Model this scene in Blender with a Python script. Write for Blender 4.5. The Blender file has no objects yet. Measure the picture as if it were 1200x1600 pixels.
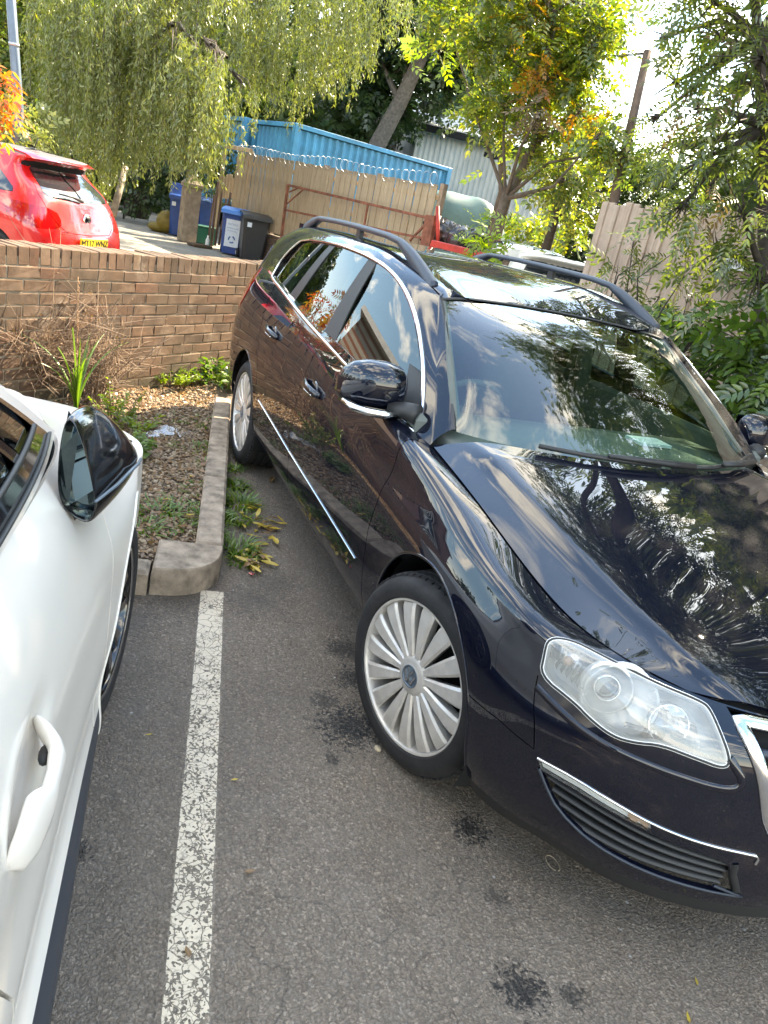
import bpy, bmesh, math, random
import numpy as np
from mathutils import Vector, Matrix
from mathutils.geometry import delaunay_2d_cdt
random.seed(7); rng = np.random.default_rng(11)
SC = bpy.context.scene
COL = SC.collection
rad = math.radians

# ------------------------------------------------------------------ camera, sky, sun, exposure
CAM = np.array([1.73335, -1.89431, 1.56557]); YAW, PIT, ROL, FPX = rad(154.7986), rad(20.6636), rad(12.5148), 1188.53
_f = np.array([math.cos(PIT)*math.cos(YAW), math.cos(PIT)*math.sin(YAW), -math.sin(PIT)])
_r = np.array([math.sin(YAW), -math.cos(YAW), 0.]); _u = np.cross(_r, _f)
_c, _s = math.cos(ROL), math.sin(ROL)
RT, UP, FW = _c*_r+_s*_u, -_s*_r+_c*_u, _f
cam = bpy.data.cameras.new('camera'); camo = bpy.data.objects.new('camera', cam); COL.objects.link(camo)
cam.sensor_fit = 'VERTICAL'; cam.sensor_height = 32.; cam.lens = 32.*FPX/1600.; cam.clip_start = .02; cam.clip_end = 800
camo.matrix_world = Matrix(((RT[0], UP[0], -FW[0], CAM[0]), (RT[1], UP[1], -FW[1], CAM[1]), (RT[2], UP[2], -FW[2], CAM[2]), (0, 0, 0, 1)))
SC.camera = camo
SUN_AZ, SUN_EL = rad(117), rad(41)
SDIR = Vector((math.cos(SUN_AZ)*math.cos(SUN_EL), math.sin(SUN_AZ)*math.cos(SUN_EL), math.sin(SUN_EL)))
sun = bpy.data.lights.new('sun', 'SUN'); sun.energy = 5.0; sun.angle = rad(.53); sun.color = (1, .97, .91)
suno = bpy.data.objects.new('sun', sun); COL.objects.link(suno); suno.rotation_euler = SDIR.to_track_quat('Z', 'Y').to_euler()
SC.view_settings.view_transform = 'Standard'; SC.view_settings.look = 'None'; SC.view_settings.exposure = 2.2; SC.view_settings.gamma = 1
SC.view_settings.use_curve_mapping = False
SC.view_settings.use_white_balance = True; SC.view_settings.white_balance_temperature = 8900   # the phone balanced for the shade
SC.cycles.max_bounces = 10; SC.cycles.transparent_max_bounces = 24; SC.cycles.caustics_reflective = False; SC.cycles.caustics_refractive = False
SC.cycles.sample_clamp_indirect = 6; SC.cycles.use_denoising = True

class NT:
    """tiny node-tree helper"""
    def __init__(s, nt): s.nt = nt
    def n(s, t, **k):
        nd = s.nt.nodes.new(t)
        for a, b in k.items():
            if a.startswith('_'): setattr(nd, a[1:], b)
            else:
                key = int(a[1:]) if a[0] == 'i' and a[1:].isdigit() else a.replace('__', ' ')
                if isinstance(b, bpy.types.NodeSocket): s.nt.links.new(b, nd.inputs[key])
                else: nd.inputs[key].default_value = b
        return nd
    def ln(s, a, b): s.nt.links.new(a, b)
    def math(s, op, a, b=0., c=0., clamp=False):
        nd = s.nt.nodes.new('ShaderNodeMath'); nd.operation = op; nd.use_clamp = clamp
        for i, x in enumerate((a, b, c)):
            if isinstance(x, bpy.types.NodeSocket): s.nt.links.new(x, nd.inputs[i])
            else: nd.inputs[i].default_value = x
        return nd.outputs[0]
    def mix(s, f, a, b, mode='MIX'):
        nd = s.nt.nodes.new('ShaderNodeMix'); nd.data_type = 'RGBA'; nd.blend_type = mode
        for i, x in ((0, f), (6, a), (7, b)):
            if isinstance(x, bpy.types.NodeSocket): s.nt.links.new(x, nd.inputs[i])
            elif i == 0: nd.inputs[0].default_value = x
            else: nd.inputs[i].default_value = (*x[:3], 1)
        return nd.outputs[2]
    def ramp(s, f, stops, interp='LINEAR'):
        nd = s.nt.nodes.new('ShaderNodeValToRGB'); nd.color_ramp.interpolation = interp; s.ln(f, nd.inputs[0])
        el = nd.color_ramp.elements
        while len(el) < len(stops): el.new(.5)
        for e, (p, cc) in zip(el, stops): e.position = p; e.color = (*cc, 1) if len(cc) == 3 else cc
        return nd.outputs[0]
    def rng(s, v, a, b, c=0., d=1.):
        nd = s.nt.nodes.new('ShaderNodeMapRange'); s.ln(v, nd.inputs[0])
        for i, x in enumerate((a, b, c, d)): nd.inputs[i+1].default_value = x
        return nd.outputs[0]

world = bpy.data.worlds.new('World'); SC.world = world; world.use_nodes = True
wn = NT(world.node_tree); world.node_tree.nodes.clear()
sky = wn.n('ShaderNodeTexSky'); sky.sky_type = 'NISHITA'; sky.sun_disc = False; sky.sun_elevation = SUN_EL; sky.sun_rotation = rad(90)-SUN_AZ
sky.air_density = 1.2; sky.dust_density = .7; sky.ozone_density = 3.5
tc = wn.n('ShaderNodeTexCoord')
sp = wn.n('ShaderNodeSeparateXYZ', Vector=tc.outputs['Generated'])
CLZ = 1.3
zz = wn.math('ADD', wn.math('MAXIMUM', sp.outputs[2], 0.), .16)
cx_ = wn.n('ShaderNodeCombineXYZ', X=wn.math('DIVIDE', sp.outputs[0], zz), Y=wn.math('DIVIDE', sp.outputs[1], zz), Z=CLZ)
no = wn.n('ShaderNodeTexNoise', Vector=cx_.outputs[0], Scale=2.7, Detail=10., Roughness=.6, Distortion=.5)
cl = wn.rng(no.outputs[0], .52, .625)
cl = wn.math('MAXIMUM', cl, wn.rng(sp.outputs[2], .0, .22, .95, 0.))
wcol = wn.mix(cl, wn.mix(1., sky.outputs[0], (1.2, 1.45, 1.62), 'MULTIPLY'), (11.4, 12.2, 13.0))
bg = wn.n('ShaderNodeBackground', Color=wcol, Strength=.13)
wo = wn.n('ShaderNodeOutputWorld', Surface=bg.outputs[0])

# ------------------------------------------------------------------ pixel rays of the solved camera (1200x1600)
def ray(px, py):
    return FW + RT*(px-600)/FPX - UP*(py-800)/FPX
def onz(px, py, z=0.):
    d = ray(px, py); return CAM + d*(z-CAM[2])/d[2]
def at(px, py, dist):
    d = ray(px, py); return CAM + d/math.hypot(d[0], d[1])*dist

# ------------------------------------------------------------------ materials
MATS = {}
def mat(name):
    m = bpy.data.materials.new(name); m.use_nodes = True; m.node_tree.nodes.clear(); t = NT(m.node_tree)
    out = t.n('ShaderNodeOutputMaterial'); MATS[name] = m
    return m, t, out
def simple(name, col, rough=.5, metal=0., spec=.5, coat=0., bump=0., bscale=200., var=0., vscale=6., coatr=.03, subs=None):
    m, t, out = mat(name)
    p = t.n('ShaderNodeBsdfPrincipled', Roughness=rough, Metallic=metal)
    p.inputs['Specular IOR Level'].default_value = spec
    p.inputs['Base Color'].default_value = (*col, 1)
    if coat: p.inputs['Coat Weight'].default_value = coat; p.inputs['Coat Roughness'].default_value = coatr
    tcn = t.n('ShaderNodeTexCoord')
    if var:
        nz = t.n('ShaderNodeTexNoise', Vector=tcn.outputs['Object'], Scale=vscale, Detail=6., Roughness=.6)
        dk = tuple(x*(1-var) for x in col); lt = tuple(min(1, x*(1+var)) for x in col)
        t.ln(t.mix(t.rng(nz.outputs[0], .3, .7), dk, lt), p.inputs['Base Color'])
        t.ln(t.rng(nz.outputs[0], .3, .7, min(1, rough*1.15), rough*.85), p.inputs['Roughness'])
    if bump:
        nz2 = t.n('ShaderNodeTexNoise', Vector=tcn.outputs['Object'], Scale=bscale, Detail=4.)
        b = t.n('ShaderNodeBump', Strength=bump, Distance=.003, Height=nz2.outputs[0]); t.ln(b.outputs[0], p.inputs['Normal'])
    t.ln(p.outputs[0], out.inputs[0])
    return m
def rand_per(t):
    oi = t.n('ShaderNodeObjectInfo'); g = t.n('ShaderNodeNewGeometry')
    return oi.outputs['Random'], g.outputs['Random Per Island']

def m_paint():
    m, t, out = mat('navy_black_paint')
    tcn = t.n('ShaderNodeTexCoord')
    p = t.n('ShaderNodeBsdfPrincipled', Roughness=.5, Metallic=0.)
    p.inputs['Specular IOR Level'].default_value = .03
    p.inputs['Base Color'].default_value = (.0014, .0028, .0095, 1)
    p.inputs['Coat Weight'].default_value = 1; p.inputs['Coat IOR'].default_value = 1.62
    nz = t.n('ShaderNodeTexNoise', Vector=tcn.outputs['Object'], Scale=7., Detail=8., Roughness=.7)
    t.ln(t.rng(nz.outputs[0], .45, .8, .006, .03), p.inputs['Coat Roughness'])
    nb = t.n('ShaderNodeTexNoise', Vector=tcn.outputs['Object'], Scale=3.2, Detail=1.)
    b = t.n('ShaderNodeBump', Strength=.06, Distance=.004, Height=nb.outputs[0]); t.ln(b.outputs[0], p.inputs['Coat Normal'])
    du = t.n('ShaderNodeTexVoronoi', Vector=tcn.outputs['Object'], Scale=75.); ds = t.n('ShaderNodeSeparateColor', Color=du.outputs['Color'])
    dm = t.math('MULTIPLY', t.rng(du.outputs['Distance'], .08, .22, 1, 0), t.rng(ds.outputs[0], .62, .9)); dm = t.math('ADD', t.math('MULTIPLY', dm, .10), t.math('MULTIPLY', t.rng(nz.outputs[0], .4, .75), .022))
    t.ln(t.mix(dm, (.0014, .0028, .0095), (.20, .18, .15)), p.inputs['Base Color'])
    t.ln(p.outputs[0], out.inputs[0]); return m
M_PAINT = m_paint()
M_RED = simple('red_paint', (.62, .006, .008), .3, 0, .5, 1., var=.04)
M_WHITE = simple('white_paint', (.84, .79, .725), .35, 0, .5, .5, var=.02, vscale=3, coatr=.10)
M_BLACKGLOSS = simple('gloss_black_plastic', (.008, .008, .009), .10, 0, .5, .6)
M_BLACK = simple('black_plastic', (.018, .019, .02), .5, bump=.15, bscale=500)
M_DARK = simple('dark_void', (.004, .004, .004), .9)
M_RAIL = simple('rail_grey', (.035, .045, .062), .42, .2, bump=.1, bscale=600)
M_CHROME = simple('chrome', (.75, .77, .8), .09, 1., var=.08, vscale=30)
M_SILVER = simple('alloy_silver', (.66, .62, .57), .34, .35, .5, .5, var=.12, vscale=25)
M_RUBBER = simple('rubber', (.018, .018, .019), .75, bump=.3, bscale=120, var=.25, vscale=14)
M_TRIMGREY = simple('cabin_trim', (.10, .115, .105), .7, bump=.1, bscale=300, var=.08)
M_SEAT = simple('seat_fabric', (.07, .075, .075), .9, bump=.3, bscale=300, var=.2)
M_REDLENS = simple('red_lens', (.4, .004, .006), .08, 0, .6, 1.)
M_WHITEPLASTIC = simple('lamp_white_plastic', (.78, .79, .77), .3, .0, .5, .3)
M_REFLECT = simple('lamp_reflector', (.8, .81, .8), .16, .9)
M_AMBER = simple('amber_plastic', (.50, .34, .24), .25)
def m_glass(name, tint, ior=1.52, rough=0., extra=0.):
    m, t, out = mat(name)
    gy = t.n('ShaderNodeNewGeometry'); ii = t.math('SUBTRACT', ior, t.math('MULTIPLY', gy.outputs['Backfacing'], ior-1/ior)); fr = t.n('ShaderNodeFresnel', IOR=ii)
    gl = t.n('ShaderNodeBsdfGlossy', Roughness=rough); gl.inputs['Color'].default_value = (1, 1, 1, 1)
    tr = t.n('ShaderNodeBsdfTransparent'); tr.inputs['Color'].default_value = (*tint, 1)
    f = t.math('ADD', fr.outputs[0], extra, clamp=True)
    mx = t.n('ShaderNodeMixShader', i0=f, i1=tr.outputs[0], i2=gl.outputs[0])
    t.ln(mx.outputs[0], out.inputs[0]); return m
M_GLASS = m_glass('side_window_glass', (.30, .38, .34), 1.6, extra=.02)
M_SCREEN = m_glass('windscreen_glass', (.58, .74, .66), 1.72, extra=.03)
M_DARKGLASS = m_glass('dark_window_glass', (.06, .09, .1), 1.6, extra=.02)
M_LENS = m_glass('lamp_lens', (.93, .94, .93), 1.5, rough=.05, extra=.04)
def m_lens2():
    m, t, out = mat('hazy_lamp_lens'); fr = t.n('ShaderNodeFresnel', IOR=1.5); gl = t.n('ShaderNodeBsdfGlossy', Roughness=.05); tr = t.n('ShaderNodeBsdfTransparent'); df = t.n('ShaderNodeBsdfDiffuse'); df.inputs[0].default_value = (.75, .76, .72, 1); nz = t.n('ShaderNodeTexNoise', Vector=t.n('ShaderNodeTexCoord').outputs['Object'], Scale=9., Detail=4.)
    a = t.n('ShaderNodeMixShader', i0=t.rng(nz.outputs[0], .35, .7, .16, .36), i1=tr.outputs[0], i2=df.outputs[0]); b = t.n('ShaderNodeMixShader', i0=t.math('ADD', fr.outputs[0], .03, clamp=True), i1=a.outputs[0], i2=gl.outputs[0]); t.ln(b.outputs[0], out.inputs[0]); return m
M_HAZYLENS = m_lens2()
M_MIRROR = simple('mirror_glass', (.14, .2, .22), .03, 1.)

def m_asphalt():
    m, t, out = mat('asphalt')
    tcn = t.n('ShaderNodeTexCoord'); V = tcn.outputs['Object']
    big = t.n('ShaderNodeTexNoise', Vector=V, Scale=.9, Detail=6., Roughness=.6)
    mid = t.n('ShaderNodeTexNoise', Vector=V, Scale=9., Detail=6., Roughness=.65)
    V2 = t.n('ShaderNodeVectorMath', _operation='MULTIPLY_ADD', i0=t.n('ShaderNodeTexNoise', Vector=V, Scale=75., Detail=4.).outputs['Color'], i1=(.022, .022, .022), i2=V).outputs[0]
    vo = t.n('ShaderNodeTexVoronoi', Vector=V2, Scale=130.); vo2 = t.n('ShaderNodeTexVoronoi', Vector=V, Scale=210.)
    hs = t.n('ShaderNodeSeparateColor', Color=vo.outputs['Color'])
    stone = t.ramp(hs.outputs[0], [(0, (.155, .118, .088)), (.45, (.215, .165, .124)), (.8, (.28, .218, .165)), (1, (.42, .34, .265))])
    grout = t.rng(vo.outputs['Distance'], .35, .75)
    c = t.mix(grout, stone, (.11, .086, .066))
    hs2 = t.n('ShaderNodeSeparateColor', Color=vo2.outputs['Color'])
    c = t.mix(t.rng(hs2.outputs[1], .82, .95, 0, .45), c, (.30, .27, .24))
    pt = t.n('ShaderNodeTexNoise', Vector=V, Scale=62., Detail=5., Roughness=.75)
    c = t.mix(t.rng(pt.outputs[0], .34, .44, .6, 0), c, (.055, .045, .037))
    c = t.mix(t.rng(pt.outputs[0], .62, .74, 0, .5), c, (.33, .30, .26))
    c = t.mix(t.rng(mid.outputs[0], .35, .7, .0, .32), c, (.25, .22, .19))
    c = t.mix(t.rng(big.outputs[0], .38, .62, .35, 0), c, (.10, .088, .076))
    # oil spots and fainter dark patches by the kerb, each with a ragged outline
    rag = t.n('ShaderNodeTexNoise', Vector=V, Scale=38., Detail=5., Roughness=.7)
    rag2 = t.n('ShaderNodeTexNoise', Vector=V, Scale=95., Detail=2.)
    mask = None
    for (x, y, rx, k) in STAINS:
        d = t.n('ShaderNodeVectorMath', _operation='DISTANCE', i0=V, i1=(x, y, 0.)).outputs['Value']
        q = t.math('ADD', t.math('DIVIDE', d, rx), t.math('MULTIPLY', t.math('SUBTRACT', rag.outputs[0], .5), 2.6))
        q = t.math('ADD', q, t.math('MULTIPLY', t.math('SUBTRACT', hs.outputs[2], .5), 1.1))
        q = t.math('MULTIPLY', t.rng(q, .72, 1.02, 1., 0.), k)
        mask = q if mask is None else t.math('MAXIMUM', mask, q)
    mask = t.math('MULTIPLY', mask, t.rng(rag2.outputs[0], .33, .5, .45, 1.))
    c = t.mix(mask, c, (.010, .010, .010))
    # pale paint flecks
    fl = t.n('ShaderNodeTexVoronoi', Vector=V, Scale=14.); fs = t.n('ShaderNodeSeparateColor', Color=fl.outputs['Color'])
    fm = t.math('MULTIPLY', t.rng(fl.outputs['Distance'], .05, .09, 1, 0), t.rng(fs.outputs[0], .9, .92))
    c = t.mix(t.math('MULTIPLY', fm, .75), c, (.5, .5, .48))
    # a thin crack net
    crn = t.n('ShaderNodeTexNoise', Vector=V, Scale=4., Detail=4.)
    cv = t.n('ShaderNodeVectorMath', _operation='MULTIPLY_ADD', i0=crn.outputs['Color'], i1=(.5, .5, .5), i2=V)
    cr = t.n('ShaderNodeTexVoronoi', Vector=cv.outputs[0], Scale=1.1); cr.feature = 'DISTANCE_TO_EDGE'
    c = t.mix(t.math('MULTIPLY', t.rng(cr.outputs['Distance'], .0, .006, .4, 0.), t.rng(big.outputs[0], .42, .5)), c, (.012, .012, .012))
    p = t.n('ShaderNodeBsdfPrincipled'); t.ln(c, p.inputs['Base Color'])
    t.ln(t.math('SUBTRACT', .82, t.math('MULTIPLY', mask, .35)), p.inputs['Roughness'])
    h = t.math('SUBTRACT', t.math('ADD', t.math('MULTIPLY', hs.outputs[1], .6), t.math('MULTIPLY', mid.outputs[0], .5)), t.math('MULTIPLY', vo.outputs['Distance'], 1.2))
    b = t.n('ShaderNodeBump', Strength=.9, Distance=.0045, Height=h); t.ln(b.outputs[0], p.inputs['Normal'])
    t.ln(p.outputs[0], out.inputs[0]); return m
STAINS = [(-.159, -.955, .10, 1), (-.42, -.85, .07, .9), (-.62, -.83, .07, .8), (.33, -.738, .052, 1), (.80, -.846, .055, .95), (.84, -.73, .03, .8), (.237, -1.80, .035, .8), (-.01, -1.06, .025, .8), (-.3, -1.0, .05, .7), (.56, -.78, .03, .6), (-1.02, -1.42, .16, .45), (-1.0, -1.1, .13, .4), (-1.15, -1.0, .12, .4), (-.86, -1.6, .1, .4)]  # the last four are broad, fainter dark patches beside the kerb
M_ASPHALT = m_asphalt()
def m_line():
    m, t, out = mat('worn_white_line_paint')
    V = t.n('ShaderNodeTexCoord').outputs['Object']
    nz = t.n('ShaderNodeTexNoise', Vector=V, Scale=7., Detail=8., Roughness=.7)
    wob = t.n('ShaderNodeVectorMath', _operation='MULTIPLY_ADD', i0=t.n('ShaderNodeTexNoise', Vector=V, Scale=20., Detail=3.).outputs['Color'], i1=(.03, .03, .03), i2=V)
    cr = t.n('ShaderNodeTexVoronoi', Vector=wob.outputs[0], Scale=21.); cr.feature = 'DISTANCE_TO_EDGE'
    cr2 = t.n('ShaderNodeTexVoronoi', Vector=wob.outputs[0], Scale=46.); cr2.feature = 'DISTANCE_TO_EDGE'
    pit = t.n('ShaderNodeTexVoronoi', Vector=V, Scale=150.)
    ps = t.n('ShaderNodeSeparateColor', Color=pit.outputs['Color'])
    w1 = t.rng(nz.outputs[0], .36, .66)
    gap = t.math('MAXIMUM', t.rng(cr.outputs['Distance'], .008, .03, 1, 0), t.math('MULTIPLY', t.rng(cr2.outputs['Distance'], .02, .07, 1, 0), t.rng(w1, .2, .75)))
    sx = t.n('ShaderNodeSeparateXYZ', Vector=V)
    wear = t.rng(sx.outputs[0], -.9, .75, .0, .19)
    chip = t.math('GREATER_THAN', t.math('ADD', t.math('ADD', t.math('MULTIPLY', ps.outputs[0], .55), t.math('MULTIPLY', nz.outputs[0], .55)), wear), .82)
    rel = t.n('ShaderNodeVectorMath', _operation='SUBTRACT', i0=V, i1=(-1.06, -1.2715, 0.)); dp = t.n('ShaderNodeVectorMath', _operation='DOT_PRODUCT', i0=rel.outputs[0], i1=(.1823, .9833, 0.))
    eg = t.math('GREATER_THAN', t.math('ADD', t.math('ABSOLUTE', dp.outputs['Value']), t.math('MULTIPLY', nz.outputs[0], .012)), .0525)
    hole = t.math('MAXIMUM', t.math('MAXIMUM', gap, eg), chip, clamp=True)
    p = t.n('ShaderNodeBsdfPrincipled', Roughness=.75); t.ln(t.mix(t.rng(nz.outputs[0], .3, .7), (.70, .60, .47), (.54, .465, .365)), p.inputs['Base Color'])
    b = t.n('ShaderNodeBump', Strength=.6, Distance=.003, Height=pit.outputs['Distance']); t.ln(b.outputs[0], p.inputs['Normal'])
    tr = t.n('ShaderNodeBsdfTransparent')
    mx = t.n('ShaderNodeMixShader', i0=t.math('MULTIPLY', hole, .85), i1=p.outputs[0], i2=tr.outputs[0]); t.ln(mx.outputs[0], out.inputs[0]); return m
M_LINE = m_line()
def m_brick():
    m, t, out = mat('brown_brick')
    V = t.n('ShaderNodeTexCoord').outputs['Object']; r, _ = rand_per(t)
    base = t.ramp(r, [(0, (.085, .048, .028)), (.25, (.125, .070, .038)), (.5, (.165, .093, .050)), (.72, (.145, .074, .039)), (.88, (.185, .078, .040)), (1, (.20, .125, .072))])
    off = t.n('ShaderNodeVectorMath', _operation='ADD', i0=V, i1=t.n('ShaderNodeCombineXYZ', X=t.math('MULTIPLY', r, 40.)).outputs[0])
    nz = t.n('ShaderNodeTexNoise', Vector=off.outputs[0], Scale=22., Detail=8., Roughness=.7)
    nz2 = t.n('ShaderNodeTexNoise', Vector=off.outputs[0], Scale=6., Detail=3.)
    c = t.mix(t.rng(nz.outputs[0], .35, .7, .55, 0.), base, (.085, .055, .042)); c = t.mix(t.rng(nz2.outputs[0], .5, .75, 0., .4), c, (.34, .24, .17))
    gr = t.n('ShaderNodeTexNoise', Vector=off.outputs[0], Scale=160., Detail=3.)
    c = t.mix(t.rng(gr.outputs[0], .55, .75, 0, .5), c, (.07, .045, .035))
    gp_ = t.n('ShaderNodeNewGeometry').outputs['Position']; st_ = t.n('ShaderNodeTexNoise', Vector=gp_, Scale=2.6, Detail=6., Roughness=.65); zz_ = t.n('ShaderNodeSeparateXYZ', Vector=gp_).outputs[2]
    c = t.mix(t.math('MULTIPLY', t.rng(st_.outputs[0], .56, .72, 0, .55), t.rng(nz.outputs[0], .4, .6)), c, (.42, .36, .29))
    c = t.mix(t.math('MULTIPLY', t.rng(st_.outputs[0], .52, .36, 0, .8), t.rng(gr.outputs[0], .35, .6, 1, .5)), c, (.055, .045, .028))
    c = t.mix(t.math('MULTIPLY', t.rng(zz_, .05, .28, .75, 0), t.rng(nz2.outputs[0], .4, .6)), c, (.045, .05, .025))
    p = t.n('ShaderNodeBsdfPrincipled', Roughness=.9); t.ln(c, p.inputs['Base Color'])
    h = t.math('ADD', nz.outputs[0], t.math('MULTIPLY', gr.outputs[0], .6))
    b = t.n('ShaderNodeBump', Strength=.9, Distance=.004, Height=h); t.ln(b.outputs[0], p.inputs['Normal'])
    t.ln(p.outputs[0], out.inputs[0]); return m
M_BRICK = m_brick()
M_MORTAR = simple('mortar', (.42, .34, .24), .95, bump=.9, bscale=180, var=.3, vscale=9)
M_KERB = simple('kerb_concrete', (.31, .245, .185), .92, bump=1., bscale=260, var=.5, vscale=14)
M_CONC = simple('post_concrete', (.27, .21, .155), .95, bump=.8, bscale=90, var=.35, vscale=5)
M_DRIVE = simple('pale_drive_surface', (.26, .235, .20), .95, bump=.5, bscale=60, var=.3, vscale=1.2)
M_SOIL = simple('soil', (.10, .072, .048), .98, bump=.9, bscale=40, var=.5, vscale=7)
M_EARTH = simple('far_earth', (.055, .045, .03), .98, bump=.6, bscale=10, var=.5, vscale=1.5)
M_BARK = simple('bark', (.10, .075, .055), .95, bump=1., bscale=30, var=.4, vscale=12)
M_DARKBARK = simple('dark_bark', (.045, .035, .028), .95, bump=1., bscale=30, var=.4, vscale=12)
M_RUST = simple('rusty_red_steel', (.20, .07, .04), .75, .1, bump=.5, bscale=70, var=.55, vscale=7)
M_REDSTEEL = simple('red_painted_steel', (.42, .03, .022), .5, var=.3, vscale=6)
M_BLUEBOX = simple('blue_container_paint', (.045, .26, .42), .45, var=.3, vscale=1.6, bump=.1, bscale=20)
M_SHED = simple('shed_grey_sheet', (.42, .42, .39), .55, .1, var=.15, vscale=.8)
M_SHEDROOF = simple('shed_pale_roof', (.5, .5, .5), .7, var=.1)
M_TARP = simple('green_tarpaulin', (.075, .14, .12), .5, var=.25, vscale=2, bump=.6, bscale=5)
M_BINBLUE = simple('blue_bin_plastic', (.010, .055, .22), .4, var=.12)
M_BINBLACK = simple('black_bin_plastic', (.022, .023, .024), .45, var=.15)
M_GREENBOX = simple('green_box_plastic', (.01, .11, .07), .45)
M_YELLOW = simple('yellow_bag', (.20, .14, .02), .5, var=.3, vscale=8)
M_LABEL = simple('label_paper', (.6, .66, .72), .5, var=.08, vscale=20)
M_PRINT = simple('print_blue', (.05, .16, .36), .5)
M_LAMP = simple('blue_grey_steel', (.12, .16, .20), .45, .3, var=.1)
M_BAG = simple('black_bag_film', (.02, .02, .022), .22, bump=.9, bscale=9)
M_PLATEY = simple('yellow_plate', (.75, .50, .03), .4); M_PLATEW = simple('white_plate', (.7, .7, .68), .4)
M_INK = simple('plate_ink', (.01, .01, .01), .5)
M_CLEARBAG = simple('clear_film', (.55, .57, .58), .18, bump=.8, bscale=30)
M_WIRE = simple('galvanised_wire', (.4, .4, .4), .35, .8)
def m_wood(name, a, b, c3):
    m, t, out = mat(name)
    V = t.n('ShaderNodeTexCoord').outputs['Object']; r, isl = rand_per(t)
    off = t.n('ShaderNodeVectorMath', _operation='MULTIPLY_ADD', i0=V, i1=(14., 14., 1.1), i2=t.n('ShaderNodeCombineXYZ', X=t.math('MULTIPLY', t.math('ADD', r, isl), 60.)).outputs[0])
    nz = t.n('ShaderNodeTexNoise', Vector=off.outputs[0], Scale=2.2, Detail=7., Roughness=.65)
    nz3 = t.n('ShaderNodeTexNoise', Vector=V, Scale=2.1, Detail=6.)
    cc = t.mix(t.rng(nz.outputs[0], .3, .7), a, b); cc = t.mix(t.rng(r, 0., 1., 0., .45), cc, c3); cc = t.mix(t.rng(nz3.outputs[0], .48, .72, 0, .7), cc, tuple(x*.45 for x in a))
    p = t.n('ShaderNodeBsdfPrincipled', Roughness=.88); t.ln(cc, p.inputs['Base Color'])
    bb = t.n('ShaderNodeBump', Strength=.5, Distance=.003, Height=nz.outputs[0]); t.ln(bb.outputs[0], p.inputs['Normal'])
    t.ln(p.outputs[0], out.inputs[0]); return m
M_WOOD = m_wood('weathered_board', (.27, .20, .125), (.45, .35, .235), (.36, .28, .18))
M_WOOD2 = m_wood('pinkish_board', (.34, .25, .19), (.52, .40, .31), (.44, .34, .27))
M_BRKWOOD = m_wood('dark_rotten_wood', (.08, .05, .034), (.16, .10, .07), (.12, .08, .055))
def m_leaf(name, cols, trans=.45, rough=.5):
    m, t, out = mat(name); _, isl = rand_per(t)
    c = t.ramp(isl, [(i/(len(cols)-1), cc) for i, cc in enumerate(cols)])
    d = t.n('ShaderNodeBsdfDiffuse', Color=c); tl = t.n('ShaderNodeBsdfTranslucent', Color=t.mix(1., c, (1.5, 1.6, .55), 'MULTIPLY'))
    g = t.n('ShaderNodeBsdfGlossy', Roughness=rough*.75); g.inputs['Color'].default_value = (1, 1, 1, 1)
    mx = t.n('ShaderNodeMixShader', i0=trans, i1=d.outputs[0], i2=tl.outputs[0])
    m2 = t.n('ShaderNodeMixShader', i0=.045, i1=mx.outputs[0], i2=g.outputs[0]); t.ln(m2.outputs[0], out.inputs[0]); return m
L_WILLOW = m_leaf('willow_leaf', [(.10, .125, .035), (.14, .165, .05), (.19, .21, .065), (.24, .245, .085), (.12, .15, .055)], .35)
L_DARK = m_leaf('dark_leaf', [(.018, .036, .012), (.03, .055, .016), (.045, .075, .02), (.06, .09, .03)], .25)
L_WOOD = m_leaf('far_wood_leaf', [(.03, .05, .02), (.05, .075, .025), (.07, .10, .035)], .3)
L_ASH = m_leaf('ash_leaf', [(.055, .085, .03), (.075, .105, .035), (.095, .13, .04), (.13, .16, .045), (.17, .18, .05)], .45, .35)
L_YELLOW = m_leaf('yellow_green_leaf', [(.06, .10, .022), (.085, .13, .027), (.12, .165, .03), (.16, .19, .03), (.27, .24, .03), (.08, .12, .03)], .55)
L_ORANGE = m_leaf('orange_leaf', [(.30, .22, .02), (.38, .20, .02), (.42, .14, .02)], .5)
L_SUMAC = m_leaf('sumac_leaf', [(.42, .03, .015), (.45, .10, .02), (.40, .18, .03), (.16, .17, .03), (.42, .05, .02)], .5)
L_LIME = m_leaf('lime_leaf', [(.12, .20, .018), (.19, .28, .022), (.26, .33, .03), (.10, .17, .018)], .55)
L_IVY = m_leaf('hedge_leaf', [(.025, .055, .013), (.04, .08, .016), (.065, .12, .02), (.10, .17, .03)], .35, .3)
L_GRASS = m_leaf('grass_blade', [(.06, .13, .018), (.09, .17, .022), (.13, .22, .03), (.17, .22, .05)], .4)
L_BROWN = m_leaf('brown_seed', [(.14, .10, .06), (.20, .14, .09), (.10, .065, .04)], .25)
L_FALLEN = m_leaf('fallen_yellow_leaf', [(.58, .42, .06), (.64, .50, .09), (.46, .32, .06), (.55, .45, .14)], .2)
L_FALLEN2 = m_leaf('fallen_brown_leaf', [(.20, .11, .05), (.26, .15, .07), (.14, .08, .045)], .15)
M_TWIG = simple('dry_twig', (.25, .17, .115), .9, var=.3, vscale=20)
M_STALK = simple('dead_stalk', (.30, .17, .09), .9, var=.3, vscale=20)
def m_gravel():
    m, t, out = mat('pea_gravel'); _, isl = rand_per(t)
    c = t.ramp(isl, [(0, (.10, .06, .035)), (.2, (.16, .10, .058)), (.4, (.22, .15, .09)), (.6, (.29, .21, .135)), (.8, (.38, .30, .21)), (1, (.19, .13, .08))])
    p = t.n('ShaderNodeBsdfPrincipled', Roughness=.75); t.ln(c, p.inputs['Base Color']); t.ln(p.outputs[0], out.inputs[0]); return m
M_GRAVEL = m_gravel()

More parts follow.
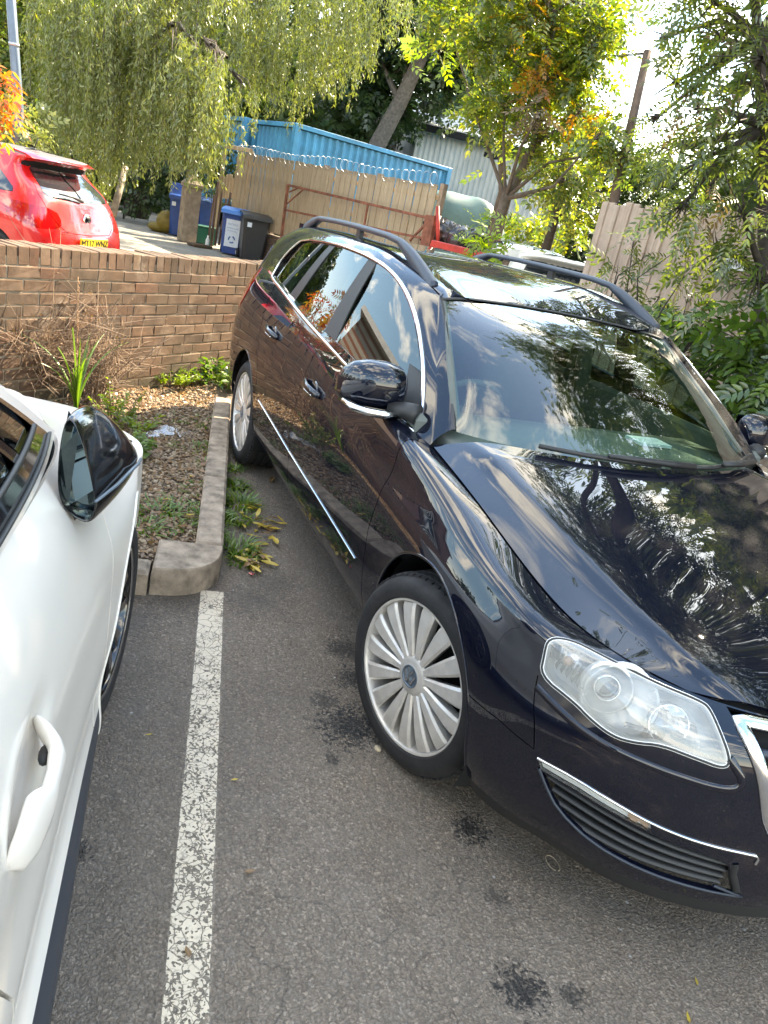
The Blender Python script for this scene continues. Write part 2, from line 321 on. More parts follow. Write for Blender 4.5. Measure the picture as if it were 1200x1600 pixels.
# ------------------------------------------------------------------ object helpers
def tag(o, label=None, cat=None, group=None, kind=None):
    for k, v in (('label', label), ('category', cat), ('group', group), ('kind', kind)):
        if v: o[k] = v
    return o
def empty(name, loc=(0, 0, 0), rz=0., label=None, cat=None, group=None):
    o = bpy.data.objects.new(name, None); COL.objects.link(o); o.location = loc; o.rotation_euler = (0, 0, rz)
    o.empty_display_size = .1
    return tag(o, label, cat, group)
def obj(name, me, m=None, parent=None, loc=None):
    o = bpy.data.objects.new(name, me); COL.objects.link(o)
    if m is not None and not me.materials: me.materials.append(m)
    if parent is not None: o.parent = parent
    if loc is not None: o.location = loc
    return o
def mesh_np(V, F, smooth=False, name='m'):
    """V (n,3); F (m,k) same-size faces"""
    V = np.asarray(V, np.float32); F = np.asarray(F, np.int32); k = F.shape[1]
    me = bpy.data.meshes.new(name); me.vertices.add(len(V)); me.vertices.foreach_set('co', V.ravel())
    me.loops.add(F.size); me.loops.foreach_set('vertex_index', F.ravel())
    me.polygons.add(len(F)); me.polygons.foreach_set('loop_start', np.arange(0, F.size, k, dtype=np.int32))
    me.polygons.foreach_set('loop_total', np.full(len(F), k, np.int32))
    if smooth: me.polygons.foreach_set('use_smooth', np.ones(len(F), bool))
    me.update(calc_edges=True); return me
class MB:
    """collects shapes into one mesh"""
    def __init__(s): s.v = []; s.f = []; s.sm = []
    def add(s, V, F, smooth=False, M=None):
        b = len(s.v)
        for p in V: s.v.append(tuple(M @ Vector(p)) if M is not None else tuple(p))
        for f in F: s.f.append(tuple(i+b for i in f)); s.sm.append(smooth)
        return s
    def box(s, c, d, M=None, rz=0., bev=0.):
        hx, hy, hz = d[0]/2, d[1]/2, d[2]/2
        if bev:
            b = bev; V = []
            for sz, ins in ((-hz, b), (-hz+b, 0), (hz-b, 0), (hz, b)):
                for sx, sy in ((-1, -1), (1, -1), (1, 1), (-1, 1)): V.append((sx*(hx-ins), sy*(hy-ins), sz))
            F = [(3, 2, 1, 0), (12, 13, 14, 15)]
            for k in range(3):
                for i in range(4): F.append((k*4+i, k*4+(i+1) % 4, k*4+4+(i+1) % 4, k*4+4+i))
        else:
            V = [(sx*hx, sy*hy, sz*hz) for sz in (-1, 1) for sx, sy in ((-1, -1), (1, -1), (1, 1), (-1, 1))]
            F = [(3, 2, 1, 0), (4, 5, 6, 7)]+[(i, (i+1) % 4, 4+(i+1) % 4, 4+i) for i in range(4)]
        T = Matrix.Translation(c) @ Matrix.Rotation(rz, 4, 'Z')
        if M is not None: T = M @ T
        return s.add(V, F, False, T)
    def tube(s, pts, r, n=8, cap=True, M=None, smooth=True):
        pts = [Vector(p) for p in pts]; rs = r if hasattr(r, '__len__') else [r]*len(pts)
        V = []; F = []; up = None
        for i, p in enumerate(pts):
            t = (pts[min(i+1, len(pts)-1)]-pts[max(i-1, 0)]).normalized()
            if up is None: up = Vector((0, 0, 1)) if abs(t.z) < .9 else Vector((1, 0, 0))
            a = t.cross(up).normalized(); b = a.cross(t).normalized(); up = b
            for k in range(n):
                an = 2*math.pi*k/n; V.append(p+(a*math.cos(an)+b*math.sin(an))*rs[i])
        for i in range(len(pts)-1):
            for k in range(n): F.append((i*n+k, i*n+(k+1) % n, (i+1)*n+(k+1) % n, (i+1)*n+k))
        if cap: F.append(tuple(reversed(range(n)))); F.append(tuple(range((len(pts)-1)*n, len(pts)*n)))
        return s.add(V, F, smooth, M)
    def lathe(s, prof, n=48, M=None, axis='Y', smooth=True, closed=False):
        """prof: (radius, offset along axis)"""
        V = []; F = []; m = len(prof)
        for k in range(n):
            a = 2*math.pi*k/n; ca, sa = math.cos(a), math.sin(a)
            for (r, o) in prof:
                V.append({'Y': (r*ca, o, r*sa), 'Z': (r*ca, r*sa, o), 'X': (o, r*ca, r*sa)}[axis])
        for k in range(n):
            k2 = (k+1) % n
            for i in range(m-1 if not closed else m):
                j = (i+1) % m; F.append((k*m+i, k*m+j, k2*m+j, k2*m+i))
        return s.add(V, F, smooth, M)
    def prism(s, poly, a, b, M=None, axis='Z'):
        """poly in 2D extruded from a to b"""
        n = len(poly); P = {'Z': lambda x, y, h: (x, y, h), 'Y': lambda x, y, h: (x, h, y), 'X': lambda x, y, h: (h, x, y)}[axis]
        V = [P(x, y, a) for x, y in poly]+[P(x, y, b) for x, y in poly]
        F = [tuple(reversed(range(n))), tuple(range(n, 2*n))]+[(i, (i+1) % n, n+(i+1) % n, n+i) for i in range(n)]
        return s.add(V, F, False, M)
    def sphere(s, c, r, n=12, m=8, M=None, sc=(1, 1, 1)):
        V = []; F = []
        for j in range(m+1):
            th = math.pi*j/m
            for i in range(n):
                ph = 2*math.pi*i/n; V.append((c[0]+r*sc[0]*math.sin(th)*math.cos(ph), c[1]+r*sc[1]*math.sin(th)*math.sin(ph), c[2]+r*sc[2]*math.cos(th)))
        for j in range(m):
            for i in range(n): F.append((j*n+i, (j+1)*n+i, (j+1)*n+(i+1) % n, j*n+(i+1) % n))
        return s.add(V, F, True, M)
    def mesh(s, name='m'):
        me = bpy.data.meshes.new(name); me.from_pydata([tuple(v) for v in s.v], [], s.f)
        me.polygons.foreach_set('use_smooth', s.sm); me.update(); return me
    def build(s, name, m, parent=None, fix=True, ang=None):
        me = s.mesh(name)
        if fix:
            bm = bmesh.new(); bm.from_mesh(me); bmesh.ops.recalc_face_normals(bm, faces=bm.faces); bm.to_mesh(me); bm.free()
        if ang is not None:
            me.polygons.foreach_set('use_smooth', [True]*len(me.polygons)); me.set_sharp_from_angle(angle=rad(ang))
        return obj(name, me, m, parent)
def loft(mb, rings, smooth=True, cap=True, M=None):
    n = len(rings[0]); V = [p for r in rings for p in r]; F = []
    for i in range(len(rings)-1):
        for k in range(n): F.append((i*n+k, i*n+(k+1) % n, (i+1)*n+(k+1) % n, (i+1)*n+k))
    if cap: F.append(tuple(reversed(range(n)))); F.append(tuple(range((len(rings)-1)*n, len(rings)*n)))
    mb.add(V, F, smooth, M)
def basis(o, x, z=(0, 0, 1)):
    """matrix with local X along x, Z near z, origin o"""
    x = Vector(x).normalized(); z = Vector(z); y = z.cross(x).normalized(); z = x.cross(y)
    return Matrix(((x.x, y.x, z.x, o[0]), (x.y, y.y, z.y, o[1]), (x.z, y.z, z.z, o[2]), (0, 0, 0, 1)))
def copy_tree(o, parent=None):
    c = o.copy(); COL.objects.link(c)
    if parent is not None: c.parent = parent
    for ch in list(o.children): copy_tree(ch, c)
    return c
# ------------------------------------------------------------------ spline surfaces
def ncs(x,Y):
    # natural cubic spline second derivatives; Y (n,...) 
    n=len(x);h=np.diff(x);A=np.zeros((n,n));A[0,0]=A[-1,-1]=1
    rhs=np.zeros_like(Y)
    for i in range(1,n-1):
        A[i,i-1]=h[i-1];A[i,i]=2*(h[i-1]+h[i]);A[i,i+1]=h[i]
        rhs[i]=6*((Y[i+1]-Y[i])/h[i]-(Y[i]-Y[i-1])/h[i-1])
    M=np.linalg.solve(A,rhs.reshape(n,-1)).reshape(Y.shape)
    return M
def sev(x,Y,M,t):
    i=np.clip(np.searchsorted(x,t)-1,0,len(x)-2);h=x[i+1]-x[i]
    a=(x[i+1]-t)/h;b=(t-x[i])/h
    return a,b,i,h
class Net:
    def __init__(s,uk,vk,P):
        s.u=np.array(uk,float);s.v=np.array(vk,float);s.P=np.array(P,float) # (nv,nu,3)
        s.Mu=ncs(s.u,s.P.transpose(1,0,2)) # (nu,nv,3)
        n=len(s.v);E=np.eye(n);s.Mv=ncs(s.v,E) # (n,n)
    def ev(s,u,v):
        u=np.atleast_1d(np.asarray(u,float));v=np.atleast_1d(np.asarray(v,float))
        a,b,i,h=sev(s.u,None,None,u)
        Pu=s.P.transpose(1,0,2)
        R=a[:,None,None]*Pu[i]+b[:,None,None]*Pu[i+1]+((a**3-a)*h*h/6)[:,None,None]*s.Mu[i]+((b**3-b)*h*h/6)[:,None,None]*s.Mu[i+1]
        a,b,i,h=sev(s.v,None,None,v);n=len(s.v);E=np.eye(n)
        W=a[:,None]*E[i]+b[:,None]*E[i+1]+((a**3-a)*h*h/6)[:,None]*s.Mv[i]+((b**3-b)*h*h/6)[:,None]*s.Mv[i+1]
        return np.einsum('pk,pkc->pc',W,R)
    def nrm(s,u,v,flip=1):
        e=2e-3
        u=np.atleast_1d(u);v=np.atleast_1d(v)
        du=s.ev(np.minimum(u+e,s.u[-1]),v)-s.ev(np.maximum(u-e,s.u[0]),v)
        dv=s.ev(u,np.minimum(v+e,s.v[-1]))-s.ev(u,np.maximum(v-e,s.v[0]))
        n=np.cross(du,dv)*flip
        return n/np.maximum(np.linalg.norm(n,axis=1),1e-12)[:,None]
# ---- A: body side, right side (y<0)
AU=[-4.95,-4.45,-4.0,-3.6,-3.05,-2.35,-1.6,-.9,-.42,0,.38,.68,.95,1.21,1.54]
AV=[.19,.28,.42,.60,.76,.86,.95,.985]
def A_ctrl():
    S=[]
    S.append([(-3.80,0,.33),(-3.83,0,.40),(-3.85,0,.50),(-3.85,0,.62),(-3.80,0,.78),(-3.77,0,.90),(-3.74,0,1.00),(-3.72,0,1.03)])
    S.append([(-3.76,-.42,.33),(-3.79,-.43,.40),(-3.81,-.44,.50),(-3.81,-.44,.62),(-3.77,-.44,.78),(-3.75,-.43,.90),(-3.72,-.42,1.00),(-3.70,-.42,1.03)])
    S.append([(-3.58,-.70,.32),(-3.62,-.74,.38),(-3.65,-.755,.48),(-3.66,-.765,.62),(-3.65,-.755,.78),(-3.64,-.73,.92),(-3.60,-.69,1.04),(-3.59,-.67,1.07)])
    S.append([(-3.28,-.79,.28),(-3.30,-.84,.34),(-3.32,-.865,.45),(-3.33,-.875,.61),(-3.33,-.865,.79),(-3.33,-.83,.94),(-3.30,-.775,1.09),(-3.30,-.75,1.11)])
    S.append([(-3.05,-.80,.25),(-3.05,-.86,.31),(-3.05,-.893,.43),(-3.05,-.903,.60),(-3.05,-.895,.79),(-3.05,-.865,.94),(-3.05,-.795,1.115),(-3.05,-.77,1.14)])
    S.append([(-2.35,-.80,.215),(-2.35,-.865,.29),(-2.35,-.898,.43),(-2.35,-.91,.60),(-2.35,-.905,.78),(-2.35,-.878,.92),(-2.35,-.822,1.075),(-2.35,-.80,1.105)])
    S.append([(-1.6,-.80,.20),(-1.6,-.86,.28),(-1.6,-.892,.42),(-1.6,-.905,.60),(-1.6,-.902,.77),(-1.6,-.882,.88),(-1.6,-.838,1.015),(-1.6,-.815,1.05)])
    S.append([(-.9,-.80,.195),(-.9,-.86,.28),(-.9,-.892,.42),(-.9,-.905,.60),(-.9,-.903,.76),(-.9,-.886,.85),(-.9,-.845,.97),(-.9,-.82,1.005)])
    S.append([(-.42,-.80,.19),(-.42,-.865,.28),(-.42,-.895,.42),(-.42,-.907,.60),(-.42,-.903,.75),(-.42,-.88,.83),(-.42,-.835,.925),(-.42,-.768,.912)])
    S.append([(0,-.80,.185),(0,-.865,.28),(0,-.90,.42),(0,-.91,.59),(0,-.90,.72),(0,-.868,.79),(0,-.81,.837),(.0,-.755,.842)])
    S.append([(.38,-.795,.178),(.385,-.855,.28),(.39,-.885,.41),(.395,-.89,.55),(.395,-.878,.66),(.392,-.85,.73),(.385,-.80,.770),(.38,-.735,.770)])
    S.append([(.55,-.68,.170),(.585,-.735,.26),(.60,-.765,.38),(.605,-.775,.50),(.60,-.77,.59),(.592,-.755,.67),(.58,-.72,.735),(.565,-.68,.752)])
    S.append([(.71,-.55,.167),(.745,-.575,.25),(.765,-.59,.36),(.77,-.59,.47),(.765,-.59,.56),(.752,-.59,.63),(.71,-.58,.70),(.68,-.57,.732)])
    S.append([(.84,-.31,.165),(.865,-.33,.25),(.88,-.34,.36),(.885,-.34,.46),(.88,-.34,.55),(.87,-.34,.63),(.825,-.34,.695),(.79,-.34,.715)])
    S.append([(.89,0,.165),(.915,0,.25),(.93,0,.36),(.935,0,.46),(.93,0,.55),(.915,0,.63),(.865,0,.695),(.83,0,.715)])
    return np.array(S).transpose(1,0,2)
A_=Net(AU,AV,A_ctrl())
# ---- G greenhouse
GU=[0,.5,1,1.6,2.2,2.7,3.05,3.45]
GV=[0,.14,.27,.33,.45,.70,.95]
Gc=[
[(-3.62,-.70,1.07),(-3.3,-.765,1.10),(-2.9,-.79,1.115),(-2.3,-.817,1.075),(-1.7,-.832,1.025),(-1.1,-.838,.985),(-.72,-.835,.957),(-.42,-.77,.915)],
[(-3.50,-.67,1.21),(-3.22,-.715,1.24),(-2.85,-.74,1.25),(-2.3,-.76,1.23),(-1.75,-.77,1.215),(-1.25,-.765,1.20),(-.92,-.745,1.165),(-.63,-.70,1.10)],
[(-3.38,-.62,1.33),(-3.12,-.65,1.355),(-2.8,-.665,1.38),(-2.3,-.675,1.395),(-1.8,-.68,1.395),(-1.4,-.67,1.38),(-1.12,-.65,1.335),(-.83,-.635,1.22)],
[(-3.30,-.56,1.385),(-3.08,-.60,1.405),(-2.78,-.62,1.425),(-2.3,-.63,1.438),(-1.85,-.63,1.438),(-1.48,-.62,1.425),(-1.22,-.60,1.388),(-1.0,-.58,1.33)],
[(-3.32,-.44,1.41),(-3.09,-.47,1.43),(-2.78,-.49,1.447),(-2.3,-.50,1.458),(-1.85,-.50,1.458),(-1.5,-.49,1.445),(-1.27,-.475,1.405),(-1.04,-.46,1.345)],
[(-3.38,-.22,1.42),(-3.12,-.23,1.445),(-2.78,-.24,1.462),(-2.3,-.25,1.465),(-1.85,-.25,1.462),(-1.53,-.245,1.445),(-1.30,-.24,1.41),(-1.075,-.23,1.352)],
[(-3.40,0,1.425),(-3.13,0,1.45),(-2.78,0,1.467),(-2.3,0,1.469),(-1.85,0,1.466),(-1.54,0,1.448),(-1.31,0,1.413),(-1.088,0,1.355)],
]
G_=Net(GU,GV,Gc)
# ---- H bonnet : u = along (cowl->nose), v = seam -> centre
HU=[0,.42,.75,.98,1.2]
HV=[0,.12,.30,.52,.76]
Hc=[
[(-.42,-.768,.912),(0,-.755,.842),(.38,-.735,.770),(.565,-.68,.752),(.68,-.57,.732)],
[(-.38,-.64,.948),(.03,-.635,.872),(.40,-.61,.80),(.60,-.565,.765),(.73,-.47,.730)],
[(-.30,-.45,.965),(.08,-.44,.893),(.44,-.42,.820),(.645,-.39,.775),(.78,-.34,.722)],
[(-.24,-.23,.97),(.12,-.22,.902),(.46,-.21,.832),(.67,-.19,.785),(.815,-.16,.725)],
[(-.21,0,.972),(.14,0,.906),(.47,0,.837),(.68,0,.79),(.83,0,.728)],
]
H_=Net(HU,HV,Hc)
# ---- W windscreen: u base->top, v edge->centre
WU=[0,.28,.55,.80]
WV=[0,.12,.32,.54,.74]
Wc=[
[(-.45,-.685,.965),(-.66,-.635,1.10),(-.85,-.595,1.225),(-1.015,-.565,1.325)],
[(-.38,-.60,.965),(-.62,-.56,1.12),(-.84,-.52,1.245),(-1.04,-.47,1.337)],
[(-.28,-.40,.967),(-.54,-.375,1.135),(-.80,-.35,1.27),(-1.065,-.32,1.345)],
[(-.225,-.20,.967),(-.50,-.19,1.14),(-.78,-.18,1.28),(-1.08,-.165,1.349)],
[(-.205,0,.967),(-.485,0,1.143),(-.77,0,1.283),(-1.085,0,1.350)],
]
W_=Net(WU,WV,Wc)
def inpoly(P, poly):
    poly = np.asarray(poly); x, y = P[:, 0], P[:, 1]; r = np.zeros(len(P), bool); n = len(poly)
    for i in range(n):
        x1, y1 = poly[i]; x2, y2 = poly[(i+1) % n]
        if y1 == y2: continue
        c = ((y1 > y) != (y2 > y)) & (x < (x2-x1)*(y-y1)/(y2-y1)+x1); r ^= c
    return r
def dense(pl, closed=True, step=.02):
    out = []; n = len(pl)
    for i in range(n if closed else n-1):
        a = np.array(pl[i][:2]); b = np.array(pl[(i+1) % n][:2]); k = max(1, int(np.linalg.norm(b-a)/step))
        for j in range(k): out.append(tuple(a+(b-a)*j/k))
    if not closed: out.append(tuple(pl[-1][:2]))
    return out
def smooth_poly(pl, closed=True, it=2, keep=()):
    """Chaikin corner rounding, keep = indices left sharp"""
    P = [tuple(p[:2]) for p in pl]; K = set(keep)
    for _ in range(it):
        Q = []; nk = set(); n = len(P)
        for i in range(n):
            if not closed and (i == 0 or i == n-1) or i in K: nk.add(len(Q)); Q.append(P[i]); continue
            a, b, c = np.array(P[i-1]), np.array(P[i]), np.array(P[(i+1) % n]); Q.append(tuple(b*.75+a*.25)); Q.append(tuple(b*.75+c*.25))
        P = Q; K = nk if closed else nk
    return P
def strip_poly(pl, w, sc=(1, 1)):
    P = np.array(dense(pl, False)); L = []; R = []
    for i in range(len(P)):
        t = P[min(i+1, len(P)-1)]-P[max(i-1, 0)]; t = t/np.linalg.norm(t); n = np.array([-t[1], t[0]])*w/2
        L.append(tuple(P[i]+n)); R.append(tuple(P[i]-n))
    return L+R[::-1]
def panels(net, ur, vr, du, dv, polys, label, flip=1, off=0., skirt=.010):
    """cut the surface along the closed polylines; label(centroids)->int per triangle, -1 = hole. returns {label: (V,F,N)}"""
    us = np.linspace(ur[0], ur[1], max(2, int((ur[1]-ur[0])/du)+1)); vs = np.linspace(vr[0], vr[1], max(2, int((vr[1]-vr[0])/dv)+1))
    pts = [(float(a), float(b)) for a in us for b in vs]; nu, nv = len(us), len(vs)
    allp = []; edges = []
    for pl in polys:
        d = dense(pl); b = len(allp); allp += d; edges += [(b+i, b+(i+1) % len(d)) for i in range(len(d))]
    if allp:
        Q = np.array(allp); G0 = np.array(pts); keep = np.ones(len(G0), bool); S = np.array([1/du, 1/dv])
        for i in range(0, len(G0), 2000):
            d = (((G0[i:i+2000, None]-Q[None])*S)**2).sum(2).min(1); keep[i:i+2000] = d > .09
        bd = (G0[:, 0] <= ur[0]+1e-6) | (G0[:, 0] >= ur[1]-1e-6) | (G0[:, 1] <= vr[0]+1e-6) | (G0[:, 1] >= vr[1]-1e-6)
        keep |= bd; pts = [p for p, k in zip(pts, keep) if k]
    b = len(pts); vv = [Vector(p) for p in pts]+[Vector(p) for p in allp]
    ov, oe, of, *_ = delaunay_2d_cdt(vv, [(i+b, j+b) for i, j in edges], [], 0, 1e-6)
    UV = np.array([tuple(v) for v in ov]); F = np.array([f for f in of if len(f) == 3])
    C = UV[F].mean(1)
    ok = (C[:, 0] > ur[0]-1e-6) & (C[:, 0] < ur[1]+1e-6) & (C[:, 1] > vr[0]-1e-6) & (C[:, 1] < vr[1]+1e-6)
    UVc = np.clip(UV, [ur[0], vr[0]], [ur[1], vr[1]])
    a = UV[F[:, 0]]; bb = UV[F[:, 1]]; c = UV[F[:, 2]]
    area = (bb[:, 0]-a[:, 0])*(c[:, 1]-a[:, 1])-(bb[:, 1]-a[:, 1])*(c[:, 0]-a[:, 0])
    neg = area < 0; F[neg] = F[neg][:, ::-1]; ok &= np.abs(area) > 1e-9
    P = net.ev(UVc[:, 0], UVc[:, 1]); N = net.nrm(UVc[:, 0], UVc[:, 1], flip)
    if flip < 0: F = F[:, ::-1]
    lab = label(C).copy(); lab[~ok] = -1; out = {}
    for L in sorted(set(lab.tolist())-{-1}):
        f = F[lab == L]; ids, inv = np.unique(f, return_inverse=True); f = inv.reshape(-1, 3)
        V = P[ids]+N[ids]*off; NN = N[ids]
        if skirt:
            e = np.concatenate([f[:, [0, 1]], f[:, [1, 2]], f[:, [2, 0]]]); key = np.sort(e, 1); kk = key[:, 0].astype(np.int64)*len(V)+key[:, 1]
            _, idx, cnt = np.unique(kk, return_index=True, return_counts=True); be = e[idx[cnt == 1]]
            nV = len(V); q = []; VV = [V]; NNN = [NN]
            A0, B0 = V[be[:, 0]], V[be[:, 1]]; nA, nB = NN[be[:, 0]], NN[be[:, 1]]; t = B0-A0; sn = np.cross(t, nA); sn /= np.maximum(np.linalg.norm(sn, axis=1), 1e-9)[:, None]
            m = len(be); VV += [A0, B0, B0-nB*skirt, A0-nA*skirt]; NNN += [sn]*4; i = np.arange(m)
            q = np.concatenate([np.stack([nV+m+i, nV+i, nV+3*m+i], 1), np.stack([nV+m+i, nV+3*m+i, nV+2*m+i], 1)])
            V = np.concatenate(VV); NN = np.concatenate(NNN); f = np.concatenate([f, q])
        out[L] = (V, f, NN)
    return out
def panel_obj(name, VFN, m, parent, mirror=False, label=None):
    V, F, N = VFN; F = np.asarray(F)
    if len(F) and np.einsum('ij,ij->i', np.cross(V[F[:, 1]]-V[F[:, 0]], V[F[:, 2]]-V[F[:, 0]]), N[F[:, 0]]).sum() < 0: F = F[:, ::-1]
    if mirror: V = V*[1, -1, 1]; N = N*[1, -1, 1]; F = F[:, ::-1]
    me = mesh_np(V, F, True, name); me.normals_split_custom_set_from_vertices(N.astype(float).tolist())
    o = obj(name, me, m, parent)
    if label: o['label'] = label
    return o
def both(name, VFN, m, parent):
    return panel_obj(name, VFN, m, parent), panel_obj(name, VFN, m, parent, True)
def line_tube(net, pl, r, off=0., flat=None, n=6, closed=False, step=.015, flip=1):
    """a trim strip following uv polyline on a surface; r half width, flat = thickness along the normal"""
    P = np.array(dense(pl, closed, step)); X = net.ev(P[:, 0], P[:, 1]); N = net.nrm(P[:, 0], P[:, 1], flip); X = X+N*off; m = len(X)
    fl = flat if flat else r; V = []; F = []
    for i in range(m):
        a, b = (i-1) % m if closed else max(i-1, 0), (i+1) % m if closed else min(i+1, m-1)
        t = X[b]-X[a]; t /= np.linalg.norm(t)+1e-12; s = np.cross(N[i], t); s /= np.linalg.norm(s)+1e-12
        for k in range(n):
            an = 2*math.pi*k/n; V.append(X[i]+s*math.cos(an)*r+N[i]*math.sin(an)*fl)
    for i in range(m if closed else m-1):
        j = (i+1) % m
        for k in range(n): F.append((i*n+k, i*n+(k+1) % n, j*n+(k+1) % n, j*n+k))
    if not closed: pass
    return V, F
def mirV(VF): V, F = VF; return [(v[0], -v[1], v[2]) for v in V], [tuple(reversed(f)) for f in F]
def trim(name, nets_pl, m, parent, mirror=True, **k):
    res = []
    for mi in ((False, True) if mirror else (False,)):
        mb = MB()
        for net, pl in nets_pl:
            VF = line_tube(net, pl, **k); VF = mirV(VF) if mi else VF; mb.add(VF[0], VF[1], True)
        res.append(mb.build(name, m, parent))
    return res
def inv_uv(net, pts, ax=(0, 2), x0=None):
    """uv of points given by two world coordinates"""
    U, V = np.meshgrid(np.linspace(net.u[0], net.u[-1], 300), np.linspace(net.v[0], net.v[-1], 60)); U = U.ravel(); V = V.ravel(); Q = net.ev(U, V)[:, ax]; out = []
    for p in pts:
        i = np.argmin(((Q-p)**2).sum(1)); x = np.array([U[i], V[i]]); e = 1e-4
        for _ in range(6):
            f0 = net.ev(x[0], x[1])[0, ax]-p
            J = np.stack([(net.ev(x[0]+e, x[1])[0, ax]-f0-p)/e, (net.ev(x[0], x[1]+e)[0, ax]-f0-p)/e], 1)
            try: d = np.linalg.solve(J, -f0)
            except Exception: break
            if np.abs(d).max() > .1: break
            x = x+d
        out.append((float(x[0]), float(x[1])))
    return out

# ------------------------------------------------------------------ the black estate car
def wheel_mesh(spokes=15, R=.32, w=.225):
    """outer face toward -Y, centre at origin"""
    parts = {}
    t = MB()
    prof = [(.232, .045), (.240, -.006), (.248, -.016), (.266, -.020), (.288, -.018), (.304, -.006), (.312, .012)]
    y0, y1 = .018, w-.03
    ys = np.linspace(y0, y1, 5)
    for i, y in enumerate(ys):
        prof += [(.320, y+.003), (.320, y+.030)] if i < 4 else []
        if i < 4: prof += [(.312, y+.032), (.312, ys[i+1]-.001)] if i < 3 else []
    prof += [(.312, w-.02), (.300, w-.005), (.26, w+.01), (.225, w)]
    t.lathe([(r, y) for r, y in prof], 96)
    parts['tyre'] = t
    b = MB()   # shoulder blocks cut by sipes
    for k in range(64):
        a0 = 2*math.pi*k/64; M = Matrix.Rotation(-a0, 4, 'Y')
        for (ya, yb, sh) in ((.004, .036, .10), (w-.062, w-.022, -.10)):
            b.add([(.3095, ya, -.011), (.3218 if ya > .01 else .3155, ya, -.011+sh*0), (.3215, yb, -.009), (.3095, yb, -.009), (.3095, ya, .011), (.3155 if ya < .01 else .3218, ya, .011), (.3215, yb, .013), (.3095, yb, .013)],
                  [(0, 1, 2, 3), (7, 6, 5, 4), (0, 4, 5, 1), (1, 5, 6, 2), (2, 6, 7, 3), (3, 7, 4, 0)], False, M)
    parts['tread_block'] = b
    r = MB()
    r.lathe([(.222, .05), (.2275, .004), (.229, -.006), (.226, -.011), (.220, -.010), (.2165, -.002), (.213, .022), (.205, .05), (.20, .12), (.205, .19), (.222, .2)], 96)
    parts['rim'] = r
    d = MB(); d.lathe([(.0, .085), (.205, .085)], 48); d.lathe([(.05, .06), (.14, .06), (.14, .084), (.05, .084)], 40); parts['brake_disc'] = d
    parts['spoke'] = []
    for k in range(spokes):
        s = MB(); M = Matrix.Rotation(2*math.pi*(k+.3)/spokes, 4, 'Y')
        rr = [.056, .09, .13, .17, .200, .2155]; hw = [.0085, .0128, .0175, .0222, .0255, .0265]; yy = [-.002, -.005, -.009, -.0105, -.0085, -.004]
        V = []; F = []
        for q in range(6):
            R_, h, y = rr[q], hw[q], yy[q]
            V += [(R_, y+.040, -h*.75), (R_, y+.006, -h-.0026), (R_, y, -h*.78), (R_, y+.0006, 0.), (R_, y, h*.78), (R_, y+.006, h+.0026), (R_, y+.040, h*.75)]
        for q in range(5):
            for c in range(6): F.append((q*7+c, q*7+c+1, q*7+c+8, q*7+c+7))
        s.add(V, F, False, M); parts['spoke'].append(s)
    h = MB(); h.lathe([(.0, -.0065), (.030, -.0065), (.034, -.0085), (.037, -.0065), (.046, -.006), (.056, -.002), (.062, .004), (.064, .04)], 60); parts['hub_cap'] = h
    e = MB(); e.lathe([(0., -.0075), (.0285, -.0075), (.0305, -.0105), (.0335, -.0105), (.035, -.006)], 48); parts['badge_disc'] = e
    # the lettering of the badge: a V over a W inside the ring
    g = MB()
    def bar(x0, z0, x1, z1, th=.0042):
        dx, dz = x1-x0, z1-z0; L = math.hypot(dx, dz); nx, nz = -dz/L*th/2, dx/L*th/2
        g.prism([(x0+nx, z0+nz), (x1+nx, z1+nz), (x1-nx, z1-nz), (x0-nx, z0-nz)], -.0112, -.008, axis='Y')
    for sgn in (-1, 1):
        bar(sgn*.011, .025, 0, .003); bar(sgn*.024, .012, sgn*.0105, -.022); bar(sgn*.0105, -.022, 0, -.001)
    parts['badge_letters'] = g
    return parts
def put_wheel(parent, loc, rz, mir, first=[None], matkey=None, wm=None, nm_scale=None):
    w = empty('wheel', loc); w.parent = parent
    w.rotation_euler = (0, 0, rz) if not mir else (0, 0, rz+math.pi)
    big = nm_scale or {}
    for nm, mt in (('tyre', M_RUBBER), ('tread_block', M_RUBBER), ('rim', M_SILVER), ('brake_disc', M_DARK), ('hub_cap', M_SILVER), ('badge_disc', M_CHROME), ('badge_letters', M_CHROME)):
        me = wm[nm]; o = obj(nm, me, None, w)
        if nm == 'tread_block': o['kind'] = 'stuff'
        k = .98 if nm in ('tyre', 'tread_block') else 1.05; o.scale = (k, 1, k)
        if matkey and nm in matkey: o.data = matkey[nm]
    for me in wm['spoke']: obj('spoke', me, None, w).scale = (1.05, 1, 1.05)
    return w
def build_wheel_meshes(mats=None, spokes=15):
    W = wheel_mesh(spokes); out = {}
    mm = {'tyre': M_RUBBER, 'tread_block': M_RUBBER, 'rim': M_SILVER, 'brake_disc': M_DARK, 'hub_cap': M_SILVER, 'badge_disc': M_LAMP, 'badge_letters': M_CHROME}
    if mats: mm.update({k: v for k, v in mats.items() if k != 'spoke'})
    def fin(mb, m, ang=35):
        me = mb.mesh(); bm = bmesh.new(); bm.from_mesh(me); bmesh.ops.remove_doubles(bm, verts=bm.verts, dist=1e-6); bmesh.ops.recalc_face_normals(bm, faces=bm.faces); bm.to_mesh(me); bm.free()
        me.polygons.foreach_set('use_smooth', [True]*len(me.polygons)); me.set_sharp_from_angle(angle=rad(ang)); me.materials.append(m); return me
    for k, m in mm.items(): out[k] = fin(W[k], m)
    out['spoke'] = [fin(s, (mats or {}).get('spoke', M_SILVER), 25) for s in W['spoke']]
    return out

